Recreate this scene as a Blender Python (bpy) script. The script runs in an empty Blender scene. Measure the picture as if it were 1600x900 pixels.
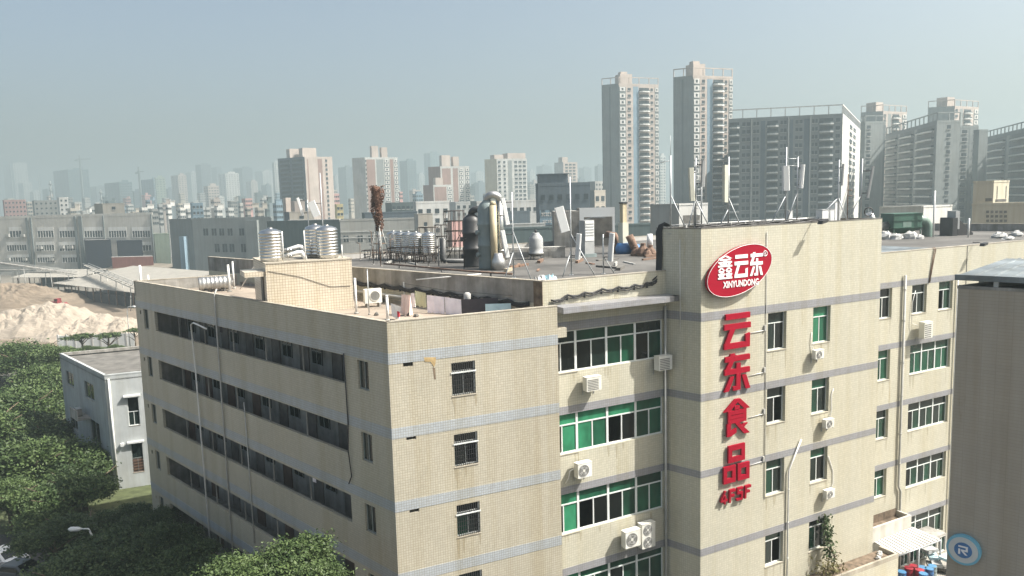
import bpy, math, random
import numpy as np
from mathutils import Vector, Matrix

random.seed(7)
scene = bpy.context.scene
COL = scene.collection

# ------------------------------------------------------------------ camera
CAMZ = 25.0
GZ = -3.4                          # level of the ground
FPX = 1200.0                       # focal length in pixels of a 1600 px wide picture
PITCH, ROLL = math.radians(6.75), math.radians(-1.55)
FW = Vector((0, math.cos(PITCH), -math.sin(PITCH)))
_up = Vector((0, math.sin(PITCH), math.cos(PITCH)))
RT = math.cos(ROLL) * Vector((1, 0, 0)) + math.sin(ROLL) * _up
UP = -math.sin(ROLL) * Vector((1, 0, 0)) + math.cos(ROLL) * _up
EYE = Vector((0, 0, CAMZ))
cam_data = bpy.data.cameras.new('camera')
cam_data.sensor_width = 36.0
cam_data.lens = 36.0 * FPX / 1600.0
cam_data.clip_start = 0.5
cam_data.clip_end = 20000.0
cam = bpy.data.objects.new('camera', cam_data)
COL.objects.link(cam)
cam.matrix_world = Matrix(((RT.x, UP.x, -FW.x, EYE.x), (RT.y, UP.y, -FW.y, EYE.y), (RT.z, UP.z, -FW.z, EYE.z), (0, 0, 0, 1)))
scene.camera = cam

# ------------------------------------------------------------------ sky and sun
SUN_EL, SUN_AZ = math.radians(49.0), math.radians(97.0)    # azimuth measured from +Y towards +X
world = bpy.data.worlds.new('World')
scene.world = world
world.use_nodes = True
wn = world.node_tree.nodes
sky = wn.new('ShaderNodeTexSky')
sky.sky_type = 'NISHITA'
sky.sun_disc = False
sky.sun_elevation = SUN_EL
sky.sun_rotation = SUN_AZ
sky.altitude = 0
sky.air_density = 0.7
sky.dust_density = 6.0
sky.ozone_density = 1.0
tint = wn.new('ShaderNodeMix'); tint.data_type = 'RGBA'; tint.blend_type = 'MULTIPLY'
tint.inputs[0].default_value = 1.0
tint.inputs[7].default_value = (0.99, 1.0, 0.925, 1.0)     # the faint green cast of the smog
world.node_tree.links.new(sky.outputs[0], tint.inputs[6])
world.node_tree.links.new(tint.outputs[2], wn['Background'].inputs[0])
wn['Background'].inputs[1].default_value = 0.110
sun_data = bpy.data.lights.new('sun', 'SUN')
sun_data.energy = 5.0
sun_data.angle = math.radians(0.55)
sun_data.color = (1.0, 0.955, 0.88)
sun = bpy.data.objects.new('sun', sun_data)
COL.objects.link(sun)
_sd = Vector((math.sin(SUN_AZ) * math.cos(SUN_EL), math.cos(SUN_AZ) * math.cos(SUN_EL), math.sin(SUN_EL)))
sun.location = (120, -20, 160)
sun.rotation_euler = (-_sd).to_track_quat('-Z', 'Y').to_euler()

scene.view_settings.view_transform = 'Standard'
scene.view_settings.look = 'None'
scene.view_settings.gamma = 1.0
scene.view_settings.use_curve_mapping = False
scene.view_settings.exposure = 1.18
cy = scene.cycles
cy.use_denoising = True
cy.max_bounces = 7
cy.diffuse_bounces = 3
cy.glossy_bounces = 3
cy.transmission_bounces = 3
cy.volume_bounces = 1
cy.transparent_max_bounces = 6
cy.caustics_reflective = False
cy.caustics_refractive = False

# ------------------------------------------------------------------ helpers: places
def ray(x, y):
    return FW + RT * ((x - 800.0) / FPX) - UP * ((y - 450.0) / FPX)
def at_y(x, y, Y):                 # the point at distance Y (along +Y) seen at photo pixel x, y
    d = ray(x, y)
    return EYE + d * (Y / d.y)
def at_z(x, y, z):                 # the point at height z seen at photo pixel x, y
    d = ray(x, y)
    return EYE + d * ((z - EYE.z) / d.z)
def heading(deg):
    a = math.radians(deg)
    return Vector((math.sin(a), math.cos(a), 0))
def reach(K, d, x):                # how far from K along d a vertical edge lies under picture column x
    k = (x - 800.0) / FPX
    v = K - EYE
    return (k * v.dot(FW) - v.dot(RT)) / (d.dot(RT) - k * d.dot(FW))

class Frame:
    """A wall seen from outside: u runs left to right, y runs into the building, z up."""
    def __init__(s, P, D):
        s.P = Vector((P.x, P.y, 0)); s.D = Vector((D.x, D.y, 0)).normalized()
        s.Y = Vector((-s.D.y, s.D.x, 0))
    def pt(s, u, y, z):
        return (s.P.x + s.D.x * u + s.Y.x * y, s.P.y + s.D.y * u + s.Y.y * y, z)
    def mat(s, u=0, y=0, z=0):
        p = s.pt(u, y, z)
        return Matrix(((s.D.x, s.Y.x, 0, p[0]), (s.D.y, s.Y.y, 0, p[1]), (0, 0, 1, p[2]), (0, 0, 0, 1)))
    def uz(s, x, y):               # wall coordinates of what is seen at pixel x, y
        d = ray(x, y)
        t = (s.P - EYE).dot(s.Y) / d.dot(s.Y)
        q = EYE + d * t
        return (q - s.P).dot(s.D), q.z
WORLD = Frame(Vector((0, 0, 0)), Vector((1, 0, 0)))

# ------------------------------------------------------------------ helpers: meshes
class MB:
    def __init__(s):
        s.v = []; s.f = []; s.m = []; s.s = []
    def add(s, pts, faces, m=0, smooth=False):
        o = len(s.v)
        s.v.extend([tuple(p) for p in pts])
        for f in faces:
            s.f.append([o + i for i in f]); s.m.append(m); s.s.append(smooth)
        return s
    def quad(s, a, b, c, d, m=0):
        return s.add((a, b, c, d), ((0, 1, 2, 3),), m)
    def box(s, fr, u0, u1, y0, y1, z0, z1, m=0):
        p = [fr.pt(u, y, z) for z in (z0, z1) for u, y in ((u0, y0), (u1, y0), (u1, y1), (u0, y1))]
        return s.add(p, ((3, 2, 1, 0), (4, 5, 6, 7), (0, 1, 5, 4), (1, 2, 6, 5), (2, 3, 7, 6), (3, 0, 4, 7)), m)
    def prism(s, poly, z0, z1, m=0):          # plan polygon (counter-clockwise), extruded in z
        n = len(poly)
        p = [(a, b, z0) for a, b in poly] + [(a, b, z1) for a, b in poly]
        fs = [tuple(range(n - 1, -1, -1)), tuple(range(n, 2 * n))]
        fs += [(i, (i + 1) % n, n + (i + 1) % n, n + i) for i in range(n)]
        return s.add(p, fs, m)
    def plate(s, fr, poly, y0, y1, m=0):      # polygon in wall coordinates (u, z), thick along y
        n = len(poly)
        ar = sum(poly[i][0] * poly[(i + 1) % n][1] - poly[(i + 1) % n][0] * poly[i][1] for i in range(n))
        if ar < 0: poly = poly[::-1]
        p = [fr.pt(a, y0, b) for a, b in poly] + [fr.pt(a, y1, b) for a, b in poly]
        fs = [tuple(range(n)), tuple(range(2 * n - 1, n - 1, -1))]
        fs += [((i + 1) % n, i, n + i, n + (i + 1) % n) for i in range(n)]
        return s.add(p, fs, m)
    def tube(s, pts, r, n=8, m=0, caps=True):
        pts = [Vector(p) for p in pts]
        if not isinstance(r, (list, tuple)): r = [r] * len(pts)
        o = len(s.v); prev = None
        for i, p in enumerate(pts):
            d = (pts[min(i + 1, len(pts) - 1)] - pts[max(i - 1, 0)])
            if d.length < 1e-6: d = Vector((0, 0, 1))
            d.normalize()
            a = prev - d * prev.dot(d) if prev is not None else d.orthogonal()
            if a.length < 1e-4: a = d.orthogonal()
            a.normalize(); prev = a; b = d.cross(a)
            for k in range(n):
                t = 2 * math.pi * k / n
                s.v.append(tuple(p + (a * math.cos(t) + b * math.sin(t)) * r[i]))
        for i in range(len(pts) - 1):
            for k in range(n):
                s.f.append([o + i * n + k, o + i * n + (k + 1) % n, o + (i + 1) * n + (k + 1) % n, o + (i + 1) * n + k]); s.m.append(m); s.s.append(True)
        if caps:
            s.f.append([o + k for k in range(n - 1, -1, -1)]); s.m.append(m); s.s.append(False)
            e = o + (len(pts) - 1) * n
            s.f.append([e + k for k in range(n)]); s.m.append(m); s.s.append(False)
        return s
    def lathe(s, c, prof, n=20, m=0, smooth=True):   # profile of (radius, z) from the bottom up
        o = len(s.v)
        for r, z in prof:
            for k in range(n):
                t = 2 * math.pi * k / n
                s.v.append((c[0] + r * math.cos(t), c[1] + r * math.sin(t), c[2] + z))
        for i in range(len(prof) - 1):
            for k in range(n):
                s.f.append([o + i * n + k, o + i * n + (k + 1) % n, o + (i + 1) * n + (k + 1) % n, o + (i + 1) * n + k]); s.m.append(m); s.s.append(smooth)
        s.f.append([o + k for k in range(n - 1, -1, -1)]); s.m.append(m); s.s.append(False)
        e = o + (len(prof) - 1) * n
        s.f.append([e + k for k in range(n)]); s.m.append(m); s.s.append(False)
        return s
    def mesh(s, name, mats):
        me = bpy.data.meshes.new(name)
        me.from_pydata(s.v, [], s.f)
        for mt in (mats if isinstance(mats, (list, tuple)) else [mats]): me.materials.append(M[mt] if isinstance(mt, str) else mt)
        me.polygons.foreach_set('material_index', s.m)
        me.polygons.foreach_set('use_smooth', s.s)
        V = np.array(s.v, dtype=np.float64) if s.v else np.zeros((0, 3))
        uv = np.zeros((sum(len(f) for f in s.f), 2)); k = 0
        for f in s.f:
            P = V[f]
            a = P[1] - P[0]; b = P[2] - P[0]
            nx, ny, nz = a[1] * b[2] - a[2] * b[1], a[2] * b[0] - a[0] * b[2], a[0] * b[1] - a[1] * b[0]
            L = math.sqrt(nx * nx + ny * ny + nz * nz) or 1.0
            h = math.hypot(nx, ny)
            if abs(nz) < 0.7 * L and h > 0:
                uv[k:k + len(f), 0] = P[:, 0] * (-ny / h) + P[:, 1] * (nx / h); uv[k:k + len(f), 1] = P[:, 2]
            else:
                uv[k:k + len(f)] = P[:, :2]
            k += len(f)
        me.uv_layers.new(name='UVMap').data.foreach_set('uv', uv.ravel())
        me.update()
        return me

WM = {}
def link(name, data, parent=None, mat=None):
    o = bpy.data.objects.new(name, data)
    COL.objects.link(o)
    m = mat if mat is not None else Matrix.Identity(4)
    if parent is not None:
        o.parent = parent
        o.matrix_parent_inverse = WM[parent.name].inverted()
    o.matrix_basis = m
    WM[o.name] = m.copy()
    return o
def obj(name, mb, mats, parent=None, **kw):
    o = link(name, mb.mesh(name, mats), parent)
    for k, v in kw.items(): o[k] = v
    return o
def tag(o, label, cat, group=None, kind=None):
    if label: o['label'] = label
    if cat: o['category'] = cat
    if group: o['group'] = group
    if kind: o['kind'] = kind
    return o
def thing(name, loc, label, cat, group=None):
    o = bpy.data.objects.new(name, None)
    o.empty_display_size = 0.3
    COL.objects.link(o)
    o.location = loc
    WM[o.name] = Matrix.Translation(Vector(loc))
    return tag(o, label, cat, group)
def copy_thing(root, mat, label, group=None):   # a copy of a thing and its parts; mat moves the original to its new place
    def cp(o, parent):
        c = o.copy(); COL.objects.link(c); c.parent = parent
        WM[c.name] = Matrix.Identity(4)
        for ch in list(o.children): cp(ch, c)
        return c
    r = cp(root, None)
    r.matrix_basis = mat @ root.matrix_basis
    r['label'] = label
    if group: r['group'] = group
    return r

# ------------------------------------------------------------------ materials
M = {}
def _base(name):
    m = bpy.data.materials.new(name); m.use_nodes = True
    M[name] = m
    nt = m.node_tree
    return m, nt, nt.nodes['Principled BSDF']
def _n(nt, typ, **kw):
    n = nt.nodes.new(typ)
    for k, v in kw.items(): setattr(n, k, v)
    return n
def _noise(nt, scale, detail=4, stretch=None, coord='Object', rough=0.6):
    tc = _n(nt, 'ShaderNodeTexCoord'); mp = _n(nt, 'ShaderNodeMapping')
    if stretch: mp.inputs['Scale'].default_value = stretch
    nt.links.new(tc.outputs[coord], mp.inputs[0])
    n = _n(nt, 'ShaderNodeTexNoise')
    n.inputs['Scale'].default_value = scale; n.inputs['Detail'].default_value = detail; n.inputs['Roughness'].default_value = rough
    nt.links.new(mp.outputs[0], n.inputs['Vector'])
    return n
def _ramp(nt, src, p0, p1, c0, c1):
    r = _n(nt, 'ShaderNodeValToRGB')
    r.color_ramp.elements[0].position = p0; r.color_ramp.elements[1].position = p1
    r.color_ramp.elements[0].color = (*c0, 1); r.color_ramp.elements[1].color = (*c1, 1)
    nt.links.new(src, r.inputs[0]); return r
def _mul(nt, a, b, fac=1.0, typ='MULTIPLY'):
    mx = _n(nt, 'ShaderNodeMix', data_type='RGBA', blend_type=typ)
    mx.inputs[0].default_value = fac
    nt.links.new(a, mx.inputs[6]); nt.links.new(b, mx.inputs[7])
    return mx.outputs[2]
def plain(name, col, rough=0.7, var=0.18, scale=1.2, metal=0.0, streak=0.0, bump=0.0, spec=0.5, bscale=None):
    m, nt, b = _base(name)
    b.inputs['Roughness'].default_value = rough; b.inputs['Metallic'].default_value = metal
    b.inputs['Specular IOR Level'].default_value = spec
    n = _noise(nt, scale, 5)
    lo = tuple(max(0, c * (1 - var)) for c in col); hi = tuple(min(1, c * (1 + var)) for c in col)
    out = _ramp(nt, n.outputs[0], 0.32, 0.68, lo, hi).outputs[0]
    if streak > 0:
        n2 = _noise(nt, 1.6, 4, (1, 1, 0.07))
        k = 1 - streak
        out = _mul(nt, out, _ramp(nt, n2.outputs[0], 0.36, 0.6, (k, k * 0.98, k * 0.94), (1, 1, 1)).outputs[0])
    nt.links.new(out, b.inputs['Base Color'])
    if bump > 0:
        n3 = _noise(nt, bscale or scale * 8, 4)
        bp = _n(nt, 'ShaderNodeBump'); bp.inputs['Strength'].default_value = bump; bp.inputs['Distance'].default_value = 0.05
        nt.links.new(n3.outputs[0], bp.inputs['Height']); nt.links.new(bp.outputs[0], b.inputs['Normal'])
    return m
def tile(name, col, mortar, size=0.12, var=0.06, rough=0.32, row=None, joint=0.009, streak=0.11, lo=(0.93, 0.925, 0.91)):
    m, nt, b = _base(name)
    b.inputs['Roughness'].default_value = rough
    tc = _n(nt, 'ShaderNodeTexCoord')
    br = _n(nt, 'ShaderNodeTexBrick', offset=0.0, squash=1.0)
    br.inputs['Scale'].default_value = 1.0
    br.inputs['Brick Width'].default_value = size; br.inputs['Row Height'].default_value = row or size
    br.inputs['Mortar Size'].default_value = joint; br.inputs['Mortar Smooth'].default_value = 0.2; br.inputs['Bias'].default_value = 0.0
    br.inputs['Color1'].default_value = (*[c * (1 - var) for c in col], 1)
    br.inputs['Color2'].default_value = (*[min(1, c * (1 + var)) for c in col], 1)
    br.inputs['Mortar'].default_value = (*mortar, 1)
    nt.links.new(tc.outputs['UV'], br.inputs['Vector'])
    big = _noise(nt, 0.35, 5)
    c1 = _mul(nt, br.outputs['Color'], _ramp(nt, big.outputs[0], 0.3, 0.7, lo, (1.04, 1.035, 1.02)).outputs[0])
    st = _noise(nt, 1.3, 5, (1, 1, 0.05))
    k = 1 - streak
    c2 = _mul(nt, c1, _ramp(nt, st.outputs[0], 0.35, 0.55, (k, k * 0.97, k * 0.9), (1, 1, 1)).outputs[0])
    sn = _noise(nt, 0.9, 6, (1, 1, 0.16), rough=0.7)         # brown rain stains with their own outline
    c2 = _mul(nt, c2, _ramp(nt, sn.outputs[0], 0.66, 0.78, (1, 1, 1), (0.72, 0.62, 0.45)).outputs[0])
    nt.links.new(c2, b.inputs['Base Color'])
    bp = _n(nt, 'ShaderNodeBump', invert=True); bp.inputs['Strength'].default_value = 0.35; bp.inputs['Distance'].default_value = 0.01
    nt.links.new(br.outputs['Fac'], bp.inputs['Height']); nt.links.new(bp.outputs[0], b.inputs['Normal'])
    return m
def glass(name, col, rough=0.06, var=0.3):
    m, nt, b = _base(name)
    b.inputs['Roughness'].default_value = rough
    b.inputs['IOR'].default_value = 1.5
    n = _noise(nt, 1.1, 2, (1, 1, 0.6))
    lo = tuple(c * (1 - var) for c in col); hi = tuple(c * (1 + var) for c in col)
    nt.links.new(_ramp(nt, n.outputs[0], 0.35, 0.65, lo, hi).outputs[0], b.inputs['Base Color'])
    return m

tile('tile_dorm', (0.425, 0.402, 0.335), (0.315, 0.285, 0.225), 0.125, joint=0.012)
tile('tile_dorm_band', (0.355, 0.39, 0.43), (0.26, 0.26, 0.245), 0.125, joint=0.012)
tile('tile_stair', (0.56, 0.51, 0.42), (0.32, 0.26, 0.20), 0.16, joint=0.013)
tile('tile_main', (0.485, 0.47, 0.395), (0.38, 0.36, 0.285), 0.14, streak=0.07, joint=0.012, lo=(0.95, 0.95, 0.94))
tile('tile_main_band', (0.27, 0.275, 0.30), (0.20, 0.20, 0.20), 0.14)
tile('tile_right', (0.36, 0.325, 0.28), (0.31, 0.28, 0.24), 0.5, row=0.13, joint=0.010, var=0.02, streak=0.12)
tile('streak_main', (0.40, 0.375, 0.295), (0.30, 0.28, 0.215), 0.14)
tile('streak_dorm', (0.35, 0.315, 0.24), (0.25, 0.22, 0.165), 0.125)
plain('roof_main', (0.085, 0.082, 0.077), 0.9, 0.45, 0.22, bump=0.2)
plain('roof_dorm', (0.25, 0.21, 0.17), 0.9, 0.3, 0.35, bump=0.2)
plain('coping', (0.36, 0.33, 0.275), 0.85, 0.25, 0.8, streak=0.2)
plain('cement', (0.30, 0.29, 0.27), 0.9, 0.3, 0.9, streak=0.3, bump=0.2)
plain('cement_dark', (0.12, 0.115, 0.105), 0.9, 0.35, 0.9, bump=0.2)
plain('stain', (0.16, 0.12, 0.085), 0.9, 0.45, 2.5, streak=0.4)
plain('rust_stain', (0.40, 0.29, 0.14), 0.8, 0.3, 3.0)
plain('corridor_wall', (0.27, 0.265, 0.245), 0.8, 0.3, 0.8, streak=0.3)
plain('door_dark', (0.12, 0.11, 0.10), 0.6, 0.4, 1.0)
plain('door_brown', (0.10, 0.06, 0.045), 0.6, 0.3, 1.0)
plain('alu', (0.62, 0.65, 0.64), 0.42, 0.06, 2.0, spec=0.5)
plain('alu_dark', (0.20, 0.22, 0.21), 0.45, 0.1, 2.0)
plain('bar_black', (0.03, 0.03, 0.032), 0.55, 0.2, 4.0)
glass('glass_dark', (0.012, 0.020, 0.018))
glass('glass_black', (0.006, 0.008, 0.008), 0.1)
glass('glass_green', (0.014, 0.078, 0.044), 0.12)
glass('glass_green_lit', (0.030, 0.175, 0.092), 0.22, 0.25)
glass('glass_green_deep', (0.010, 0.042, 0.026), 0.08)
plain('glass_far', (0.035, 0.05, 0.058), 0.5, 0.5, 0.6, spec=0.35)
plain('glass_balcony', (0.05, 0.07, 0.075), 0.6, 0.3, 0.5, spec=0.3)
plain('pipe_white', (0.68, 0.68, 0.66), 0.5, 0.1, 1.5)
plain('pipe_grey', (0.38, 0.38, 0.36), 0.6, 0.15, 1.5)
plain('cable_black', (0.02, 0.02, 0.022), 0.6, 0.2, 3)
plain('ac_white', (0.66, 0.66, 0.62), 0.5, 0.08, 1.2, streak=0.1)
plain('ac_grille', (0.16, 0.16, 0.15), 0.6, 0.2, 3)
plain('ac_fan', (0.32, 0.32, 0.31), 0.5, 0.1, 3)
plain('steel', (0.60, 0.59, 0.56), 0.27, 0.12, 1.6, metal=1.0)
plain('steel_dull', (0.45, 0.45, 0.44), 0.45, 0.2, 1.5, metal=0.9)
plain('galv', (0.40, 0.42, 0.43), 0.5, 0.15, 2.0, metal=0.5)
plain('panel_white', (0.62, 0.63, 0.625), 0.45, 0.05, 1.0)
plain('panel_beige', (0.50, 0.50, 0.42), 0.5, 0.08, 1.0)
plain('panel_grey', (0.33, 0.34, 0.34), 0.6, 0.1, 1.0)
plain('scrubber_black', (0.035, 0.037, 0.04), 0.5, 0.25, 1.2)
plain('scrubber_grey', (0.19, 0.235, 0.24), 0.55, 0.15, 0.8, streak=0.2)
plain('scrubber_tan', (0.46, 0.40, 0.27), 0.6, 0.15, 0.8, streak=0.25)
plain('rust', (0.13, 0.065, 0.042), 0.85, 0.5, 2.2, bump=0.5)
plain('scaffold', (0.045, 0.036, 0.032), 0.8, 0.3, 3.0)
plain('rust_brown', (0.16, 0.10, 0.07), 0.85, 0.4, 2.2, bump=0.4)
plain('sign_red', (0.29, 0.002, 0.018), 0.6, 0.05, 1.0, spec=0.12)
plain('sign_red_side', (0.20, 0.004, 0.018), 0.5, 0.05, 1.0)
plain('sign_white', (0.80, 0.79, 0.79), 0.5, 0.03, 1.0)
plain('green_machine', (0.045, 0.115, 0.085), 0.5, 0.15, 0.8, streak=0.2)
plain('green_duct', (0.15, 0.22, 0.19), 0.5, 0.15, 0.8, streak=0.15)
plain('blue_paint', (0.05, 0.16, 0.36), 0.5, 0.2, 1.2)
plain('blue_light', (0.17, 0.44, 0.58), 0.5, 0.06, 1.2)
plain('sign_grey', (0.55, 0.57, 0.56), 0.5, 0.06, 1.2)
plain('blue_barrel', (0.03, 0.10, 0.24), 0.4, 0.15, 1.5)
plain('blue_barrel_light', (0.07, 0.20, 0.36), 0.4, 0.15, 1.5)
plain('red_barrel', (0.28, 0.02, 0.035), 0.4, 0.2, 1.5)
plain('red_paint', (0.42, 0.05, 0.07), 0.5, 0.2, 1.2)
plain('metal_roof', (0.17, 0.195, 0.21), 0.45, 0.45, 0.5, metal=0.3, streak=0.2)
plain('awning_white', (0.46, 0.455, 0.44), 0.6, 0.08, 0.8, streak=0.1)
plain('awning_beige', (0.36, 0.31, 0.23), 0.6, 0.12, 0.8)
plain('cloth_lilac', (0.76, 0.73, 0.79), 0.9, 0.08, 2)
plain('cloth_dark', (0.05, 0.045, 0.055), 0.9, 0.15, 2)
plain('cloth_olive', (0.42, 0.42, 0.27), 0.9, 0.1, 2)
plain('cloth_blue', (0.48, 0.66, 0.72), 0.9, 0.08, 2)
plain('cloth_pink', (0.82, 0.64, 0.57), 0.9, 0.15, 3)
plain('cloth_white', (0.80, 0.78, 0.78), 0.9, 0.1, 3)
plain('cloth_red', (0.45, 0.03, 0.05), 0.9, 0.1, 3)
plain('wall_white', (0.50, 0.49, 0.45), 0.8, 0.15, 0.8, streak=0.2)
plain('white_dirty', (0.42, 0.41, 0.39), 0.8, 0.4, 0.9, streak=0.35)
plain('sack_white', (0.42, 0.42, 0.41), 0.85, 0.15, 2.5, bump=0.3)

# ------------------------------------------------------------------ the ground
def ground_mat():
    m, nt, b = _base('ground_dirt')
    b.inputs['Roughness'].default_value = 0.95
    n = _noise(nt, 0.03, 8); n2 = _noise(nt, 0.6, 6)
    a = _ramp(nt, n.outputs[0], 0.4, 0.62, (0.09, 0.085, 0.072), (0.17, 0.155, 0.13)).outputs[0]
    nt.links.new(_mul(nt, a, _ramp(nt, n2.outputs[0], 0.3, 0.7, (0.75, 0.75, 0.75), (1.1, 1.1, 1.1)).outputs[0]), b.inputs['Base Color'])
ground_mat()
plain('asphalt', (0.055, 0.055, 0.056), 0.9, 0.25, 0.5, bump=0.2)
plain('pavement', (0.26, 0.245, 0.22), 0.9, 0.2, 0.7)
plain('turf', (0.07, 0.085, 0.035), 0.95, 0.35, 1.5, bump=0.5)
g = MB().quad((-4600, -300, GZ), (4600, -300, GZ), (4600, 7600, GZ), (-4600, 7600, GZ))
tag(obj('ground', g, 'ground_dirt'), None, None, kind='structure')
rq = [at_z(x, y, GZ) for x, y in ((-90, 1000), (420, 1000), (300, 880), (190, 815), (60, 838), (-90, 830))]
g = MB().add([(p.x, p.y, GZ + .004) for p in rq], (tuple(range(6)),))
tag(obj('road', g, 'asphalt'), None, None, kind='structure')
rq = [at_z(x, y, GZ) for x, y in ((60, 838), (190, 815), (300, 880), (300, 760), (190, 752), (120, 640), (-60, 600), (-90, 830))]
g = MB().add([(p.x, p.y, GZ + .008) for p in rq], (tuple(range(8)),))
tag(obj('grass_verge', g, 'turf'), None, None, kind='structure')
DECK = -2.3
g = MB().prism([(19.5, 36), (31, 36), (46, 62), (38, 62), (22, 50)], GZ, DECK)
tag(obj('yard_pavement', g, 'pavement'), None, None, kind='structure')

# ------------------------------------------------------------------ walls and windows
def wall(fr, u0, u1, z0, z1, holes=(), depth=0.2, mb=None, m=0, mr=0):
    mb = mb or MB()
    us = sorted({u0, u1, *[h[0] for h in holes], *[h[1] for h in holes]})
    zs = sorted({z0, z1, *[h[2] for h in holes], *[h[3] for h in holes]})
    us = [u for u in us if u0 - 1e-6 <= u <= u1 + 1e-6]; zs = [z for z in zs if z0 - 1e-6 <= z <= z1 + 1e-6]
    for j in range(len(zs) - 1):
        run = None
        for i in range(len(us) - 1):
            cu, cz = (us[i] + us[i + 1]) / 2, (zs[j] + zs[j + 1]) / 2
            inside = any(h[0] < cu < h[1] and h[2] < cz < h[3] for h in holes)
            if not inside:
                if run is None: run = us[i]
                end = us[i + 1]
            if inside or i == len(us) - 2:
                if run is not None:
                    mb.quad(fr.pt(run, 0, zs[j]), fr.pt(end, 0, zs[j]), fr.pt(end, 0, zs[j + 1]), fr.pt(run, 0, zs[j + 1]), m)
                run = None
    for a, b, c, d in holes:
        q = [(a, c), (b, c), (b, d), (a, d)]
        for k in range(4):
            (p0, r0), (p1, r1) = q[k], q[(k + 1) % 4]
            mb.quad(fr.pt(p1, 0, r1), fr.pt(p0, 0, r0), fr.pt(p0, depth, r0), fr.pt(p1, depth, r1), mr)
    return mb
def parapet(parent, fr, u0, u1, z0, z1, mat, th=0.22, cop='coping', lip=0.015, name='parapet'):
    p = obj(name, MB().box(fr, u0, u1, 0, th, z0, z1 - 0.05), mat, parent)
    obj('coping', MB().box(fr, u0 - lip, u1 + lip, -lip, th + lip, z1 - 0.05, z1), cop, p)
    return p
def window(parent, fr, a, b, c, d, cols=2, transom=0.6, panes=None, rec=0.1, bar=0.055, frame='alu', sill=True, name='window', tcols=1):
    """A framed window in the hole a..b, c..d; panes lists the glass of each lower leaf then of the transom; None is an open leaf."""
    w = MB()
    y0, y1 = rec, rec + 0.07
    w.box(fr, a, b, y0, y1, c, c + bar); w.box(fr, a, b, y0, y1, d - bar, d)
    w.box(fr, a, a + bar, y0, y1, c + bar, d - bar); w.box(fr, b - bar, b, y0, y1, c + bar, d - bar)
    zt = d - transom if transom else d - bar
    if transom: w.box(fr, a + bar, b - bar, y0 - 0.005, y1, zt - bar, zt)
    cw = (b - a) / cols
    for i in range(1, cols):
        w.box(fr, a + i * cw - bar / 2, a + i * cw + bar / 2, y0 + 0.005, y1, c + bar, zt - (bar if transom else 0))
    if transom and tcols > 1:
        for i in range(1, tcols):
            w.box(fr, a + i * (b - a) / tcols - bar / 2, a + i * (b - a) / tcols + bar / 2, y0 + 0.005, y1, zt, d - bar)
    o = obj(name, w, frame, parent)
    if sill: obj('sill', MB().box(fr, a - 0.02, b + 0.02, -0.03, rec, c - 0.05, c - 0.002), 'coping', o)
    panes = panes or ['glass_dark'] * (cols + 1)
    yp = rec + 0.035
    for i in range(cols):
        if panes[i]:
            k = 0.012 * (i % 2)
            obj('pane', MB().box(fr, a + i * cw + (bar if i == 0 else bar / 2), a + (i + 1) * cw - (bar if i == cols - 1 else bar / 2), yp + k, yp + k + 0.006, c + bar, zt - (bar if transom else 0)), panes[i], o)
    if transom and panes[-1]:
        obj('pane', MB().box(fr, a + bar, b - bar, yp, yp + 0.006, zt, d - bar), panes[-1], o)
    return o
def strip(parent, fr, u0, u1, z0, z1, mat, skip=(), name='band', proud=0.012):
    mb = MB(); cuts = [u0]
    for a, b in sorted(skip):
        cuts += [a, b]
    cuts.append(u1)
    for i in range(0, len(cuts), 2):
        if cuts[i + 1] > cuts[i] + 1e-4: mb.box(fr, cuts[i], cuts[i + 1], -proud, 0.05, z0, z1)
    return obj(name, mb, mat, parent)

SRND = random.Random(77)
def rain_streaks(parent, fr, a, b, z, mat, n=3, long=1.1):
    mb = MB()
    for i in range(n):
        u = a + (b - a) * SRND.choice((.02, .1, .5, .9, .98, SRND.random())); w = SRND.uniform(.03, .09); L = long * SRND.uniform(.4, 1.1); e = 0.002 + 0.0006 * i
        k = SRND.uniform(-.03, .03)
        mb.plate(fr, [(u - w, z), (u + w, z), (u + w * .8 + k, z - L * .5), (u + w * .2 + k, z - L), (u - w * .15 + k, z - L * .96), (u - w * .7 + k, z - L * .45)], -e, 0.0)
    return obj('rain_streak', mb, mat, parent, kind='stuff')
# ------------------------------------------------------------------ plan of the two joined buildings
dA, dB, mA, mB = heading(-44.6), heading(64.9), heading(-46.5), heading(61.8)
Cq = at_y(604, 504, 35.0)
DC = Vector((Cq.x, Cq.y, 0))                         # near corner of the dormitory
DE = DC + dB * 8.95
DLN = 32.8
DL0 = DC + dA * DLN
FL = Frame(DL0, -dA)                                 # long shaded side of the dormitory
FR = Frame(DC, dB)                                   # sunny end of the dormitory
MP = DE + Vector((-mB.y, mB.x, 0)) * 1.0
MC = MP - mB * 0.25                                  # corner of the factory's long wall and window bay
FM = Frame(MP, mB)                                   # factory front: window bay and right wing
MLN = 38.0
FML = Frame(MC + mA * MLN, -mA)                      # factory long side behind the dormitory roof
UT = 7.89
TC = MP + mB * UT - mA * 2.23                        # near corner of the lift tower
TWD, TDP = 15.1, 2.85
FT = Frame(TC, mB)
FTL = Frame(TC + mA * TDP, -mA)

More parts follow.
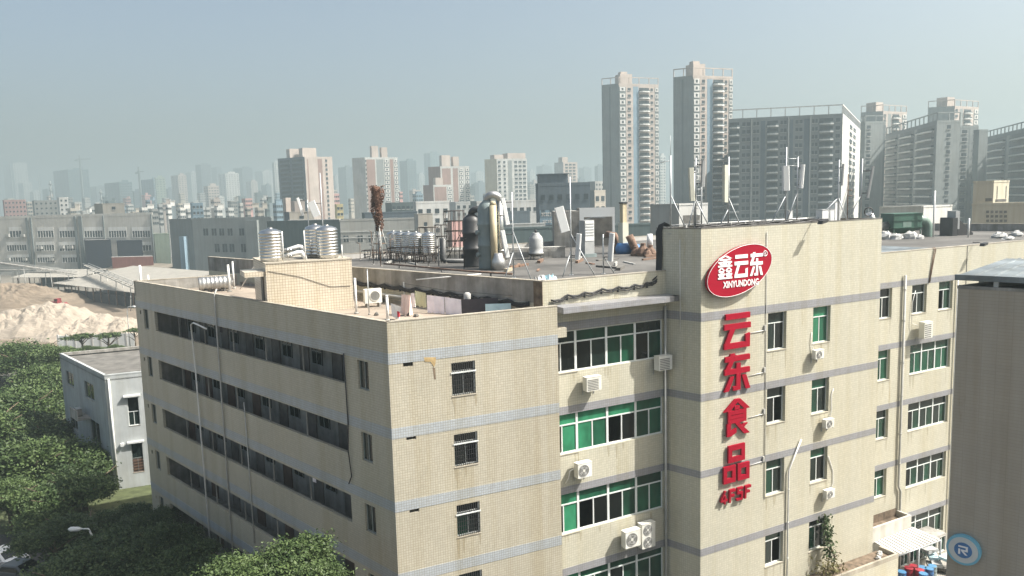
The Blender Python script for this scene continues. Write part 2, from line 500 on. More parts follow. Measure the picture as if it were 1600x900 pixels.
# ------------------------------------------------------------------ the dormitory
dorm = thing('dormitory_building', DC, 'cream tiled dormitory with long dark corridor openings and laundry on its roof', 'building')
ZD = 19.45
STR = [(15.95, 17.40), (12.33, 13.78), (8.66, 10.11), (5.0, 6.45), (1.35, 2.8)]
US0, US1 = 3.75, 28.98
lw = [(30.2, 31.12), (1.5, 2.5)]
holesL = [(US0, US1, a, b) for a, b in STR]
for a, b in STR:
    holesL += [(30.2, 31.12, a - 0.07, b - 0.07), (1.55, 2.45, a - 0.05, b - 0.0), (0.75, 1.05, a + 1.0, a + 1.28)]
obj('wall', wall(FL, 0, DLN, GZ, 18.3, holesL, 0.2), 'tile_dorm', dorm, label='long shaded wall with four rows of dark corridor openings')
WTOP = [17.13, 13.58, 9.98, 6.38, 2.78]
holesR = []
for t in WTOP:
    holesR += [(3.09, 4.33, t - 1.63, t), (0.70, 1.18, t + 0.10, t + 0.42)]
obj('wall', wall(FR, 0, 8.95, GZ, 18.3, holesR, 0.18), 'tile_dorm', dorm, label='sunlit end wall with barred windows and small square vents')
blx = MC + mA * 33.2 - Vector((-mB.y, mB.x, 0)) * 0.15
_t = (DL0 - MC).cross(mA).z / mA.cross(dB).z if abs(mA.cross(dB).z) > 1e-6 else 8.5
DBL = DL0 + dB * (abs(_t) - 0.12)
FDB = Frame(DBL, dA * 0 + (DL0 - DBL))
LB = (DL0 - DBL).length
obj('wall', wall(FDB, 0, LB, GZ, 18.3), 'tile_dorm', dorm)
FDK = Frame(DE, DBL - DE); LK = (DBL - DE).length
obj('wall', wall(FDK, 0, LK, GZ, 18.3), 'tile_dorm', dorm)
rp = [FR.pt(0.15, 0.15, 0), FR.pt(8.8, 0.1, 0), (DBL.x + 0.1, DBL.y - 0.2, 0), FL.pt(0.2, 0.2, 0)]
obj('roof', MB().prism([(p[0], p[1]) for p in rp], 18.28, 18.6), 'roof_dorm', dorm)
parapet(dorm, FL, 0, DLN - 0.012, 18.3, ZD, 'tile_dorm')
parapet(dorm, FR, 0.012, 8.95, 18.3, ZD, 'tile_dorm', cop='coping')
parapet(dorm, FDB, 0.3, LB - 0.02, 18.3, ZD, 'cement')
parapet(dorm, FDK, 0.25, LK - 0.3, 18.3, 18.85, 'cement')
for z0 in (17.43, 13.84, 10.25, 6.66, 3.07):
    strip(dorm, FL, 0, DLN, z0, z0 + 0.52, 'tile_dorm_band')
    strip(dorm, FR, 0.0, 8.95, z0, z0 + 0.52, 'tile_dorm_band')
# open corridors behind the long openings, with their doors and windows
rnd = random.Random(3); seen_cloth = set()
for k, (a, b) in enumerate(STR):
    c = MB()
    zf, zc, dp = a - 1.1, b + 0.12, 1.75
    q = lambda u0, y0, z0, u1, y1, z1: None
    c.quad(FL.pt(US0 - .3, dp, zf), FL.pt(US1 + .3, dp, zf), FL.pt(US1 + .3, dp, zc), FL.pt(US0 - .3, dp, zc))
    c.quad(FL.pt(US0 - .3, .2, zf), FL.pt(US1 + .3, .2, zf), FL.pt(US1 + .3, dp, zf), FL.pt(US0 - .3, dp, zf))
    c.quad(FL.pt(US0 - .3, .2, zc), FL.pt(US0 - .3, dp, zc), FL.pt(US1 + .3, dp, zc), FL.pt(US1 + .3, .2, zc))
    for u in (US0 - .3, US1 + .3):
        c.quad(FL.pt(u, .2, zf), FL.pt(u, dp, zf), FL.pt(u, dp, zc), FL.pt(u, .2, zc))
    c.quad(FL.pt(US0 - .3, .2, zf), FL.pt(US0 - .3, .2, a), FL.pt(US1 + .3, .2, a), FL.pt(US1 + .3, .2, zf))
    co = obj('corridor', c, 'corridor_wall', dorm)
    u = US0 + 0.5
    while u < US1 - 2.2:
        dm = rnd.choice(['door_dark', 'door_brown', 'door_dark'])
        d = MB().box(FL, u, u + 0.9, dp - 0.05, dp - 0.002, zf, zf + 2.1).box(FL, u - 0.06, u, dp - 0.07, dp - 0.002, zf, zf + 2.16).box(FL, u + 0.9, u + 0.96, dp - 0.07, dp - 0.002, zf, zf + 2.16)
        obj('door', d, dm, co)
        w = MB().box(FL, u + 1.3, u + 2.4, dp - 0.045, dp - 0.002, zf + 1.0, zf + 2.2, 1)
        for x in (1.3, 1.83, 2.36): w.box(FL, u + x, u + x + 0.04, dp - 0.07, dp - 0.046, zf + 1.0, zf + 2.2, 0)
        for z in (1.0, 1.75, 2.16): w.box(FL, u + 1.34, u + 2.36, dp - 0.068, dp - 0.046, zf + z, zf + z + 0.04, 0)
        obj('window', w, ['alu_dark', 'glass_dark'], co)
        if rnd.random() < 0.3:      # a shirt or towel hung on the corridor line
            uu = u + rnd.uniform(0.2, 2.2); h = rnd.uniform(0.45, 0.75)
            mtc = rnd.choice(['cloth_dark', 'cloth_dark', 'cloth_lilac', 'cloth_olive'])
            if (mtc, k) in seen_cloth: u += 3.5; continue
            seen_cloth.add((mtc, k))
            tag(obj('hung_cloth', MB().box(FL, uu, uu + rnd.uniform(.3, .5), 0.75, 0.78, zc - 0.25 - h, zc - 0.25), mtc), {'cloth_dark': 'dark', 'cloth_lilac': 'pale lilac', 'cloth_olive': 'olive'}[mtc] + ' garment hanging in the ' + ('top', 'second highest', 'third highest', 'fourth highest', 'lowest')[k] + ' dormitory corridor', 'garment', 'laundry in the dormitory corridors')
        u += 3.45 + rnd.uniform(-0.15, 0.25)
    for u in np.linspace(US0 + 4.2, US1 - 4.2, 5):
        obj('column', MB().box(FL, u - 0.025, u + 0.025, 0.08, 0.14, a, b), 'corridor_wall', co)
    # end windows of this storey on the long side
    window(dorm, FL, 30.2, 31.12, a - 0.07, b - 0.07, 2, 0, ['glass_dark', 'glass_black'], frame='alu_dark', sill=False)
    window(dorm, FL, 1.55, 2.45, a - 0.05, b, 2, 0, ['glass_dark', 'glass_dark'], frame='alu_dark', sill=False)
    obj('vent', MB().box(FL, 0.75, 1.05, 0.12, 0.14, a + 1.0, a + 1.28), 'glass_black', dorm)
# barred windows and vents of the end wall
for k, t in enumerate(WTOP):
    gl = [['glass_dark', 'glass_black', 'glass_black'], ['glass_dark', None, 'glass_black'], ['glass_green_deep', 'glass_dark', 'glass_black'], ['glass_dark', 'glass_dark', 'glass_dark'], ['glass_dark'] * 3][k]
    w = window(dorm, FR, 3.09, 4.33, t - 1.63, t, 2, 0.42, gl, rec=0.12, sill=True)
    for i in range(1, 11):
        u = 3.09 + 1.24 * i / 11
        obj('bar', MB().box(FR, u - 0.012, u + 0.012, 0.004, 0.028, t - 1.63, t), 'bar_black', w)
    for i in range(6):
        z = t - 1.6 + 0.235 * i
        obj('bar', MB().box(FR, 3.09, 4.33, 0.03, 0.05, z, z + 0.02), 'bar_black', w)
    obj('guard_rail', MB().box(FR, 3.05, 4.37, -0.04, 0.0, t - 0.52, t - 0.46), 'alu', w)
    rain_streaks(w, FR, 3.09, 4.33, t - 1.69, 'streak_dorm', 4)
    if k < 4: obj('vent', MB().box(FR, 0.70, 1.18, 0.15, 0.17, t + 0.10, t + 0.42), 'glass_black', dorm)
# rain stains below the band and a patch where tiles are missing
patch = [(2.02, 17.42), (2.1, 17.0), (2.2, 16.95), (2.23, 16.4), (2.32, 16.1), (2.4, 16.1), (2.36, 16.9), (2.42, 17.42)]
obj('missing_tiles', MB().plate(FR, [(1.72, 17.58), (1.76, 17.36), (2.05, 17.33), (2.22, 17.05), (2.28, 17.2), (2.33, 17.52)], -0.016, 0.0), 'rust_stain', dorm)
obj('missing_tiles', MB().plate(FR, [(2.14, 17.04), (2.20, 16.45), (2.28, 16.44), (2.27, 17.0)], -0.006, 0.0), 'stain', dorm)
# beam stub at the end of the end wall
obj('beam_stub', MB().box(FR, 8.955, 9.5, 0.05, 0.6, 17.75, 18.25), 'tile_dorm', dorm)
# stairhouse on the roof
SHo = at_z(553, 482, 18.6)
FSH = Frame(SHo - dB * 4.95, dB)
shu1 = 4.95
shz = FSH.uz(550, 405)[1]
sh = thing('stair_house', SHo, 'cream tiled stair house with small canopy standing on the dormitory roof', 'stair house')
obj('wall', MB().box(FSH, 0, shu1, 0, 5.6, 18.605, shz), 'tile_stair', sh)
obj('roof_slab', MB().box(FSH, -0.03, shu1 + 0.03, -0.03, 5.63, shz, shz + 0.06), 'coping', sh)
FSL = Frame(SHo - dB * 4.95 - Vector((dB.y, -dB.x, 0)) * -2.6, Vector((dB.y, -dB.x, 0)))
cz = FSH.uz(405, 430)[1]
obj('canopy', MB().box(FSH, -1.15, -0.005, 0.1, 2.4, cz - 0.1, cz + 0.18), 'tile_stair', sh)
obj('door', MB().box(FSH, -0.05, -0.003, 1.1, 2.1, 18.61, cz - 0.15), 'door_dark', sh)
obj('cable', MB().tube([FSH.pt(0.1, -0.02, cz + 0.2), FSH.pt(1.9, -0.02, cz - 0.25), FSH.pt(3.6, -0.02, cz - 0.95), FSH.pt(4.8, -0.02, cz - 1.0)], 0.012, 5), 'cable_black', sh)

# ------------------------------------------------------------------ the factory
fac = thing('factory_building', MC, 'cream tiled factory with grey bands, green windows and a projecting stair tower', 'building')
ZM = 20.65
ROWS = [(15.62, 17.86), (11.14, 13.36), (6.62, 8.90), (2.12, 4.42)]
BANDS = [(17.88, 18.36), (13.34, 13.78), (8.90, 9.32), (4.24, 4.68)]
BAYS = [(-0.12, 1.80), (1.80, 3.82), (3.82, 5.78), (5.78, 7.68)]
holes = [(-0.12, 7.68, a, b) for a, b in ROWS]
obj('wall', wall(FM, -0.25, UT, GZ, 19.45, holes, 0.22), 'tile_main', fac, label='sunlit bay wall with bands of green windows')
GRID = [[['glass_black', 'glass_black', 'glass_dark'], ['glass_black', 'glass_dark', 'glass_green_deep'], ['glass_green_deep', 'glass_green', 'glass_green_deep'], ['glass_black', 'glass_green_deep', 'glass_dark']],
        [[None, 'glass_green_lit', 'glass_green_lit'], ['glass_green_lit', 'glass_green', 'glass_green_lit'], [None, 'glass_black', 'glass_green_lit'], ['glass_green_deep', 'glass_green', 'glass_green']],
        [['glass_black', 'glass_green_lit', 'glass_green_lit'], [None, 'glass_black', 'glass_green'], ['glass_black', 'glass_green_deep', 'glass_green'], ['glass_green', 'glass_green', 'glass_green_deep']],
        [['glass_green', 'glass_green', 'glass_green_lit'], ['glass_green', 'glass_green_deep', 'glass_green'], ['glass_black', 'glass_green_deep', 'glass_green_deep'], ['glass_green_deep', 'glass_green_deep', 'glass_green_deep']]]
for r, (a, b) in enumerate(ROWS):
    for k, (u0, u1) in enumerate(BAYS):
        w = window(fac, FM, u0, u1, a, b, 2, 0.62, GRID[r][k], rec=0.14, bar=0.07, sill=(k == 0), tcols=1)
        rain_streaks(w, FM, u0, u1, a - .055, 'streak_main', 2, .9)
for a, b in BANDS:
    strip(fac, FM, -0.25, UT - 0.02, a, b, 'tile_main_band')
parapet(fac, FM, -0.25, UT - 0.01, 19.45, ZM, 'tile_main', cop='coping')
# long side
obj('wall', wall(FML, 0, MLN, GZ, 19.45), 'tile_main', fac, label='long shaded side wall behind the dormitory roof')
parapet(fac, FML, 0, MLN - 0.02, 19.45, ZM, 'cement')
obj('rusty_corner', MB().box(FML, MLN - 0.62, MLN - 0.0, -0.03, 0.0, 17.9, 20.6), 'stain', fac)
# right wing
UW0, UW1 = 22.99, 75.0
WROWS = [(15.95, 18.03), (11.55, 13.70), (7.33, 9.40), (3.05, 5.06), (-1.2, 0.75)]
hw = []
for r, (a, b) in enumerate(WROWS):
    hw.append((26.3, 27.9, a, b))
    hw += [(30.08, 31.76, a, b), (33.16, 34.82, a, b)] if r == 0 else [(30.1, 34.82, a, b)]
    hw += [(38.0, 42.6, a, b)]
obj('wall', wall(FM, UW0, UW1, GZ, 19.45, hw, 0.26), 'tile_main', fac, label='sunlit wall of the right wing')
for r, (a, b) in enumerate(WROWS):
    gs = [['glass_dark', 'glass_black', 'glass_black'], ['glass_green_deep', 'glass_green', 'glass_green'], ['glass_green_deep', 'glass_green_deep', 'glass_dark'], ['glass_green_deep', 'glass_green', 'glass_green_deep'], ['glass_dark'] * 3][r]
    w = window(fac, FM, 26.3, 27.9, a, b, 2, 0.6, gs, rec=0.18)
    rain_streaks(w, FM, 26.5, 27.9, a - .055, 'streak_main', 3); rain_streaks(w, FM, 30.1, 34.8, a - .055, 'streak_main', 6)
    if r == 0:
        window(fac, FM, 30.08, 31.76, a, b, 2, 0.6, ['glass_black', 'glass_dark', 'glass_dark'], rec=0.18)
        window(fac, FM, 33.16, 34.82, a, b, 2, 0.6, [None, 'glass_green_deep', 'glass_green_deep'], rec=0.18)
    else:
        G3 = ['glass_green_deep', 'glass_green', 'glass_green', 'glass_green_deep', 'glass_green', 'glass_green', 'glass_green_deep'] if r == 1 else ['glass_black', 'glass_green_deep', 'glass_dark', 'glass_green_deep', 'glass_dark', 'glass_green_deep', 'glass_dark']
        for j in range(3):
            window(fac, FM, 30.1 + j * 1.5733, 30.1 + (j + 1) * 1.5733, a, b, 2, 0.6, [G3[2 * j], G3[2 * j + 1], G3[6]], rec=0.18, sill=(j == 0))
    window(fac, FM, 38.0, 42.6, a, b, 4, 0.6, ['glass_dark'] * 5, rec=0.18)
    strip(fac, FM, UW0, UW1, b + 0.02, b + 0.42, 'tile_main_band')
parapet(fac, FM, UW0, UW1, 19.45, ZM - 0.1, 'tile_main', cop='coping')
obj('expansion_joint', MB().box(FM, 36.35, 36.43, -0.02, 0.0, 15.5, ZM - 0.16), 'cement_dark', fac)
# the rest of the shell and the roof
far_l = MC + mA * MLN; far_r = MP + mB * UW1 + mA * MLN
FE = Frame(MP + mB * UW1, mA); obj('wall', wall(FE, 0, MLN, GZ, 19.45), 'tile_main', fac); parapet(fac, FE, 0.25, MLN, 19.45, ZM - 0.1, 'cement')
FB = Frame(far_r, -mB); LBK = (far_r - far_l).length
obj('wall', wall(FB, 0, LBK, GZ, 19.45), 'tile_main', fac); parapet(fac, FB, 0.25, LBK - 0.25, 19.45, ZM - 0.45, 'awning_white', name='rear_parapet')
rp = [FM.pt(-0.1, 0.2, 0), FM.pt(UW1 - 0.2, 0.2, 0), FB.pt(0.2, 0.2, 0), FB.pt(LBK - 0.2, 0.2, 0)]
obj('roof', MB().prism([(p[0], p[1]) for p in rp], 19.4, 19.7), 'roof_main', fac)
# stair tower with the signs
TWIN = [(5.13, 6.66), (8.93, 10.48)]
TROWS = [(15.60, 17.85), (11.15, 13.35), (6.72, 8.92), (2.25, 4.40)]
ht = [(u0, u1, a, b) for a, b in TROWS for u0, u1 in TWIN]
tw = obj('stair_tower', wall(FT, 0, TWD, GZ, 23.0, ht, 0.26), 'tile_main', fac, label='projecting stair tower with red signs')
TG = [[['glass_dark', 'glass_black', 'glass_dark'], ['glass_green_lit', 'glass_green', 'glass_green_lit']],
      [['glass_black', None, 'glass_dark'], ['glass_green_deep', 'glass_dark', 'glass_green']],
      [['glass_green_deep', 'glass_dark', 'glass_green_deep'], ['glass_dark', 'glass_black', 'glass_green']],
      [['glass_dark', None, 'glass_green_deep'], ['glass_green_deep', 'glass_black', 'glass_dark']]]
for r, (a, b) in enumerate(TROWS):
    for k, (u0, u1) in enumerate(TWIN):
        w = window(tw, FT, u0, u1, a, b, 2, 0.62, TG[r][k], rec=0.2)
        rain_streaks(w, FT, u0, u1, a - .055, 'streak_main', 4)
obj('side_wall', wall(FTL, 0, TDP, GZ, 23.0), 'tile_main', tw)
FTR = Frame(TC + mB * TWD, mA); obj('side_wall', wall(FTR, 0, TDP, GZ, 23.0), 'tile_main', tw)
FTB = Frame(TC + mB * TWD + mA * TDP, -mB); obj('rear_wall', wall(FTB, 0, TWD, 19.0, 23.0), 'tile_main', tw)
tp = [FT.pt(0.1, 0.1, 0), FT.pt(TWD - 0.1, 0.1, 0), FTB.pt(0.1, 0.1, 0), FTB.pt(TWD - 0.1, 0.1, 0)]
obj('tower_roof', MB().prism([(p[0], p[1]) for p in tp], 22.55, 22.7), 'roof_main', tw)
e = MB().box(FT, -0.012, TWD + 0.012, -0.012, 0.2, 23.0, 23.05)
e.box(FTL, 0, TDP - 0.02, -0.012, 0.2, 23.0, 23.05); e.box(FTR, 0.22, TDP, -0.012, 0.2, 23.0, 23.05); e.box(FTB, 0.22, TWD - 0.22, -0.012, 0.2, 23.0, 23.05)
obj('coping', e, 'cement_dark', tw)
for (a, b) in BANDS:
    strip(tw, FT, 0, TWD, a, b, 'tile_main_band')
    strip(tw, FTL, 0, TDP + 0.0, a, b, 'tile_main_band')
# canopy slab over the top window band
FCN = Frame(MP - Vector((-mB.y, mB.x, 0)) * 1.15, mB)
cz1 = FCN.uz(900, 479)[1]; cz0 = FCN.uz(900, 488.5)[1]
uc1 = FCN.uz(1066, 470)[0]
obj('canopy_slab', MB().box(FM, 0.28, UT - 0.005, -1.15, -0.014, cz0, cz1).box(FM, UT - 0.004, uc1 - 0.6, -1.15, -0.014 - 0.75, cz0, cz1), 'tile_main_band', fac)

# ------------------------------------------------------------------ signs on the stair tower
def bar_stroke(p, q, w):             # a straight stroke as a four-cornered polygon
    p, q = Vector(p), Vector(q); d = (q - p).normalized(); n = Vector((-d.y, d.x)) * (w / 2)
    return [tuple(p + n), tuple(q + n), tuple(q - n), tuple(p - n)]
def ring(x0, x1, y0, y1, w):
    return [[(x0, y0), (x1, y0), (x1, y0 + w), (x0, y0 + w)], [(x0, y1 - w), (x1, y1 - w), (x1, y1), (x0, y1)],
            [(x0, y0 + w), (x0 + w, y0 + w), (x0 + w, y1 - w), (x0, y1 - w)], [(x1 - w, y0 + w), (x1, y0 + w), (x1, y1 - w), (x1 - w, y1 - w)]]
def rect(x0, x1, y0, y1): return [(x0, y0), (x1, y0), (x1, y1), (x0, y1)]
GLYPH = {
 'yun': [rect(0.05, 0.97, 0.84, 1.0), rect(0.0, 1.0, 0.55, 0.71), [(0.20, 0.55), (0.40, 0.55), (0.20, 0.16), (0.02, 0.16)], rect(0.0, 0.97, 0.0, 0.16), [(0.80, 0.16), (0.97, 0.16), (0.97, 0.40), (0.80, 0.36)]],
 'dong': [rect(0.04, 0.98, 0.80, 0.94), [(0.24, 1.0), (0.42, 1.0), (0.38, 0.94), (0.20, 0.94)], [(0.18, 0.80), (0.36, 0.80), (0.24, 0.60), (0.04, 0.60)], rect(0.02, 0.98, 0.46, 0.60), rect(0.46, 0.62, 0.02, 0.46), rect(0.46, 0.62, 0.60, 0.74), [(0.34, 0.02), (0.46, 0.02), (0.46, 0.14), (0.34, 0.12)], [(0.22, 0.40), (0.38, 0.40), (0.18, 0.02), (0.0, 0.02)], [(0.68, 0.40), (0.84, 0.40), (1.0, 0.02), (0.82, 0.02)]],
 'shi': [[(0.42, 1.0), (0.62, 1.0), (0.24, 0.70), (0.0, 0.70)], [(0.62, 1.0), (0.46, 0.96), (0.78, 0.70), (1.0, 0.70)], rect(0.40, 0.60, 0.72, 0.82)] + ring(0.16, 0.86, 0.36, 0.70, 0.11) + [rect(0.27, 0.75, 0.48, 0.57), rect(0.12, 0.27, 0.02, 0.36), [(0.27, 0.02), (0.48, 0.10), (0.48, 0.22), (0.27, 0.15)], [(0.42, 0.36), (0.58, 0.36), (1.0, 0.02), (0.78, 0.02)], [(0.74, 0.30), (0.92, 0.30), (0.72, 0.17), (0.62, 0.22)]],
 'pin': ring(0.18, 0.82, 0.54, 1.0, 0.14) + ring(0.0, 0.46, 0.0, 0.46, 0.13) + ring(0.54, 1.0, 0.0, 0.46, 0.13),
 '4': [[(0.52, 1.0), (0.74, 1.0), (0.22, 0.36), (0.0, 0.36)], rect(0.0, 1.0, 0.20, 0.36), rect(0.52, 0.74, 0.0, 0.20), rect(0.52, 0.74, 0.36, 0.66)],
 'F': [rect(0.05, 0.32, 0.0, 1.0), rect(0.32, 1.0, 0.80, 1.0), rect(0.32, 0.85, 0.42, 0.60)],
 '5': [rect(0.05, 0.98, 0.83, 1.0), rect(0.05, 0.32, 0.48, 0.83), rect(0.32, 0.95, 0.48, 0.64), rect(0.68, 0.95, 0.16, 0.48), rect(0.0, 0.95, 0.0, 0.16)]}
def _jin(x0, x1, y0, y1):            # the metal radical, three of which make the first character
    g = [[(0.36, 1.0), (0.64, 1.0), (0.22, 0.74), (0.0, 0.74)], [(0.64, 1.0), (0.46, 0.95), (0.78, 0.74), (1.0, 0.74)], rect(0.12, 0.88, 0.58, 0.72), rect(0.02, 0.98, 0.34, 0.49), rect(0.38, 0.62, 0.14, 0.34), rect(0.38, 0.62, 0.49, 0.58), rect(0.0, 1.0, 0.0, 0.15), [(0.10, 0.32), (0.28, 0.32), (0.36, 0.17), (0.18, 0.17)], [(0.72, 0.32), (0.90, 0.32), (0.82, 0.17), (0.64, 0.17)]]
    return [[(x0 + a * (x1 - x0), y0 + b * (y1 - y0)) for a, b in p] for p in g]
GLYPH['xin'] = _jin(0.0, 1.0, 0.52, 1.0) + _jin(0.0, 0.485, 0.0, 0.49) + _jin(0.515, 1.0, 0.0, 0.49)
def glyph(name, parent, key, fr, u0, u1, z0, z1, y0, y1, mats, lean=0.0):
    mb = MB()
    for k, p in enumerate(GLYPH[key]):
        e = 0.0006 * k
        mb.plate(fr, [(u0 + a * (u1 - u0) + lean * b * (z1 - z0), z0 + b * (z1 - z0)) for a, b in p], y0 - e, y1, 0)
    return obj(name, mb, mats, parent)
wp = lambda u, z: Vector(FT.pt(u, 0, z))
sg = thing('lettering_sign', wp(2.6, 8.2), 'column of four big red Chinese characters on the stair tower wall', 'sign')
for key, z0, z1 in (('yun', 16.13, 18.13), ('dong', 13.64, 15.82), ('shi', 10.98, 13.16), ('pin', 8.26, 10.46)):
    ch = glyph('character', sg, key, FT, 1.58, 3.60, z0, z1, -0.18, -0.06, 'sign_red')
    for uu, zz in ((1.75, z0 + 0.12), (3.4, z0 + 0.12), (2.6, z1 - 0.12)):
        obj('stud', MB().box(FT, uu - .02, uu + .02, -0.06, 0, zz - .02, zz + .02), 'bar_black', ch)
sg = thing('floor_sign', wp(2.6, 7.1), 'small red 4F5F lettering below the big red characters', 'sign')
for k, key in enumerate('4F5F'):
    u0 = 1.36 + 0.61 * k
    glyph('character', sg, key, FT, u0, u0 + 0.50, 7.07 , 7.84, -0.20, -0.06, 'sign_red', 0.06)
# the oval sign board
sg = thing('oval_sign', wp(2.6, 19.1), 'tilted red oval sign board with white Chinese characters and XINYUNDONG lettering', 'sign')
ocu, ocz, oxe, oze = 2.60, 20.58, 2.52, 1.50
oa = 2.50; phi = math.radians(16.0)
ob = 1.29
pts = []
for k in range(72):
    t = 2 * math.pi * k / 72
    x, y = oa * math.cos(t), ob * math.sin(t)
    pts.append((ocu + x * math.cos(phi) - y * math.sin(phi), ocz + x * math.sin(phi) + y * math.cos(phi)))
obj('board', MB().plate(FT, pts, -0.32, -0.12), ['sign_red'], sg)
rim = MB()
rim.tube([FT.pt(a, -0.32, b) for a, b in pts + pts[:1]], 0.014, 6, caps=False)
obj('rim', rim, 'sign_white', sg)
for key, u0, u1, z0, z1 in (('xin', 0.92, 1.96, 20.18, 21.46), ('yun', 2.14, 3.17, 20.18, 21.46), ('dong', 3.31, 4.32, 20.18, 21.54)):
    glyph('character', sg, key, FT, u0, u1, z0, z1, -0.345, -0.322, 'sign_white')
def lettering(text, parent, name, fr, u0, u1, z0, z1, y0, y1, mat, bold=0.012):
    cu = bpy.data.curves.new('text', 'FONT'); cu.body = text; cu.size = 1.0; cu.resolution_u = 2; cu.offset = bold
    t = bpy.data.objects.new('text', cu); COL.objects.link(t)
    bpy.context.view_layer.update()
    dg = bpy.context.evaluated_depsgraph_get()
    me0 = bpy.data.meshes.new_from_object(t.evaluated_get(dg))
    P = [v.co.copy() for v in me0.vertices]; faces = [list(p.vertices) for p in me0.polygons]
    bpy.data.objects.remove(t); bpy.data.curves.remove(cu); bpy.data.meshes.remove(me0)
    x0, x1 = min(p.x for p in P), max(p.x for p in P); h0, h1 = min(p.y for p in P), max(p.y for p in P)
    mp = lambda p: (u0 + (p.x - x0) / (x1 - x0) * (u1 - u0), z0 + (p.y - h0) / (h1 - h0) * (z1 - z0))
    mb = MB(); n = len(P)
    mb.add([fr.pt(mp(p)[0], y0, mp(p)[1]) for p in P] + [fr.pt(mp(p)[0], y1, mp(p)[1]) for p in P], faces)
    ed = {}
    for f in faces:
        for i in range(len(f)):
            k = (f[i], f[(i + 1) % len(f)]); ed[k] = 1
    for a, b in ed:
        if (b, a) not in ed: mb.f.append([b, a, n + a, n + b]); mb.m.append(0); mb.s.append(False)
    return obj(name, mb, mat, parent)
lettering('XINYUNDONG', sg, 'lettering', FT, 1.30, 4.0, 19.66, 20.04, -0.345, -0.322, 'sign_white', 0.02)
rg = MB()
rg.tube([FT.pt(4.50 + 0.15 * math.cos(t), -0.33, 21.42 + 0.15 * math.sin(t)) for t in np.linspace(0, 2 * math.pi, 17)], 0.022, 5, caps=False)
obj('registered_mark', rg, 'sign_white', sg)
lettering('R', sg, 'lettering', FT, 4.445, 4.555, 21.34, 21.50, -0.345, -0.322, 'sign_white', 0.0)

# ------------------------------------------------------------------ pipes, cables and air conditioners on the walls
def pipe(name, pts, r, mat, label, group=None, fr=None, clips=(), n=8):
    pts = [Vector(p) for p in pts]
    t = thing(name, min(pts, key=lambda p: p.z), label, 'pipe' if 'pipe' in name else 'cable', group)
    obj('tube', MB().tube(pts, r, n), mat, t)
    for c in clips:
        obj('clip', MB().lathe((c[0], c[1], c[2]), [(r * 1.35, 0), (r * 1.35, 0.07)], 8), mat, t)
    return t
pipe('drain_pipe', [FM.pt(UT - 0.17, -0.14, 18.6), FM.pt(UT - 0.17, -0.14, GZ)], 0.075, 'pipe_grey', 'grey drain pipe in the corner between window bay and stair tower', clips=[FM.pt(UT - 0.17, -0.14, z) for z in (15.2, 12.4, 10.0, 7.4, 4.9)])
pipe('drain_pipe', [FT.pt(7.98, -0.10, 9.80), FT.pt(6.95, -0.10, 8.05), FT.pt(6.93, -0.10, 7.7), FT.pt(6.93, -0.10, GZ)], 0.052, 'pipe_white', 'white bent drain pipe between the two window columns of the tower', clips=[FT.pt(6.93, -0.1, z) for z in (6.8, 4.7, 2.4)])
pipe('drain_pipe', [FM.pt(29.1, -0.13, 18.85), FM.pt(29.1, -0.13, 3.5), FM.pt(29.35, -0.13, 3.1), FM.pt(29.4, -0.13, GZ)], 0.085, 'pipe_grey', 'tall beige drain pipe on the right wing between two windows', clips=[FM.pt(29.1, -0.13, z) for z in (17.8, 15.6, 12.6, 10.2, 7.4, 5.2)])
pipe('drain_pipe', [FM.pt(35.25, -0.1, 18.2), FM.pt(35.25, -0.1, GZ)], 0.05, 'pipe_white', 'thin white pipe on the right wing beside the neighbouring building')
pipe('thin_pipe', [FTL.pt(1.55, -.03, 22.4), FTL.pt(1.57, -.03, 17.2)], 0.022, 'pipe_white', 'thin white pipe on the shaded left face of the stair tower')
cd = thing('cable_conduit', wp(4.98, 6.5), 'thin white conduit running down the tower beside the red characters', 'conduit')
obj('tube', MB().tube([FT.pt(4.93, -0.04, 22.6), FT.pt(4.98, -0.04, 6.6)], 0.022, 5), 'pipe_grey', cd)
for z in (16.9, 14.4, 11.9, 9.0):
    obj('branch', MB().tube([FT.pt(3.65, -0.04, z - 0.05), FT.pt(4.93, -0.04, z)], 0.02, 5), 'pipe_white', cd)
    obj('junction_box', MB().box(FT, 4.78, 4.90, -0.1, -0.002, z - 0.02, z + 0.3), 'pipe_grey', cd)
def uz_pipe(px0, px1): return FL.uz(*px0), FL.uz(*px1)
pipe('drain_pipe', [FL.pt(13.4, -0.28, 17.15), FL.pt(11.5, -0.3, 17.35), FL.pt(11.05, -0.30, 17.2), FL.pt(10.98, -0.2, 14.0), FL.pt(10.95, -0.1, 1.2)], 0.055, 'pipe_white', 'white plastic pipe bent out of the top corridor of the dormitory')
pipe('drain_pipe', [FL.pt(14.5, 0.1, 19.75), FL.pt(14.5, -0.08, 19.4), FL.pt(14.42, -0.08, GZ)], 0.05, 'pipe_grey', 'thin grey pipe down the middle of the dormitory long wall')
pipe('drain_pipe', [FL.pt(17.6, -0.06, 13.0), FL.pt(17.7, -0.06, 4.0)], 0.035, 'pipe_grey', 'short faint grey pipe right of the two long ones on the dormitory')
pipe('loose_cable', [FL.pt(29.1, -0.06, 17.5), FL.pt(29.15, -0.05, 14.0), FL.pt(29.1, -0.09, 12.5), FL.pt(29.25, -0.07, 11.2), FL.pt(29.0, -0.1, 10.75)], 0.03, 'cable_black', 'black cable hanging at the end of the dormitory corridors')

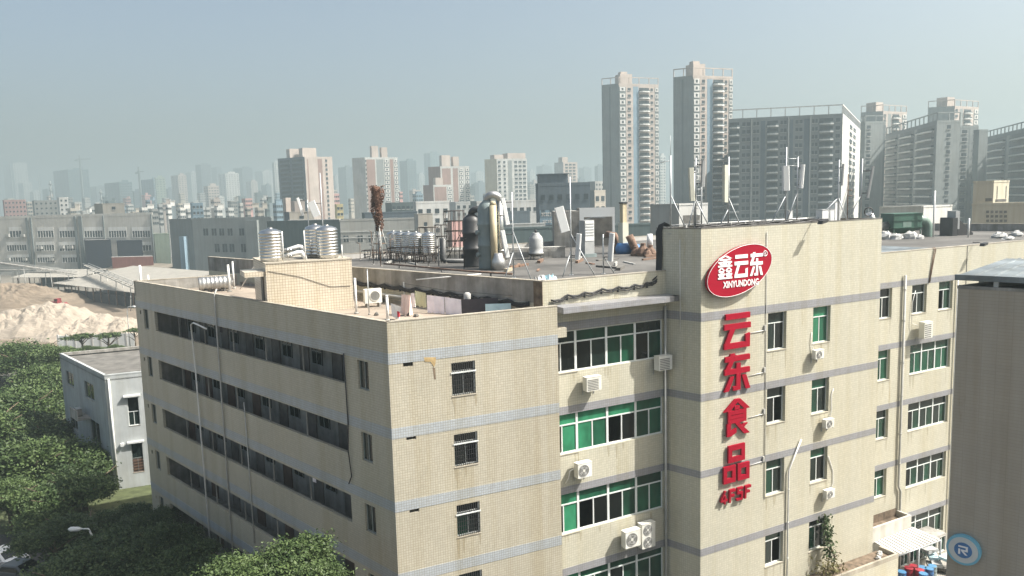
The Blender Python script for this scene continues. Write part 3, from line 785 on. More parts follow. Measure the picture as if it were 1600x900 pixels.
def ac_unit(fr, u, z, label, w=0.85, h=0.6, d=0.32, off=0.14, fans=1, group='air conditioner units on the factory walls', hose=None, louver=False):
    t = thing('air_conditioner', Vector(fr.pt(u, 0, z)), label, 'air conditioner', group)
    c = MB().box(fr, u, u + w, -off - d, -off, z, z + h)
    c.box(fr, u - 0.012, u + w + 0.012, -off - d - 0.012, -off + 0.012, z + h, z + h + 0.02)
    cs = obj('casing', c, 'ac_white', t)
    for k in range(fans):
        cx, czz = u + w * 0.42, z + h * (k + 0.5) / fans
        r = min(0.42 * h / fans, w * 0.36)
        if louver:
            for i in range(7): obj('louver', MB().box(fr, u + 0.06, u + w * 0.8, -off - d - 0.012, -off - d - 0.001, z + 0.06 + i * (h - 0.14) / 7, z + 0.06 + (i + 0.5) * (h - 0.14) / 7), 'ac_grille', t)
            break
        disc = [(cx + r * math.cos(a), czz + r * math.sin(a)) for a in np.linspace(0, 2 * math.pi, 21)[:-1]]
        gr = obj('fan_grille', MB().plate(fr, disc, -off - d - 0.012, -off - d - 0.001), 'ac_grille', t)
        for rr in (r * 0.98, r * 0.62):
            obj('ring', MB().tube([fr.pt(cx + rr * math.cos(a), -off - d - 0.018, czz + rr * math.sin(a)) for a in np.linspace(0, 2 * math.pi, 17)], 0.012, 4, caps=False), 'ac_fan', gr)
        bl = MB()
        for a in range(4):
            a0 = a * math.pi / 2 + 0.3
            bl.plate(fr, [(cx, czz), (cx + r * .9 * math.cos(a0), czz + r * .9 * math.sin(a0)), (cx + r * .9 * math.cos(a0 + .6), czz + r * .9 * math.sin(a0 + .6))], -off - d - 0.016, -off - d - 0.0125)
        obj('fan', bl, 'ac_fan', gr)
        obj('hub', MB().plate(fr, [(cx + r * .22 * math.cos(a), czz + r * .22 * math.sin(a)) for a in np.linspace(0, 2 * math.pi, 13)[:-1]], -off - d - 0.022, -off - d - 0.0165), 'ac_white', gr)
    for uu in (u + 0.1, u + w - 0.14):
        obj('bracket', MB().box(fr, uu, uu + 0.04, -off - d, -0.001, z - 0.04, z - 0.001).box(fr, uu, uu + 0.04, -0.04, -0.002, z - 0.3, z - 0.041), 'galv', t)
    if hose: obj('hose', MB().tube([fr.pt(u + a, -b, z + c) for a, b, c in hose], 0.025, 6), 'pipe_white', t)
    return t
ac_unit(FM, 2.0, 14.55, 'white air conditioner under the top window band beside the dormitory', 0.95, 0.75, 0.4, 0.2, louver=True)
ac_unit(FM, 6.85, 15.05, 'dark shaded air conditioner in the corner beside the stair tower', 0.95, 0.8, 0.45, 0.2, louver=True)
ac_unit(FM, 1.35, 9.85, 'white air conditioner below the bright green windows of the middle band', 0.9, 0.8, 0.4, 0.2, hose=[(-0.05, 0.3, 0.5), (-0.3, 0.25, 0.4), (-0.35, 0.2, 0.0), (-0.5, 0.1, -0.3)])
ac_unit(FM, 4.40, 5.15, 'white single fan air conditioner left of the double fan one', 1.05, 0.95, 0.42, 0.25)
ac_unit(FM, 5.68, 4.75, 'tall white air conditioner with two fans stacked one above the other', 0.95, 1.45, 0.42, 0.1, fans=2)
ac_unit(FT, 8.7, 14.75, 'small white air conditioner under the bright green tower window', 0.75, 0.52, 0.3, hose=[(0.2, 0.1, 0.5), (0.0, 0.05, 1.0), (0.1, 0.04, 1.6)])
ac_unit(FT, 9.75, 10.25, 'small white air conditioner under the second highest right tower window', 0.75, 0.52, 0.3, hose=[(0.7, 0.1, 0.4), (0.95, 0.05, 1.0), (0.9, 0.04, 1.9), (1.1, 0.04, 2.3)])
ac_unit(FT, 9.95, 5.65, 'small white air conditioner under the third highest right tower window', 0.75, 0.52, 0.3, hose=[(0.7, 0.1, 0.35), (1.05, 0.05, 0.7), (1.0, 0.04, 1.6), (0.55, 0.04, 2.6)])
ac_unit(FM, 30.55, 14.25, 'white air conditioner seen edge on below the right wing windows', 0.95, 1.15, 0.42, 0.3, hose=[(-0.1, 0.3, 0.9), (-0.55, 0.1, 1.1), (-0.5, 0.08, 2.6), (-0.2, 0.08, 3.4)], louver=True)

def cable_bundle(name, fr, us, zs, ys, label, n=5, sag=0.18, seed=1, rr=(0.02, 0.05)):
    t = thing(name, Vector(fr.pt(us[0], ys[0], zs[0])), label, 'cables')
    r = random.Random(seed)
    for k in range(n):
        pts = []; dz = r.uniform(-0.12, 0.12)
        for i in range(len(us) - 1):
            for j in range(6):
                f = j / 6
                pts.append(fr.pt(us[i] + (us[i + 1] - us[i]) * f, ys[i] + (ys[i + 1] - ys[i]) * f - r.uniform(0, .04), zs[i] + (zs[i + 1] - zs[i]) * f + dz - sag * math.sin(math.pi * f) * r.uniform(.6, 1.2)))
        pts.append(fr.pt(us[-1], ys[-1], zs[-1] + dz))
        obj('cable', MB().tube(pts, r.uniform(*rr), 5), 'cable_black', t)
    for i, u in enumerate(us[1:-1], 1):
        obj('hook', MB().box(fr, u - 0.02, u + 0.02, ys[i] - 0.06, 0, zs[i] - 0.25, zs[i] + 0.05), 'bar_black', t)
    return t
usl = list(np.linspace(MLN - 19.5, MLN - 0.9, 13))
cable_bundle('cable_bundle', FML, usl, [19.75 - 0.03 * i for i in range(13)], [-0.08] * 13, 'sagging black cables along the shaded side wall behind the clothes line', 6, 0.14, 2)
cable_bundle('cable_bundle', FM, [0.2, 1.2, 2.3, 3.4, 4.5, 5.6, 6.5, 7.2], [19.55, 19.75, 19.8, 19.9, 19.92, 19.95, 20.0, 20.15], [-0.07] * 8, 'black cables draped along the sunny parapet above the window canopy', 6, 0.14, 3)
cbt = thing('cable_bundle', FTL.pt(0.2, -0.06, 20.0), 'thick black cables climbing the left edge of the stair tower', 'cables')
for k in range(6):
    o = 0.07 * k
    obj('cable', MB().tube([FM.pt(6.9 + o * .5, -0.06, 20.15 + .02 * k), FTL.pt(0.02 + o, -0.05 - .01 * k, 20.6), FTL.pt(0.06 + o, -0.06, 21.6), FTL.pt(0.04 + o, -0.07, 22.8), FTL.pt(0.15 + o, 0.05, 23.2 + 0.03 * k), FTL.pt(0.5 + o, 0.35, 23.12)], 0.035, 6), 'cable_black', cbt)
# floodlights on the parapets
def floodlight(fr, u, z, label):
    t = thing('floodlight', Vector(fr.pt(u, 0, z)), label, 'floodlight', 'floodlights on the factory parapet')
    obj('arm', MB().tube([fr.pt(u, 0.1, z + 0.08), fr.pt(u - 0.05, -0.45, z + 0.1), fr.pt(u - 0.1, -0.62, z - 0.02)], 0.03, 6), 'bar_black', t)
    obj('head', MB().plate(fr, [(u - 0.35, z - 0.15), (u + 0.12, z - 0.06), (u + 0.2, z + 0.12), (u - 0.25, z + 0.05)], -0.95, -0.6), 'bar_black', t)
floodlight(FT, 8.75, 23.08, 'black floodlight on the edge of the stair tower roof')
floodlight(FM, 37.2, 20.62, 'black floodlight on the parapet of the right wing')

# ------------------------------------------------------------------ things on the dormitory roof
def lump(c, r, h, seed):
    q = random.Random(seed); mb = MB(); n = 9
    P = []
    for j, (f, zz) in enumerate(((1.0, 0), (1.1, .3), (.85, .62), (.45, .9))):
        for i in range(n):
            a = 2 * math.pi * i / n; k2 = f * q.uniform(.7, 1.25)
            P.append((c[0] + r * k2 * math.cos(a), c[1] + r * k2 * math.sin(a), c[2] + h * zz * q.uniform(.8, 1.15)))
    F = [(j * n + i, j * n + (i + 1) % n, (j + 1) * n + (i + 1) % n, (j + 1) * n + i) for j in range(3) for i in range(n)] + [tuple(range(3 * n, 4 * n))]
    return mb.add(P, F)
RD, RM = 18.6, 19.7                  # roof levels
def post(x, y0, y1, zb, r, mat, label, name='roof_post', cat='post', group='posts on the dormitory roof'):
    b = at_z(x, y1, zb); t = at_y(x, y0, b.y)
    o = thing(name, b, label, cat, group)
    obj('tube', MB().tube([b, (b.x, b.y, t.z)], r, 8), mat, o)
    obj('cap', MB().lathe((b.x, b.y, t.z - 0.04), [(r * 1.18, 0), (r * 1.18, 0.04), (r * 0.6, 0.07)], 8), mat, o)
    obj('foot', MB().lathe(b, [(r * 2.0, 0), (r * 2.0, 0.06), (r * 1.2, 0.1)], 8), 'cement', o)
    return o
post(557, 435, 490, RD, 0.07, 'pipe_white', 'white post right of the stair house')
post(577, 421, 492, RD, 0.03, 'galv', 'thin grey pole beside the air conditioner on the dormitory roof')
post(606, 462, 501, RD, 0.075, 'pipe_white', 'short white post at the near corner of the dormitory roof')
post(633, 441, 474, RD, 0.07, 'pipe_white', 'white post behind the hanging pink clothes')
post(359, 414, 456, RD, 0.085, 'pipe_white', 'taller left one of the two white posts by the lying steel tank')
post(366, 409, 451, RD, 0.075, 'pipe_white', 'right one of the two white posts by the lying steel tank')
p = Vector(FL.pt(0.25, 0.45, RD)); t = thing('roof_post', p, 'white post at the far left corner of the dormitory roof', 'post', 'posts on the dormitory roof')
obj('tube', MB().tube([p, p + Vector((0, 0, 2.0))], 0.09, 8), 'pipe_white', t)
q = Vector(FL.pt(0.25, 1.0, RD)); obj('stub', MB().tube([q, q + Vector((0, 0, 1.2))], 0.07, 8), 'pipe_white', t)
a = at_z(375, 452, RD + 0.3); b2 = at_y(409, 396, a.y - 1.2)
t = thing('leaning_pole', a, 'long pale pole leaning against the stair house canopy', 'pole'); obj('tube', MB().tube([a, b2], 0.04, 6), 'pipe_white', t)

def ribbed(r, h, n=9, d=0.028):
    pr = [(r * 0.94, 0), (r, 0.05)]
    for i in range(n):
        z0 = 0.08 + (h - 0.16) * i / n; st = (h - 0.16) / n
        pr += [(r, z0), (r, z0 + st * .55), (r + d, z0 + st * .7), (r + d, z0 + st * .85)]
    pr += [(r, h - 0.06), (r * 0.9, h + 0.03), (r * 0.5, h + 0.12), (r * 0.22, h + 0.16), (r * 0.22, h + 0.22)]
    return pr
# lying tank
c = at_z(336, 455, RD); d = dB
t = thing('water_tank', c, 'ribbed steel water tank lying on its side on the far dormitory roof', 'water tank')
lb = MB().lathe((0, 0, 0), ribbed(0.5, 2.2, 7), 20)
rot = Matrix.Translation(c + Vector((0, 0, 0.6)) - d * 1.1) @ Vector((0, 0, 1)).rotation_difference(d).to_matrix().to_4x4()
link('tank_body', lb.mesh('tank_body', 'steel_dull'), t, rot)
Fk = Frame(c, d)
for u in (-0.7, 0.6): obj('cradle', MB().box(Fk, u, u + 0.15, -0.45, 0.45, RD + 0.002, RD + 0.18), 'cement_dark', t)
# tanks on the stair house roof
def steel_tank(c, r, h, label, group=None, legs=0.0, mat='steel'):
    t = thing('water_tank', c, label, 'water tank', group)
    obj('tank_body', MB().lathe((c[0], c[1], c[2] + legs), ribbed(r, h), 24), mat, t)
    if legs:
        for k in range(4):
            a = k * math.pi / 2 + 0.7
            x, y = c[0] + r * .8 * math.cos(a), c[1] + r * .8 * math.sin(a)
            obj('leg', MB().box(WORLD, x - .04, x + .04, y - .04, y + .04, c[2], c[2] + legs), 'rust_brown', t)
        obj('stand_ring', MB().lathe((c[0], c[1], c[2] + legs - 0.06), [(r, 0), (r, 0.055)], 16, smooth=False), 'rust_brown', t)
    return t
zs = shz + 0.06
def on_sh(u, y): return Vector(FSH.pt(u, y, zs))
def u_on(fr, x, yoff):               # u of the point on the line y = yoff of a frame under picture column x
    return reach(Vector(fr.pt(0, yoff, 20)), fr.D, x)
for x, yo, hh, r, lab in ((428, 1.4, 1.75, 0.66, 'single ribbed steel tank at the left end of the stair house roof'), (497, 2.6, 1.85, 0.62, 'left and rear one of the two steel tanks standing together'), (515, 1.3, 1.8, 0.62, 'right and front one of the two steel tanks standing together')):
    steel_tank(on_sh(u_on(FSH, x, yo), yo), r, hh, lab, 'steel tanks on the stair house')
# insulated pipes between the tanks
t = thing('insulated_pipe', on_sh(u_on(FSH, 450, 1.6), 1.6), 'thick silver wrapped pipes between the tanks on the stair house', 'pipe')
for yo, dz in ((1.3, 0.45), (1.9, 0.75)):
    u0, u1, u2 = u_on(FSH, 444, yo), u_on(FSH, 470, yo), u_on(FSH, 478, yo)
    obj('tube', MB().tube([FSH.pt(u0, yo, zs + dz - .25), FSH.pt(u1, yo, zs + dz), FSH.pt((u1 + u2) / 2, yo, zs + dz - .02), FSH.pt(u2, yo, zs + dz - .25), FSH.pt(u2 + .05, yo, zs)], 0.13, 10), 'panel_white', t)
    for u in (u0 + .3, (u0 + u1) / 2): obj('band', MB().tube([FSH.pt(u, yo, zs + dz - .2), FSH.pt(u + .06, yo, zs + dz - .18)], 0.16, 10), 'steel', t)
def thin_pole(x, y0, y1, Y, r, mat, label, name='pole', group=None):
    a, b = at_y(x, y1, Y), at_y(x, y0, Y)
    t = thing(name, a, label, 'pole', group); obj('tube', MB().tube([a, (a.x, a.y, b.z)], r, 6), mat, t); return t
uo = u_on(FSH, 447, 0.6)
t = thing('handrail', on_sh(uo, .6), 'pale pipe frame between the steel tanks on the stair house', 'frame')
for x in (446, 480, 537):
    u = u_on(FSH, x, .6); obj('upright', MB().tube([FSH.pt(u, .6, zs), FSH.pt(u, .6, zs + (1.75 if x != 537 else 0.8))], 0.04, 6), 'pipe_white', t)
# air conditioner standing on the dormitory roof
ra = at_z(571, 481, RD); Fa = Frame(ra, dB)
ac = thing('air_conditioner', ra, 'white air conditioner standing on the dormitory roof behind the posts', 'air conditioner')
obj('casing', MB().box(Fa, 0, 1.05, 0, 0.4, RD + 0.25, RD + 1.1), 'ac_white', ac)
disc = [(0.62 + .3 * math.cos(k), RD + .68 + .3 * math.sin(k)) for k in np.linspace(0, 2 * math.pi, 21)[:-1]]
gr = obj('fan_grille', MB().plate(Fa, disc, -0.015, -0.001), 'ac_grille', ac)
obj('ring', MB().tube([Fa.pt(.62 + .3 * math.cos(k), -.02, RD + .68 + .3 * math.sin(k)) for k in np.linspace(0, 2 * math.pi, 17)], .015, 4, caps=False), 'ac_white', gr)
for u in (0.1, 0.85): obj('foot', MB().box(Fa, u, u + .12, -.05, .45, RD + .002, RD + .25), 'cement', ac)
# the clothes line and the washing
def cloth(x0, x1, ya, yb, h, Y0, Y1, mat, label, name='towel', fold=0.05, seed=0, taper=0.0):
    a, b = at_y(x0, ya, Y0), at_y(x1, yb, Y1)
    n, m = 10, 5; r = random.Random(seed); ph = r.uniform(0, 6)
    P = []; side = Vector((-(b - a).y, (b - a).x, 0)).normalized()
    for s in (0, 1):
        for j in range(m + 1):
            for i in range(n + 1):
                f, gq = i / n, j / m
                q = a.lerp(b, 0.5 + (f - 0.5) * (1 - taper * gq)); q.z -= h * gq * (1 + 0.05 * math.sin(i * 1.7 + ph))
                q += side * (fold * (0.3 + gq) * math.sin(i * 1.25 + ph) + 0.012 * s)
                P.append(q)
    W = n + 1; F = []
    for j in range(m):
        for i in range(n):
            k = j * W + i; o2 = W * (m + 1)
            F.append((k, k + W, k + W + 1, k + 1)); F.append((o2 + k, o2 + k + 1, o2 + k + W + 1, o2 + k + W))
    return tag(obj(name, MB().add(P, F, 0, True), mat), label, 'laundry', 'washing on the dormitory roof')
cloth(648, 665, 454, 458, 0.85, 43.6, 43.3, 'cloth_olive', 'olive towel at the left of the washing', 'towel', .03, 1)
cloth(667, 694, 461, 464, 1.0, 43.2, 42.6, 'cloth_lilac', 'left pale lilac sheet on the clothes line', 'bed_sheet', .03, 2)
cloth(694.5, 720, 464, 468, 1.05, 42.6, 42.0, 'cloth_lilac', 'right pale lilac sheet next to the dark blanket', 'bed_sheet', .03, 3)
cloth(720.5, 778, 468, 465, 1.05, 42.0, 41.4, 'cloth_dark', 'dark blanket on the clothes line', 'blanket', .04, 4)
cloth(628, 641, 460, 461, 1.1, 43.0, 42.0, 'cloth_pink', 'pink clothes hanging below the white post', 'clothes', .16, 5)
cloth(611, 627, 474, 480, 0.7, 41.5, 40.5, 'cloth_white', 'white cloth with a red patch hanging at the corner post', 'cloth', .06, 6, 0.4)
cloth(642, 647, 458, 458, .8, 43.6, 43.2, 'cloth_white', 'white shirt between the pink clothes and the olive towel', 'shirt', .06, 12)
cloth(620, 624, 486, 487, 0.3, 40.6, 40.55, 'cloth_red', 'small red garment beside the corner post', 'garment', .04, 8)
cloth(758, 798, 475, 474, 0.9, 41.3, 40.9, 'cloth_blue', 'light blue cover at the right end of the washing', 'cover', .09, 9)
la, lb_ = at_y(632, 443, 43.9), at_y(800, 462, 41.0)
t = thing('clothes_line', at_z(632, 470, RD), 'thin wire clothes line over the dormitory roof', 'clothes line')
obj('wire', MB().tube([la, la.lerp(lb_, .4) - Vector((0, 0, .12)), lb_], 0.012, 4), 'cable_black', t)
wq = at_z(731, 490, RD); t = thing('water_jar', wq, 'round white jar behind the dark blanket', 'jar')
obj('jar_body', MB().lathe((wq.x, wq.y, RD), [(.18, 0), (.24, .1), (.24, .5), (.14, .62), (.14, .7), (.2, .85), (.2, 1.1), (.1, 1.2)], 14), 'sack_white', t)
for k, (x, y) in enumerate(((588, 497), (617, 497), (640, 497), (650, 499))):
    c = at_z(x, y - 4, RD)
    tag(obj('roof_rubble', lump(c, .13, .2, 60 + k), 'cement_dark'), ('small dark lump of rubble left of the corner post', 'small dark lump of rubble under the white cloth', 'small dark lump of rubble right of the pink clothes', 'small dark lump of rubble at the foot of the lilac sheets')[k], 'rubble', 'rubble on the dormitory roof')
pr = [Vector(FML.pt(MLN - 17, -0.45, RD + .55)), Vector(FML.pt(MLN - 9.5, -0.45, RD + .45))]
t = thing('roof_pipe', pr[0], 'long pale pipe lying along the shaded wall on the dormitory roof', 'pipe'); obj('tube', MB().tube(pr, .09, 8), 'pipe_grey', t)
for f in (.1, .5, .9):
    q = pr[0].lerp(pr[1], f); obj('support', MB().box(WORLD, q.x - .08, q.x + .08, q.y - .08, q.y + .08, RD + .002, q.z - .08), 'cement', t)
pr = [at_y(650, 437, 44.2), at_y(752, 428, 44.6)]
t = thing('roof_pole', pr[0], 'pale pole slung across the cables on the shaded wall', 'pole'); obj('tube', MB().tube(pr, .035, 6), 'pipe_white', t)

# ------------------------------------------------------------------ things on the factory roof
# rusty stack overgrown with dead creeper
b = at_z(590, 407, RM); ztop = at_y(594, 291, b.y).z; zmid = at_y(594, 352, b.y).z
t = thing('rusty_stack', b, 'rusty stack clad in dead brown creeper standing on a pale lattice foot', 'stack')
rr = random.Random(4); pts = []; rad = []
for i in range(12):
    f = i / 11; pts.append((b.x + 0.25 - 0.25 * f * .3 + rr.uniform(-.05, .05), b.y, zmid - .2 + (ztop - zmid + .2) * f)); rad.append((0.20 + 0.24 * f + rr.uniform(-.08, .08)) * (0.6 if i == 11 else 1))
st = obj('shaft', MB().tube(pts, rad, 12), 'rust', t)
lf = MB()
for i in range(1500):
    f = rr.random(); a = rr.uniform(0, 6.28); R0 = (.26 + .28 * f + .10 * math.sin(9 * f + a)) * rr.uniform(.8, 1.25)
    c = Vector((b.x + .2 + R0 * math.cos(a), b.y + R0 * math.sin(a), zmid - .5 + (ztop - zmid + .55) * f))
    d1 = Vector((rr.uniform(-1, 1), rr.uniform(-1, 1), rr.uniform(-1, 1))).normalized() * .10; d2 = Vector((rr.uniform(-1, 1), rr.uniform(-1, 1), rr.uniform(-1, 1))).normalized() * .06
    lf.quad(c - d1, c + d2, c + d1, c - d2)
obj('creeper', lf, 'rust', t, kind='stuff')
obj('pipe', MB().tube([(b.x + .2, b.y, RM), (b.x + .25, b.y, zmid)], .16, 10), 'panel_grey', t)
for k in range(4):
    a = k * math.pi / 2 + .5
    obj('leg', MB().tube([(b.x + .2 + 1.0 * math.cos(a), b.y + 1.0 * math.sin(a), RM), (b.x + .2 + .2 * math.cos(a), b.y + .2 * math.sin(a), zmid)], .05, 6), 'pipe_grey', t)
for z in (20.4, 21.2, 21.9):
    w = 1.0 - .8 * (z - RM) / (zmid - RM)
    q = [(b.x + .2 + w * math.cos(k * math.pi / 2 + .5), b.y + w * math.sin(k * math.pi / 2 + .5), z) for k in range(5)]
    obj('brace', MB().tube(q, .03, 5), 'rust_brown', t)
# row of steel tanks on a stand
for k, (x, Y) in enumerate(((616, 69.6), (627, 68.5), (639, 67.4), (651, 66.3), (671, 65.6))):
    c = at_y(x, 400, Y); c.z = RM
    steel_tank(c, 0.60, 1.75, ('first', 'second', 'third', 'fourth', 'fifth and separate')[k] + ' steel tank from the rusty stack in the row on legs', 'row of steel tanks on the factory roof', legs=0.62)
# scaffold-like pipe frame
def lattice(x0, x1, y0, y1, Y, nx, nz, dp, name, label, mat='scaffold', r=.035):
    a, b = at_y(x0, y1, Y), at_y(x1, y1, Y); top = at_y(x0, y0, Y).z; zb = RM
    Fx = Frame(a, Vector((b.x - a.x, 0, 0))); L = b.x - a.x
    t = thing(name, Vector((a.x, a.y, zb)), label, 'frame')
    for yy in (0, dp):
        for i in range(nx + 1):
            obj('upright', MB().tube([Fx.pt(L * i / nx, yy, zb), Fx.pt(L * i / nx, yy, top)], r, 5), mat, t)
        for j in range(1, nz + 1):
            z = zb + (top - zb) * j / nz
            obj('rail', MB().tube([Fx.pt(0, yy, z), Fx.pt(L, yy, z)], r, 5), mat, t)
    for j in range(1, nz + 1):
        z = zb + (top - zb) * j / nz
        for i in (0, nx): obj('rail', MB().tube([Fx.pt(L * i / nx, 0, z), Fx.pt(L * i / nx, dp, z)], r, 5), mat, t)
    obj('brace', MB().tube([Fx.pt(0, 0, zb), Fx.pt(L, 0, zb + (top - zb) * .66)], r, 5), mat, t)
    return t
lattice(696, 726, 330, 408, 65.0, 4, 5, 1.6, 'pipe_frame', 'dark rusty pipe scaffold left of the black scrubber')
lattice(681, 700, 352, 408, 68.0, 2, 3, 1.0, 'pipe_frame', 'low dark pipe frame between the tanks and the scaffold')
lattice(606, 690, 388, 412, 64.4, 9, 2, 1.2, 'pipe_frame', 'long low dark pipe frame in front of the row of steel tanks')
lattice(655, 686, 356, 410, 71.0, 3, 3, 1.4, 'pipe_frame', 'dark pipe frame behind the right end of the tank row')
lattice(566, 604, 392, 410, 72.0, 4, 2, 1.2, 'pipe_frame', 'low dark pipe frame around the foot of the rusty stack')
def duct(pts, r, mat, label, name='duct', cat='duct', n=14):
    pts = [Vector(p) for p in pts]
    t = thing(name, min(pts, key=lambda p: p.z), label, cat); obj('tube', MB().tube(pts, r, n), mat, t); return t
d0 = at_z(693, 411, RM)
duct([at_y(692, 372, d0.y), at_y(692, 404, d0.y), at_y(697, 409, d0.y), at_y(727, 409, d0.y - .6)], .26, 'scrubber_black', 'black bent duct in front of the pipe scaffold')
# scrubbers
def scrubber(x, yb, yt, r, body, mats, label, Yd):
    b = at_z(x, yb, RM); H = at_y(x, yt, b.y).z - RM
    t = thing('scrubber_tower', b, label, 'scrubber')
    pf = [(r * 1.02, 0), (r, .15), (r, H * .30), (r * 1.06, H * .31), (r * 1.06, H * .34), (r, H * .35), (r, H * .58), (r * 1.06, H * .59), (r * 1.06, H * .62), (r, H * .63), (r, H * .80), (r * .8, H * .87), (r * .34, H * .93), (r * .34, H * .97)]
    obj('body', MB().lathe(b, pf, 24), body, t)
    arc = []
    rp_ = r * .36
    for k in range(9):
        a = math.pi * k / 8
        arc.append((b.x + r * .62 - r * .62 * math.cos(a), b.y - r * .35 * math.sin(a), RM + H * .93 + r * .5 * math.sin(a)))
    obj('elbow', MB().tube([(b.x, b.y, RM + H * .88)] + arc, rp_, 14), mats[0], t)
    ex = b.x + r * 1.24
    obj('down_pipe', MB().tube([arc[-1], (ex + .02, b.y - .05, RM + H * .55), (ex + .02, b.y - .1, RM + .35)], rp_, 14), mats[1], t)
    for f in (.72, .46, .24): obj('flange', MB().tube([(ex + .02, b.y - .06, RM + H * f), (ex + .02, b.y - .06, RM + H * f + .06)], rp_ * 1.18, 14), mats[0], t)
    for k, f in enumerate((.5, .2)):
        obj('manhole', MB().tube([(b.x - r * .8, b.y - r * .4, RM + H * f), (b.x - r * 1.16, b.y - r * .58, RM + H * f)], .17, 12), body, t)
    return t, b, H
scrubber(739, 417, 328, .72, 'scrubber_black', ('scrubber_black', 'steel_dull'), 'black shaded scrubber tower with a pipe bent over its top', 0)
t, b, H = scrubber(764, 420, 304, .74, 'scrubber_grey', ('steel_dull', 'steel'), 'tall grey green scrubber tower with a steel pipe bent over its top', 0)
obj('stack_pipe', MB().tube([(b.x + .45, b.y - .85, RM + .1), (b.x + .45, b.y - .85, RM + H * .86)], .26, 16), 'scrubber_tan', t, label='tan vertical stack pipe')
obj('cap', MB().lathe((b.x + .45, b.y - .85, RM + H * .86), [(.26, 0), (.2, .2), (.14, .3)], 14), 'scrubber_tan', t)
obj('fan_box', MB().lathe((b.x + .75, b.y - 1.2, RM), [(.5, 0), (.5, .7), (.36, .95), (.3, 1.25)], 16), 'steel_dull', t)
# low white wall across the roof behind the machines
wa3, wb3 = at_z(688, 409, RM), at_z(884, 402, RM); F3 = Frame(wa3, wb3 - wa3); L3 = (wb3 - wa3).length
lw3 = thing('low_wall', wa3, 'low stained white wall across the roof behind the cooling tower', 'wall')
for i in range(7):
    obj('panel', MB().box(F3, L3 * i / 7, L3 * (i + 1) / 7 - .05, 0, .2, RM + .002, RM + .85 + .06 * (i % 2)), 'white_dirty', lw3)
obj('pipe', MB().tube([F3.pt(0, -.12, RM + .95), F3.pt(L3, -.12, RM + .95)], .05, 6), 'pipe_grey', lw3)
# cooling tower
c = at_z(838, 405, RM)
t = thing('cooling_tower', c, 'small pale grey cooling tower on short legs', 'cooling tower')
obj('casing', MB().lathe((c.x, c.y, c.z + .45), [(.62, 0), (.64, .12), (.58, .16), (.6, .5), (.6, 1.25), (.54, 1.42), (.3, 1.72), (.3, 1.8)], 20), 'panel_grey', t)
obj('basin', MB().lathe((c.x, c.y, c.z + .3), [(.5, 0), (.66, .14), (.66, .2)], 20), 'cement_dark', t)
obj('motor', MB().lathe((c.x, c.y, c.z + 2.24), [(.1, 0), (.1, .22), (.04, .26)], 10), 'bar_black', t)
for k in range(4): obj('leg', MB().tube([(c.x + .5 * math.cos(k * 1.571 + .4), c.y + .5 * math.sin(k * 1.571 + .4), RM), (c.x + .5 * math.cos(k * 1.571 + .4), c.y + .5 * math.sin(k * 1.571 + .4), RM + .36)], .04, 6), 'galv', t)

# antenna masts: pole, panels and braces; everything given by where it stands on the roof
def mast(x, yb, yt, zb, label, panels=(), braces=(), r=.045, Y=None, mat='galv', arms=(), group='antenna masts on the roofs', whip=0):
    b = at_z(x, yb, zb) if Y is None else at_y(x, yb, Y)
    if Y is not None: b.z = zb
    zt = at_y(x, yt, b.y).z
    t = thing('antenna_mast', b, label, 'antenna mast', group)
    obj('pole', MB().tube([b, (b.x, b.y, zt)], r, 8), mat, t)
    if whip: obj('whip', MB().tube([(b.x, b.y, zt), (b.x, b.y, zt + whip)], .012, 5), mat, t)
    k = b.y / FPX
    for (px0, pya, pyb, w, dp, tilt, yaw, pm) in panels:      # panel centre column, top and bottom rows, width, depth
        ca, cb = at_y(px0, pya, b.y), at_y(px0, pyb, b.y)
        h = ca.z - cb.z
        lm = MB(); W2, D2 = w / 2, dp / 2; e = min(W2, D2) * .5
        prof = [(-W2 + e, -D2), (W2 - e, -D2), (W2, -D2 + e), (W2, D2 - e), (W2 - e, D2), (-W2 + e, D2), (-W2, D2 - e), (-W2, -D2 + e)]
        lm.prism(prof, 0, h)
        mt = Matrix.Translation(Vector((cb.x, b.y - .12, cb.z))) @ Matrix.Rotation(math.radians(yaw), 4, 'Z') @ Matrix.Rotation(math.radians(tilt), 4, 'Y')
        pn = link('antenna_panel', lm.mesh('antenna_panel', pm), t, mt)
        for f in (.15, .85):
            s0 = mt @ Vector((0, 0, h * f)); obj('clamp', MB().tube([s0, (b.x, b.y, s0.z)], .03, 5), 'bar_black', pn)
    for (x1, y1, fz) in braces:       # foot of the brace by pixel on the same roof, and where it meets the pole
        f1 = at_z(x1, y1, zb) if Y is None else at_y(x1, y1, Y)
        f1.z = zb
        obj('brace', MB().tube([f1, (b.x, b.y, b.z + (zt - b.z) * fz)], r * .8, 6), mat, t)
    for (ax, ay, az0) in arms:
        e1 = at_y(ax, ay, b.y); obj('arm', MB().tube([(b.x, b.y, at_y(x, az0, b.y).z), e1], .025, 5), mat, t)
    obj('base_plate', MB().box(WORLD, b.x - .15, b.x + .15, b.y - .15, b.y + .15, zb + .002, zb + .03), 'galv', t)
    return t
mast(803, 434, 300, RM, 'mast with two tilted white panels right of the scrubber towers', [(793, 309, 351, .3, .16, -10, 20, 'panel_white'), (793, 359, 402, .3, .16, -10, 20, 'panel_white')], [(830, 437, .55), (788, 437, .3)])
mast(893, 430, 276, RM, 'mast carrying a very wide tilted white panel', [(883, 322, 362, .62, .14, -14, 10, 'panel_white'), (902, 365, 405, .34, .2, 5, -30, 'panel_white')], [(930, 431, .42), (879, 433, .25)])
mast(943, 428, 366, RM, 'short mast with one white panel in front of the rusty ducts', [(953, 364, 408, .36, .2, 5, -30, 'panel_white')], [(960, 427, .45)])
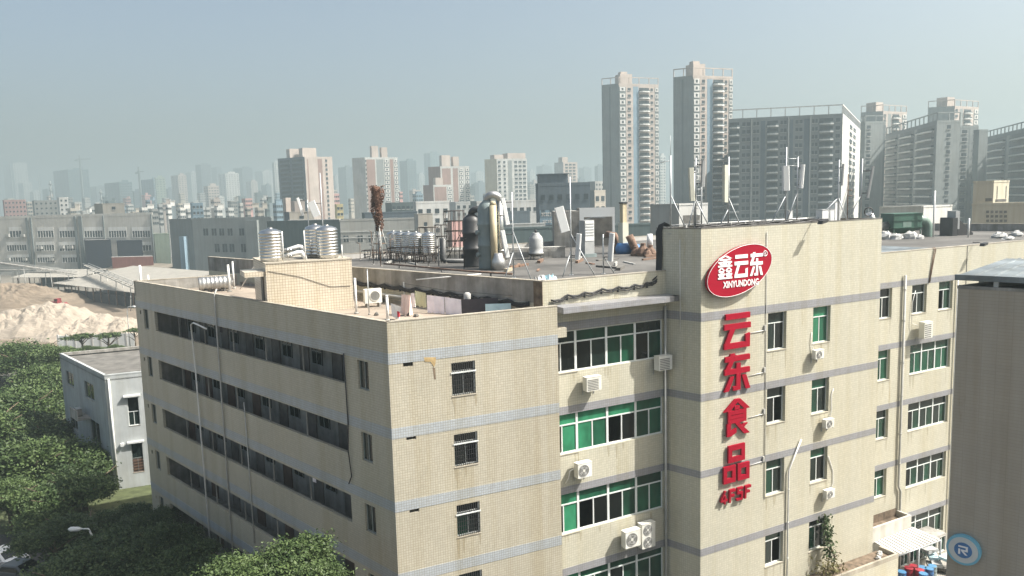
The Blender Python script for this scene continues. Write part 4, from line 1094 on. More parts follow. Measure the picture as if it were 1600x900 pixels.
mast(485, 400, 312, RM, 'thin pole with a narrow white panel behind the steel tanks', [(474, 308, 337, .24, .14, -14, 20, 'panel_white')], Y=66)
mast(507, 400, 270, RM, 'tall thin pole with a broad tilted white panel behind the steel tanks', [(496, 313, 338, .66, .14, -20, 10, 'panel_white')], Y=66)
RT_ = 22.7
def tmast(u, y, yt, label, **kw):
    p = Vector(FT.pt(u, y, RT_))
    v = p - EYE
    x = 800 + FPX * v.dot(RT) / v.dot(FW); yy = 450 - FPX * v.dot(UP) / v.dot(FW)
    return mast(x, yy, yt, RT_, label, Y=p.y, **kw)
def tu(x, y=1.4): return reach(Vector(FT.pt(0, y, 23)), FT.D, x)
tmast(tu(1048, 1.9), 1.9, 243, 'mast with a side arm and whip at the left end of the stair tower roof', braces=[(1075, 350, .5)], arms=[(1032, 254, 251)], whip=1.1)
t = tmast(tu(1087), 1.4, 247, 'lattice mast with two pale panels on the stair tower roof', panels=[(1081, 262, 314, .30, .16, -3, 10, 'panel_beige'), (1097, 251, 292, .22, .14, 2, 10, 'panel_grey')], braces=[(1073, 350, .45), (1113, 350, .45)])
ub = tu(1087)
obj('pole', MB().tube([FT.pt(ub + .42, 1.4, RT_), FT.pt(ub + .42, 1.4, 26.2)], .045, 8), 'galv', t)
obj('pole', MB().tube([FT.pt(ub + .21, 1.75, RT_), FT.pt(ub + .21, 1.75, 26.2)], .045, 8), 'galv', t)
for i in range(9): obj('rung', MB().tube([FT.pt(ub, 1.4, 23.0 + .36 * i), FT.pt(ub + .42, 1.4, 23.0 + .36 * i)], .018, 5), 'galv', t)
obj('hoop', MB().tube([FT.pt(ub - .2, 1.4, 25.9), FT.pt(ub - .05, 1.4, 26.35), FT.pt(ub + .3, 1.4, 26.5), FT.pt(ub + .6, 1.4, 26.3)], .02, 5), 'cable_black', t)
tmast(tu(1138), 1.4, 245, 'mast with one dark olive panel on the stair tower roof', panels=[(1132, 258, 316, .38, .2, 0, 35, 'panel_beige')], braces=[(1160, 348, .45), (1120, 349, .3)])
t = tmast(tu(1225), 1.3, 230, 'left mast of the pair with white panels above the right characters', panels=[(1227, 259, 298, .42, .2, -2, 0, 'panel_white')], braces=[(1201, 348, .4)])
tmast(tu(1243), 1.3, 245, 'right mast of the pair with white panels on the stair tower roof', panels=[(1250, 257, 294, .22, .3, 4, 0, 'panel_white')], braces=[(1226, 347, .5)], arms=[(1225, 248, 248), (1225, 259, 259)])
tmast(tu(1309), 1.4, 250, 'grey mast with a long slanting brace near the tower right end', braces=[(1268, 346, .42), (1326, 344, .42)], panels=[(1314, 256, 290, .14, .1, 3, 0, 'panel_grey')])
tmast(tu(1328), 1.6, 272, 'thin rusty aerial with short cross arms on the tower', mat='rust_brown', r=.03, arms=[(1324, 297, 297), (1332, 297, 297), (1324, 306, 306), (1332, 306, 306)])
tmast(tu(1347), 1.5, 248, 'last mast on the tower with a leaning panel to its right', panels=[(1354, 259, 309, .16, .1, 9, 0, 'panel_grey')], braces=[(1322, 344, .45)])
# clutter on the tower roof
def roof_box(name, fr, u, y, z, w, d, h, mat, label, cat, lid='panel_grey'):
    t = thing(name, Vector(fr.pt(u, y, z)), label, cat)
    obj('casing', MB().box(fr, u, u + w, y, y + d, z + .08, z + h), mat, t)
    obj('lid', MB().box(fr, u - .02, u + w + .02, y - .02, y + d + .02, z + h, z + h + .04), lid, t)
    obj('feet', MB().box(fr, u + .03, u + .12, y, y + d, z + .002, z + .08).box(fr, u + w - .12, u + w - .03, y, y + d, z + .002, z + .08), 'bar_black', t)
    return t
roof_box('equipment_cabinet', FT, tu(1236), 1.6, RT_, .35, .3, 1.0, 'panel_white', 'small upright grey cabinet beside the pair of panel masts', 'cabinet')
roof_box('equipment_cabinet', FT, tu(1291), 1.7, RT_, 1.1, .5, .95, 'panel_white', 'low wide white cabinet near the right end of the tower roof', 'cabinet')
roof_box('equipment_cabinet', FT, tu(1315), 1.9, RT_, .5, .5, 1.4, 'panel_white', 'taller white cabinet beside the rusty aerial', 'cabinet')
rl = thing('roof_railing', Vector(FT.pt(tu(1120), 2.3, RT_)), 'low white pipe railing along the back of the stair tower roof', 'railing')
ua, ub2 = tu(1050, 2.3), tu(1290, 2.3)
obj('rail', MB().tube([FT.pt(ua, 2.4, 23.15), FT.pt(ub2, 2.4, 23.15)], .04, 6), 'pipe_white', rl)
for u in np.linspace(ua, ub2, 12): obj('upright', MB().tube([FT.pt(u, 2.4, RT_), FT.pt(u, 2.4, 23.15)], .03, 6), 'pipe_white', rl)
cb = thing('cable_bundle', Vector(FT.pt(.5, .5, RT_)), 'black cables lying along the stair tower roof edge', 'cables')
for k in range(5):
    pts = [FT.pt(0.3 + i * .55, .35 + .14 * k + .12 * math.sin(i * 1.1 + k), 23.02 + .07 * math.sin(i * .9 + 2 * k) + .03 * k) for i in range(20)]
    obj('cable', MB().tube(pts, .035, 5), 'cable_black', cb)
lp = thing('cable_loop', Vector(FT.pt(tu(1357), 1.4, RT_)), 'coil of black cable hanging at the right end of the tower roof', 'cable')
lc = Vector(FT.pt(tu(1357), 1.4, 0)); lz = at_y(1357, 331, lc.y).z
obj('coil', MB().tube([(lc.x + .28 * math.cos(a), lc.y, lz + .28 * math.sin(a)) for a in np.linspace(0, 6.28, 19)], .035, 5, caps=False), 'cable_black', lp)
obj('hanger', MB().tube([(lc.x, lc.y + .05, RT_), (lc.x, lc.y + .05, lz + .3)], .03, 5), 'galv', lp)

# white doorway hut, tall cabinet, stove pipe and rusty ducts
h0 = at_z(931, 395, RM); h0 = at_y(906, 372, 79.0); h1 = at_y(961, 370, 79.0)
Fh = Frame(h0, Vector((1, 0, 0))); Wd = h1.x - h0.x; zh = at_y(906, 325, 79).z
t = thing('roof_hut', Vector((h0.x, h0.y, RM)), 'small roof hut with a white portal frame around a dark opening', 'hut')
obj('wall', wall(Fh, 0, Wd, RM, zh, [(.45, Wd - .25, RM, zh - .95)], .5), 'panel_white', t)
obj('wall', MB().box(Fh, -2.6, -.01, .3, 4, RM + .002, zh - .3), 'cement', t)
obj('rear_wall', MB().box(Fh, .02, Wd - .02, 1.4, 3.4, RM + .002, zh - .05), 'cement_dark', t)
obj('awning', MB().plate(Fh, [(.3, zh - 1.25), (1.3, zh - .95), (2.6, zh - 1.02), (2.6, zh - 1.08), (1.3, zh - 1.01), (.3, zh - 1.32)], -.6, -.01), 'metal_roof', t)
c = at_z(928, 402, RM)
Fc = Frame(c + Vector((-.75, 0, 0)), heading(64)); t = thing('tall_cabinet', c, 'tall pale grey louvred cabinet in front of the white roof hut', 'cabinet')
zt = at_y(928, 344, c.y).z
obj('casing', MB().box(Fc, 0, .95, 0, .95, RM + .3, zt), 'panel_grey', t)
obj('front', MB().box(Fc, .03, .92, -.03, -.001, RM + 1.4, zt - .05), 'panel_white', t)
for i in range(5): obj('louvre', MB().box(Fc, .08, .87, -.06, -.031, zt - .35 - .24 * i, zt - .27 - .24 * i), 'panel_grey', t)
obj('base', MB().box(Fc, -.1, 1.1, -.1, 1.05, RM + .002, RM + .3), 'scrubber_grey', t)
c = at_z(975, 396, RM)
t = thing('flue_stack', c, 'square pale flue with a sooty top standing in a blue base', 'flue')
Fq = Frame(c, heading(60)); zt = at_y(975, 318, c.y).z
obj('shaft', MB().box(Fq, -.35, .3, -.3, .35, RM + .9, RM + (zt - RM) * .62), 'panel_beige', t)
obj('upper_shaft', MB().box(Fq, -.24, .2, -.2, .24, RM + (zt - RM) * .62, zt), 'scrubber_tan', t)
obj('cap', MB().box(Fq, -.3, .26, -.26, .3, zt, zt + .12), 'bar_black', t)
obj('base', MB().lathe((c.x, c.y, RM), [(.75, 0), (.8, .5), (.6, .95)], 12), 'blue_paint', t)
obj('fan_housing', MB().lathe((c.x + .95, c.y - .2, RM), [(.45, 0), (.55, .35), (.4, .8)], 12), 'blue_paint', t)
duct([at_y(961, 398, 70), at_y(966, 380, 70), at_y(960, 368, 70), at_y(948, 366, 70.5)], .32, 'rust_brown', 'rusty brown elbow duct left of the flue')
duct([at_y(983, 368, 68), at_y(990, 384, 68), at_y(996, 396, 68)], .34, 'rust_brown', 'rusty brown sloping duct right of the flue')
c = at_z(1005, 400, RM); t = thing('scrap_heap', c, 'heap of rusty brown fan housings at the foot of the stair tower', 'scrap')
for k, (dx, dy, r) in enumerate(((0, 0, .55), (.7, .3, .45), (-.6, .4, .4), (.3, -.5, .35))):
    obj('fan_housing', MB().lathe((c.x + dx, c.y + dy, RM), [(r, 0), (r * 1.1, r * .5), (r * .8, r * 1.1), (r * .4, r * 1.6), (r * .4, r * 2)], 9, smooth=False), 'rust_brown', t)
c = at_z(1014, 398, RM); t = thing('round_vent', c, 'pale drum shaped roof vent beside the stair tower', 'vent')
obj('drum', MB().tube([(c.x - .15, c.y, RM + 1.2), (c.x + .3, c.y - .1, RM + 1.2)], .62, 18), 'panel_white', t); obj('stand', MB().box(WORLD, c.x - .2, c.x + .35, c.y - .4, c.y + .4, RM + .002, RM + .7), 'panel_grey', t)
# sacks by the corner
for k, (x, dy) in enumerate(((840, 0), (848, .2), (857, .1), (866, .3))):
    c = Vector(FM.pt(u_on(FM, x, .9), .9 + dy * .5, RM))
    tag(obj('plastic_sack', lump(c, .32, 1.15, 40 + k), 'sack_white' if k < 2 else 'cloth_blue'), ('leftmost white plastic sack behind the factory corner', 'second white plastic sack behind the factory corner', 'left light blue sack behind the factory corner', 'right light blue sack behind the factory corner')[k], 'sack', 'sacks behind the factory corner')
rr = random.Random(31)
for k in range(16):
    x, y = rr.uniform(560, 800), rr.uniform(404, 420)
    c = at_z(x, y, RM); hgt = rr.uniform(.7, 2.6); t = thing('upright_pipe', c, 'thin upright pipe among the machines on the factory roof', 'pipe', 'thin upright pipes on the factory roof')
    obj('tube', MB().tube([c, c + Vector((rr.uniform(-.08, .08), 0, hgt)), c + Vector((rr.uniform(-.3, .3), rr.uniform(-.2, .2), hgt + .12))], rr.uniform(.025, .05), 6), rr.choice(['scaffold', 'rust_brown', 'pipe_grey', 'galv', 'scaffold']), t)
    obj('foot', MB().lathe(c, [(.12, 0), (.1, .05)], 8), 'cement', t)
# low pipes and boards lying on the roof
rr = random.Random(11)
for k in range(26):
    x, y = rr.uniform(600, 1010), rr.uniform(402, 426)
    c = at_z(x, y, RM); a = rr.uniform(0, 3.1); L = rr.uniform(1, 2.6)
    tag(obj('roof_board', MB().box(Frame(c, Vector((math.cos(a), math.sin(a), 0))), 0, L, 0, rr.uniform(.1, .35), RM + .004, RM + rr.uniform(.06, .3)), rr.choice(['rust_brown', 'pipe_grey', 'awning_beige', 'cement_dark'])), 'loose board or pipe lying on the factory roof among the machines', 'board', 'loose boards on the factory roof')
pr = [at_z(600, 412, RM + .25), at_z(735, 424, RM + .25), at_z(800, 428, RM + .25)]
t = thing('roof_pipe', pr[0], 'rusty pipe running along the parapet in front of the scrubbers', 'pipe'); obj('tube', MB().tube(pr, .07, 8), 'rust_brown', t)
for q in (pr[0].lerp(pr[1], .2), pr[0].lerp(pr[1], .7), pr[1].lerp(pr[2], .5)): obj('support', MB().box(WORLD, q.x - .06, q.x + .06, q.y - .06, q.y + .06, RM + .002, q.z - .06), 'cement', t)

# ------------------------------------------------------------------ right wing roof: dust collector and clutter
b = at_z(1396, 373, RM); Fg = Frame(b, heading(78)); k = b.y / FPX
zA, zB, zC = at_y(1396, 357, b.y).z, at_y(1396, 334, b.y).z, RM
Lg = reach(b, Fg.D, 1440)
t = thing('dust_collector', b, 'dark green dust collector with a fat elbow duct on the right wing roof', 'dust collector')
obj('housing', MB().box(Fg, 0, Lg, 0, 2.0, zA, zB), 'green_machine', t)
for z in (zA + .02, zA + .75, zB - .1): obj('rib', MB().box(Fg, -.05, Lg + .05, -.06, 2.06, z, z + .08), 'green_machine', t)
hp = MB(); top = [Fg.pt(0, 0, zA), Fg.pt(Lg, 0, zA), Fg.pt(Lg, 2, zA), Fg.pt(0, 2, zA)]; bot = [Fg.pt(Lg * .3, .7, RM + .45), Fg.pt(Lg * .75, .7, RM + .45), Fg.pt(Lg * .75, 1.3, RM + .45), Fg.pt(Lg * .3, 1.3, RM + .45)]
hp.add(bot + top, ((3, 2, 1, 0), (0, 1, 5, 4), (1, 2, 6, 5), (2, 3, 7, 6), (3, 0, 4, 7)))
obj('hopper', hp, 'green_machine', t)
obj('name_plate', MB().box(Fg, Lg * .32, Lg * .62, -.02, -.001, zA + .1, zA + .65), 'green_duct', t)
for u, y in ((.1, .1), (Lg - .1, .1), (.1, 1.9), (Lg - .1, 1.9)): obj('leg', MB().tube([Fg.pt(u, y, RM), Fg.pt(u, y, zA)], .06, 6), 'green_machine', t)
e0 = Vector(Fg.pt(Lg, 1.0, zB - .75)); arc = [e0]
for i in range(7):
    a = math.pi / 2 * i / 6; arc.append(e0 + Fg.D * (.5 + 1.0 * math.sin(a)) + Vector((0, 0, -1.0 + 1.0 * math.cos(a))))
e1 = arc[-1]; arc.append(e1 + Vector((0, 0, -.6)))
for i in range(1, 6):
    a = math.pi / 2 * i / 5; arc.append(e1 + Vector((0, 0, -.6)) + Fg.D * (.7 - .7 * math.cos(a)) + Vector((0, 0, -.7 * math.sin(a))))
arc.append(arc[-1] + Fg.D * 1.6)
obj('elbow_duct', MB().tube(arc, .52, 18), 'green_duct', t)
q = arc[-1]
obj('fan', MB().box(Frame(q, Fg.D), 0, .6, -.9, .9, RM + .002, RM + 1.9), 'scrubber_black', t)
obj('fan_guard', MB().box(Frame(q, Fg.D), .6, 1.1, -.6, .6, RM + .7, RM + 2.6), 'panel_grey', t)
obj('stair', MB().plate(Frame(q + Fg.D * 1.1, Fg.D), [(0, RM), (0, RM + 1.6), (.2, RM + 1.6), (1.9, RM + .2), (1.9, RM)], -.4, .4), 'bar_black', t)
i0 = Vector(Fg.pt(0, 1, zA + .3)); obj('inlet_duct', MB().tube([i0, i0 - Fg.D * 1.1 + Vector((0, 0, -.15)), i0 - Fg.D * 1.9 + Vector((0, 0, .7)), i0 - Fg.D * 2.2 + Vector((0, 0, 1.3))], .4, 14), 'steel_dull', t)
c = at_z(1386, 366, RM); t = thing('mushroom_vent', c, 'white mushroom roof vent left of the green dust collector', 'vent')
zt = at_y(1386, 337, c.y).z - RM
obj('shaft', MB().lathe(c, [(.3, 0), (.3, zt - .35)], 12), 'panel_white', t); obj('cap', MB().lathe((c.x, c.y, RM + zt - .35), [(.68, 0), (.6, .15), (.1, .42)], 14), 'panel_white', t)
for k, (x, y, w, h) in enumerate(((1383, 374, 1.3, 1.2), (1400, 374, 1.2, .9), (1422, 373, 1.3, 1.1), (1436, 373, .9, .6), (1562, 372, 1.3, .9), (1575, 374, 1.0, .5), (1588, 369, 1.2, .8))):
    c = at_z(x, y, RM)
    tag(obj('rubble_sack', lump(c, w * .5, h * .75, k), 'sack_white'), ('white sack left of the green dust collector', 'white sack under the dust collector left side', 'white sack with a pointed top under the dust collector hopper', 'low white sack right of the hopper', 'large white sack on the far right roof edge', 'flat white sack on the far right roof edge', 'white sack nearest the right picture edge on the wing roof')[k], 'sack', 'white sacks on the right wing roof')
sc = thing('sheet_cover', Vector(FM.pt(28.6, 4.5, RM)), 'low blue grey metal sheet cover on the wing roof behind the parapet', 'roof cover')
for i in range(9):
    obj('sheet', MB().plate(Frame(Vector(FM.pt(0, 4.0, 0)), mB), [(28.5 + i * 1.05, RM + .30), (29.53 + i * 1.05, RM + .34), (29.53 + i * 1.05, RM + .38), (28.5 + i * 1.05, RM + .34)], 0, 7.5), 'metal_roof', sc)
for i in (0, 4, 9):
    for y in (4.1, 11.2): obj('leg', MB().box(FM, 28.55 + i * 1.0, 28.65 + i * 1.0, y, y + .1, RM + .002, RM + .32), 'galv', sc)
for x, y0, y1, lab in ((1458, 298, 330, 'thin white pole above the elbow duct'), (1513, 341, 371, 'short white post on the wing roof right of the machine')):
    Yp = at_z(x, 371, RM).y
    thin_pole(x, y0, 371, Yp, .09, 'pipe_white', lab)
def whipcable(): pass
t = thing('hanging_cables', Vector(FM.pt(31.9, -.05, 17.9)), 'two dark cables hanging over the wing parapet to a window', 'cables')
for o in (0, .18): obj('cable', MB().tube([FM.pt(32.4 + o, .1, ZM - .05), FM.pt(32.35 + o, -.06, ZM - .2), FM.pt(32.1 + o * .6, -.06, 19.2), FM.pt(31.9 + o * .4, -.06, 18.1)], .035, 5), 'rust_brown', t)

# ------------------------------------------------------------------ neighbouring building at the right with the round sign
KR = at_y(1497, 446, 30.0); zr = KR.z
FKR = Frame(KR, -mA)
rb = thing('neighbour_building', Vector((KR.x, KR.y, GZ)), 'grey tiled neighbouring building in shade at the right picture edge', 'building')
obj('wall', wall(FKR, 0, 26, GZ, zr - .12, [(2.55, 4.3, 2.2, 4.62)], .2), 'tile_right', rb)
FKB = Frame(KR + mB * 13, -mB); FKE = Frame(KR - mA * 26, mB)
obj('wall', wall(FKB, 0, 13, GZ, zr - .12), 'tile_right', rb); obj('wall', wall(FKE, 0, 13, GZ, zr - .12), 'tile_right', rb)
window(rb, FKR, 2.55, 4.3, 2.2, 4.62, 2, .6, ['glass_black', 'glass_dark', 'glass_black'], rec=.1)
obj('coping', MB().box(FKR, -.02, 26, -.02, .25, zr - .12, zr).box(FKB, 0, 12.74, -.02, .25, zr - .12, zr), 'cement', rb)
rp = [FKR.pt(.2, .25, 0), FKR.pt(26, .25, 0), FKR.pt(26, 11.8, 0), FKR.pt(.2, 11.8, 0)]
obj('roof', MB().prism([(p[0], p[1]) for p in rp], zr - .5, zr - .3), 'cement_dark', rb)
mr = obj('metal_roof', MB().box(FKR, -.1, 26, -.12, .0, zr + .22, zr + .44), 'metal_roof', rb)
for i in range(26):
    u = -.1 + i * .62
    sh2 = MB(); sh2.plate(Frame(Vector(FKR.pt(0, 0, 0)), FKR.D), [(u, zr + .38), (u + .5, zr + .38), (u + .53, zr + .425), (u + .6, zr + .425), (u + .62, zr + .38), (u + .62, zr + .35), (u, zr + .35)], .002, 9.0)
    obj('roof_sheet', sh2, 'metal_roof', mr)
for u in (1.2, 4.6, 8.0, 11.4):
    obj('post', MB().box(FKR, u, u + .16, .02, .18, zr + .002, zr + .22), 'galv', rb)
    obj('post', MB().box(FKR, u, u + .16, 7, 7.16, zr - .3, zr + .345), 'galv', rb)
# round sign with the letter R
sg = thing('round_sign', Vector(FKR.pt(.55, 0, 5.0)), 'round light blue sign with a letter R in a blue disc', 'sign')
scu, scz = FKR.uz(1507, 857)
k = 0.86
circ = lambda r, n=48: [(scu + r * math.cos(a), scz + r * math.sin(a)) for a in np.linspace(0, 2 * math.pi, n + 1)[:-1]]
obj('drum', MB().plate(FKR, circ(.62), -.20, -.02), 'blue_light', sg)
obj('face', MB().plate(FKR, circ(.53), -.212, -.201), 'sign_grey', sg)
obj('disc', MB().plate(FKR, circ(.32), -.225, -.213), 'blue_paint', sg)
RG = [rect(0, 1, .82, 1), rect(.78, 1, .40, .82), rect(.30, .78, .40, .58), rect(0, .22, 0, .62), [(.30, .40), (.56, .40), (1, 0), (.72, 0)]]
lt = MB()
for j, p in enumerate(RG): lt.plate(FKR, [(scu - .17 + a * .34, scz - .18 + b_ * .36) for a, b_ in p], -.236 - .0005 * j, -.226)
obj('letter', lt, 'sign_white', sg)

# ------------------------------------------------------------------ low annexes, awnings, barrels at the foot of the wing
def offs(fr, y): return Frame(Vector(fr.pt(0, y, 0)), fr.D)
ax = thing('annex', Vector(FM.pt(27.0, -1.1, GZ)), 'small cream annex with a dark water stained top against the wing', 'annex')
z1 = offs(FM, -1.1).uz(1395, 815)[1]; ua1 = offs(FM, -1.1).uz(1424, 812)[0]
obj('wall', MB().box(FM, 23.2, ua1, -1.1, -.005, GZ, z1 - .45), 'wall_white', ax)
obj('parapet', MB().box(FM, 23.2, ua1, -1.1, -.95, z1 - .45, z1).box(FM, ua1 - .15, ua1, -.95, -.005, z1 - .45, z1), 'wall_white', ax)
obj('roof_dirt', MB().box(FM, 23.2, ua1 - .15, -.95, -.005, z1 - .449, z1 - .40), 'stain', ax)
obj('stained_wall', MB().box(FM, 23.2, ua1 - .15, -.02, -.004, z1 - .40, z1 + .2), 'stain', ax)
ax = thing('ledge_roof', Vector(FT.pt(11, -1.3, GZ)), 'low cream extension with a dirty flat top in front of the tower', 'annex')
zl = FT.uz(1350, 862)[1]
obj('wall', MB().box(FT, 9.0, 15.9, -1.35, -.005, GZ, zl - .3), 'tile_main', ax)
obj('parapet', MB().box(FT, 9.0, 15.9, -1.35, -1.2, zl - .3, zl).box(FT, 15.75, 15.9, -1.2, -.005, zl - .3, zl), 'coping', ax)
obj('roof_dirt', MB().box(FT, 9.02, 15.75, -1.2, -.005, zl - .299, zl - .26), 'stain', ax)
for k, u in enumerate((14.6, 15.0, 15.3)):
    tag(obj('debris', lump(FT.pt(u, -.8 + .2 * k, zl - .26), .16, .25, k), 'sack_white'), ('left', 'middle', 'right')[k] + ' pale lump of debris on the dirty ledge below the white awning', 'debris', 'debris on the ledge')
# white corrugated awning
def pin(fr, y, px): u, z = offs(fr, y).uz(*px); return Vector(fr.pt(u, y, z))
A, B_, D_, C_ = pin(FM, -1.15, (1366, 847)), pin(FM, -1.15, (1426, 823)), pin(FM, -2.5, (1400, 868)), pin(FM, -2.5, (1470, 842))
aw = thing('awning', Vector((D_.x, D_.y, GZ)), 'white corrugated awning sloping over the barrels', 'awning')
for i in range(13):
    f0, f1 = i / 13, (i + .86) / 13
    p = [A.lerp(B_, f0), A.lerp(B_, f1), D_.lerp(C_, f1), D_.lerp(C_, f0)]
    up = Vector((0, 0, .04)); q = [v + up * (1 if j in (0, 3) else .2) for j, v in enumerate(p)]
    obj('sheet', MB().add([v - up for v in p] + q, ((3, 2, 1, 0), (4, 5, 6, 7), (0, 1, 5, 4), (1, 2, 6, 5), (2, 3, 7, 6), (3, 0, 4, 7))), 'awning_white', aw)
for v in (D_, C_, D_.lerp(C_, .5)): obj('post', MB().tube([(v.x, v.y, GZ), (v.x, v.y, v.z - .05)], .06, 6), 'galv', aw)
obj('beam', MB().tube([D_ - Vector((0, 0, .1)), C_ - Vector((0, 0, .1))], .05, 6), 'galv', aw)
# row of windows of the low room under the awning
Fs = offs(FM, -1.5)
us0, us1 = Fs.uz(1407, 862)[0], Fs.uz(1478, 862)[0]; zt_ = Fs.uz(1440, 851)[1]; zb_ = Fs.uz(1440, 874)[1]
sp = thing('low_room', Vector(Fs.pt(us0, 0, GZ)), 'low pale room with a row of windows under the white awning', 'annex')
nw = 5; ww = (us1 - us0) / nw
obj('wall', wall(Fs, us0, us1, GZ, zt_ + .1, [(us0 + i * ww + .1, us0 + (i + 1) * ww - .1, zb_, zt_) for i in range(nw)], .15), 'wall_white', sp)
obj('roof', MB().box(Fs, us0, us1, .0, 1.5, zt_ + .101, zt_ + .16), 'cement', sp)
for i in range(nw): window(sp, Fs, us0 + i * ww + .1, us0 + (i + 1) * ww - .1, zb_, zt_, 2, 0, ['glass_dark', 'glass_green_deep'], rec=.06)
# second awning, beige, lower
aw = thing('awning', Vector(FT.pt(15, -4.5, -1.6)), 'beige corrugated awning below the white one at the picture bottom', 'awning')
for i in range(9):
    u = 13.6 + i * .36
    obj('sheet', MB().plate(Frame(Vector(FT.pt(0, -3.6, 0)), mB), [(u, -.95), (u + .31, -.95), (u + .34, -.90), (u + .03, -.90)], 0, 2.2), 'awning_beige', aw)
for u in (13.8, 16.6): obj('post', MB().tube([FT.pt(u, -3.5, GZ), FT.pt(u, -3.5, -.95)], .05, 6), 'galv', aw)
# barrels
def barrel(c, mat, label):
    t = thing('barrel', c, label, 'barrel', 'barrels in the yard')
    obj('drum', MB().lathe(c, [(.29, 0), (.3, .03), (.285, .06), (.285, .28), (.3, .3), (.285, .32), (.285, .56), (.3, .58), (.285, .6), (.285, .84), (.3, .87), (.3, .9)], 16), mat, t)
    obj('lid', MB().lathe((c[0], c[1], c[2] + .9), [(.27, 0), (.27, .012)], 14), 'red_barrel' if mat == 'red_barrel' else 'blue_barrel_light', t)
BL = [(1409, 893, 'blue_barrel', 'leftmost blue barrel under the white awning'), (1420, 887, 'red_barrel', 'left one of the three red barrels in the yard'), (1428, 884, 'red_barrel', 'rearmost of the three red barrels in the yard'), (1437, 890, 'red_barrel', 'front right one of the three red barrels'), (1441, 886, 'blue_barrel_light', 'light blue barrel right of the red ones'), (1452, 888, 'blue_barrel', 'dark blue barrel on the right'), (1443, 896, 'blue_barrel', 'front blue barrel cut by the picture bottom'), (1457, 884, 'scrubber_grey', 'grey barrel behind the blue ones')]
for x, y, m_, l_ in BL:
    c = at_z(x, y, DECK + .9); barrel((c.x, c.y, DECK + .004), m_, l_)
c = at_z(1468, 880, DECK + .6)
t = thing('junk_pile', Vector((c.x, c.y, DECK)), 'pile of rolled dark sheets and crates right of the barrels', 'junk pile')
rr = random.Random(5)
for k in range(7):
    a = rr.uniform(0, 3.1); o = Vector((c.x + rr.uniform(-.5, .5), c.y + rr.uniform(-.5, .5), 0)); z = DECK + .004 + .22 * k
    obj('crate', MB().box(Frame(o, Vector((math.cos(a), math.sin(a), 0))), -.5, .5, -.3, .3, z, z + .21), rr.choice(['cement_dark', 'panel_grey', 'rust_brown', 'cloth_blue']), t)

# ------------------------------------------------------------------ grey two storey building beside the dormitory
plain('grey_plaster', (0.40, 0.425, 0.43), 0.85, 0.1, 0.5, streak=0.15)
plain('grey_plaster_shade', (0.30, 0.33, 0.345), 0.85, 0.12, 0.5, streak=0.15)  # same plaster on the sunless faces, their shade put into the colour
kb = at_z(190, 764, GZ); zg = at_y(163, 587, kb.y).z
P1 = at_z(163, 588, zg); P2 = at_z(93, 553, zg); P3 = at_z(222, 582, zg)
d1 = (P2 - P1); d2 = (P3 - P1).normalized() * 13.0
FG1 = Frame(P2, P1 - P2); FG2 = Frame(P1, d2); LG = d1.length
gb = thing('grey_building', Vector((P1.x, P1.y, GZ)), 'plain light grey building with a flat dark roof left of the dormitory', 'building')
wz = [FG2.uz(198, 622)[1], FG2.uz(204, 694)[1]]; hz_ = [FG2.uz(206, 665)[1], FG2.uz(212, 738)[1]]
wu = (FG2.uz(198, 622)[0], FG2.uz(216, 622)[0])
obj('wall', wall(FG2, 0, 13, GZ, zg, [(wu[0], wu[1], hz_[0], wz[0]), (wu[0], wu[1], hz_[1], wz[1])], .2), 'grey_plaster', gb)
window(gb, FG2, wu[0], wu[1], hz_[0], wz[0], 2, (wz[0] - hz_[0]) * .5, ['glass_dark', 'glass_dark', 'glass_black'], rec=.1, frame='alu')
w = window(gb, FG2, wu[0], wu[1], hz_[1], wz[1], 2, (wz[1] - hz_[1]) * .5, ['door_brown', 'door_brown', 'glass_dark'], rec=.1, frame='alu_dark')
for i in range(5): obj('shutter_slat', MB().box(FG2, wu[0], wu[1], .02, .05, hz_[1] + .3 * i, hz_[1] + .3 * i + .06), 'rust_brown', w)
for z in wz: obj('lintel', MB().box(FG2, wu[0] - .3, wu[1] + .2, -.35, -.002, z + .12, z + .3), 'panel_white', gb)
hl = [(LG * .12, LG * .30, zg - 3.2, zg - 1.6), (LG * .55, LG * .75, zg - 3.4, zg - 1.6), (LG * .12, LG * .30, zg - 8.2, zg - 6.6), (LG * .6, LG * .8, zg - 8.0, zg - 5.6)]
obj('wall', wall(FG1, 0, LG, GZ, zg, hl, .2), 'grey_plaster_shade', gb)
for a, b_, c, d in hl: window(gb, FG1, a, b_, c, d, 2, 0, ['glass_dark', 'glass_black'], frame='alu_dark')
obj('wall', wall(Frame(P2 + d2, -d2), 0, 13, GZ, zg), 'grey_plaster_shade', gb)
obj('roof', MB().prism([(p.x, p.y) for p in (P1, P1 + d2, P2 + d2, P2)], zg - .5, zg - .35), 'cement_dark', gb)
obj('coping', MB().box(FG1, -.02, LG, -.02, .25, zg, zg + .12).box(FG2, .02, 13, -.02, .25, zg, zg + .12), 'grey_plaster', gb)
obj('coping', MB().box(Frame(P2 + d2, -d2), 0, 12.98, -.02, .3, zg - .2, zg + .12), 'cement', gb)
obj('drain_pipe', MB().tube([FG2.pt(.35, -.1, zg - .3), FG2.pt(.35, -.1, GZ)], .1, 8), 'pipe_white', gb)
obj('wall_lamp', MB().box(FG2, .9, 1.2, -.35, -.002, zg - 7.3, zg - 7.0), 'panel_white', gb)
bx_ = LG * .60
obj('balcony', MB().box(FG1, bx_ - 2.2, bx_ + .6, -1.3, -.002, zg - 5.6, zg - 5.4).box(FG1, bx_ - 2.2, bx_ + .6, -1.3, -1.2, zg - 5.4, zg - 4.5), 'cement', gb)
roof_box('air_conditioner', FG1, bx_ - 1.6, -1.0, zg - 5.4, 1.0, .5, .8, 'cement', 'dark air conditioner on the balcony of the grey building', 'air conditioner')

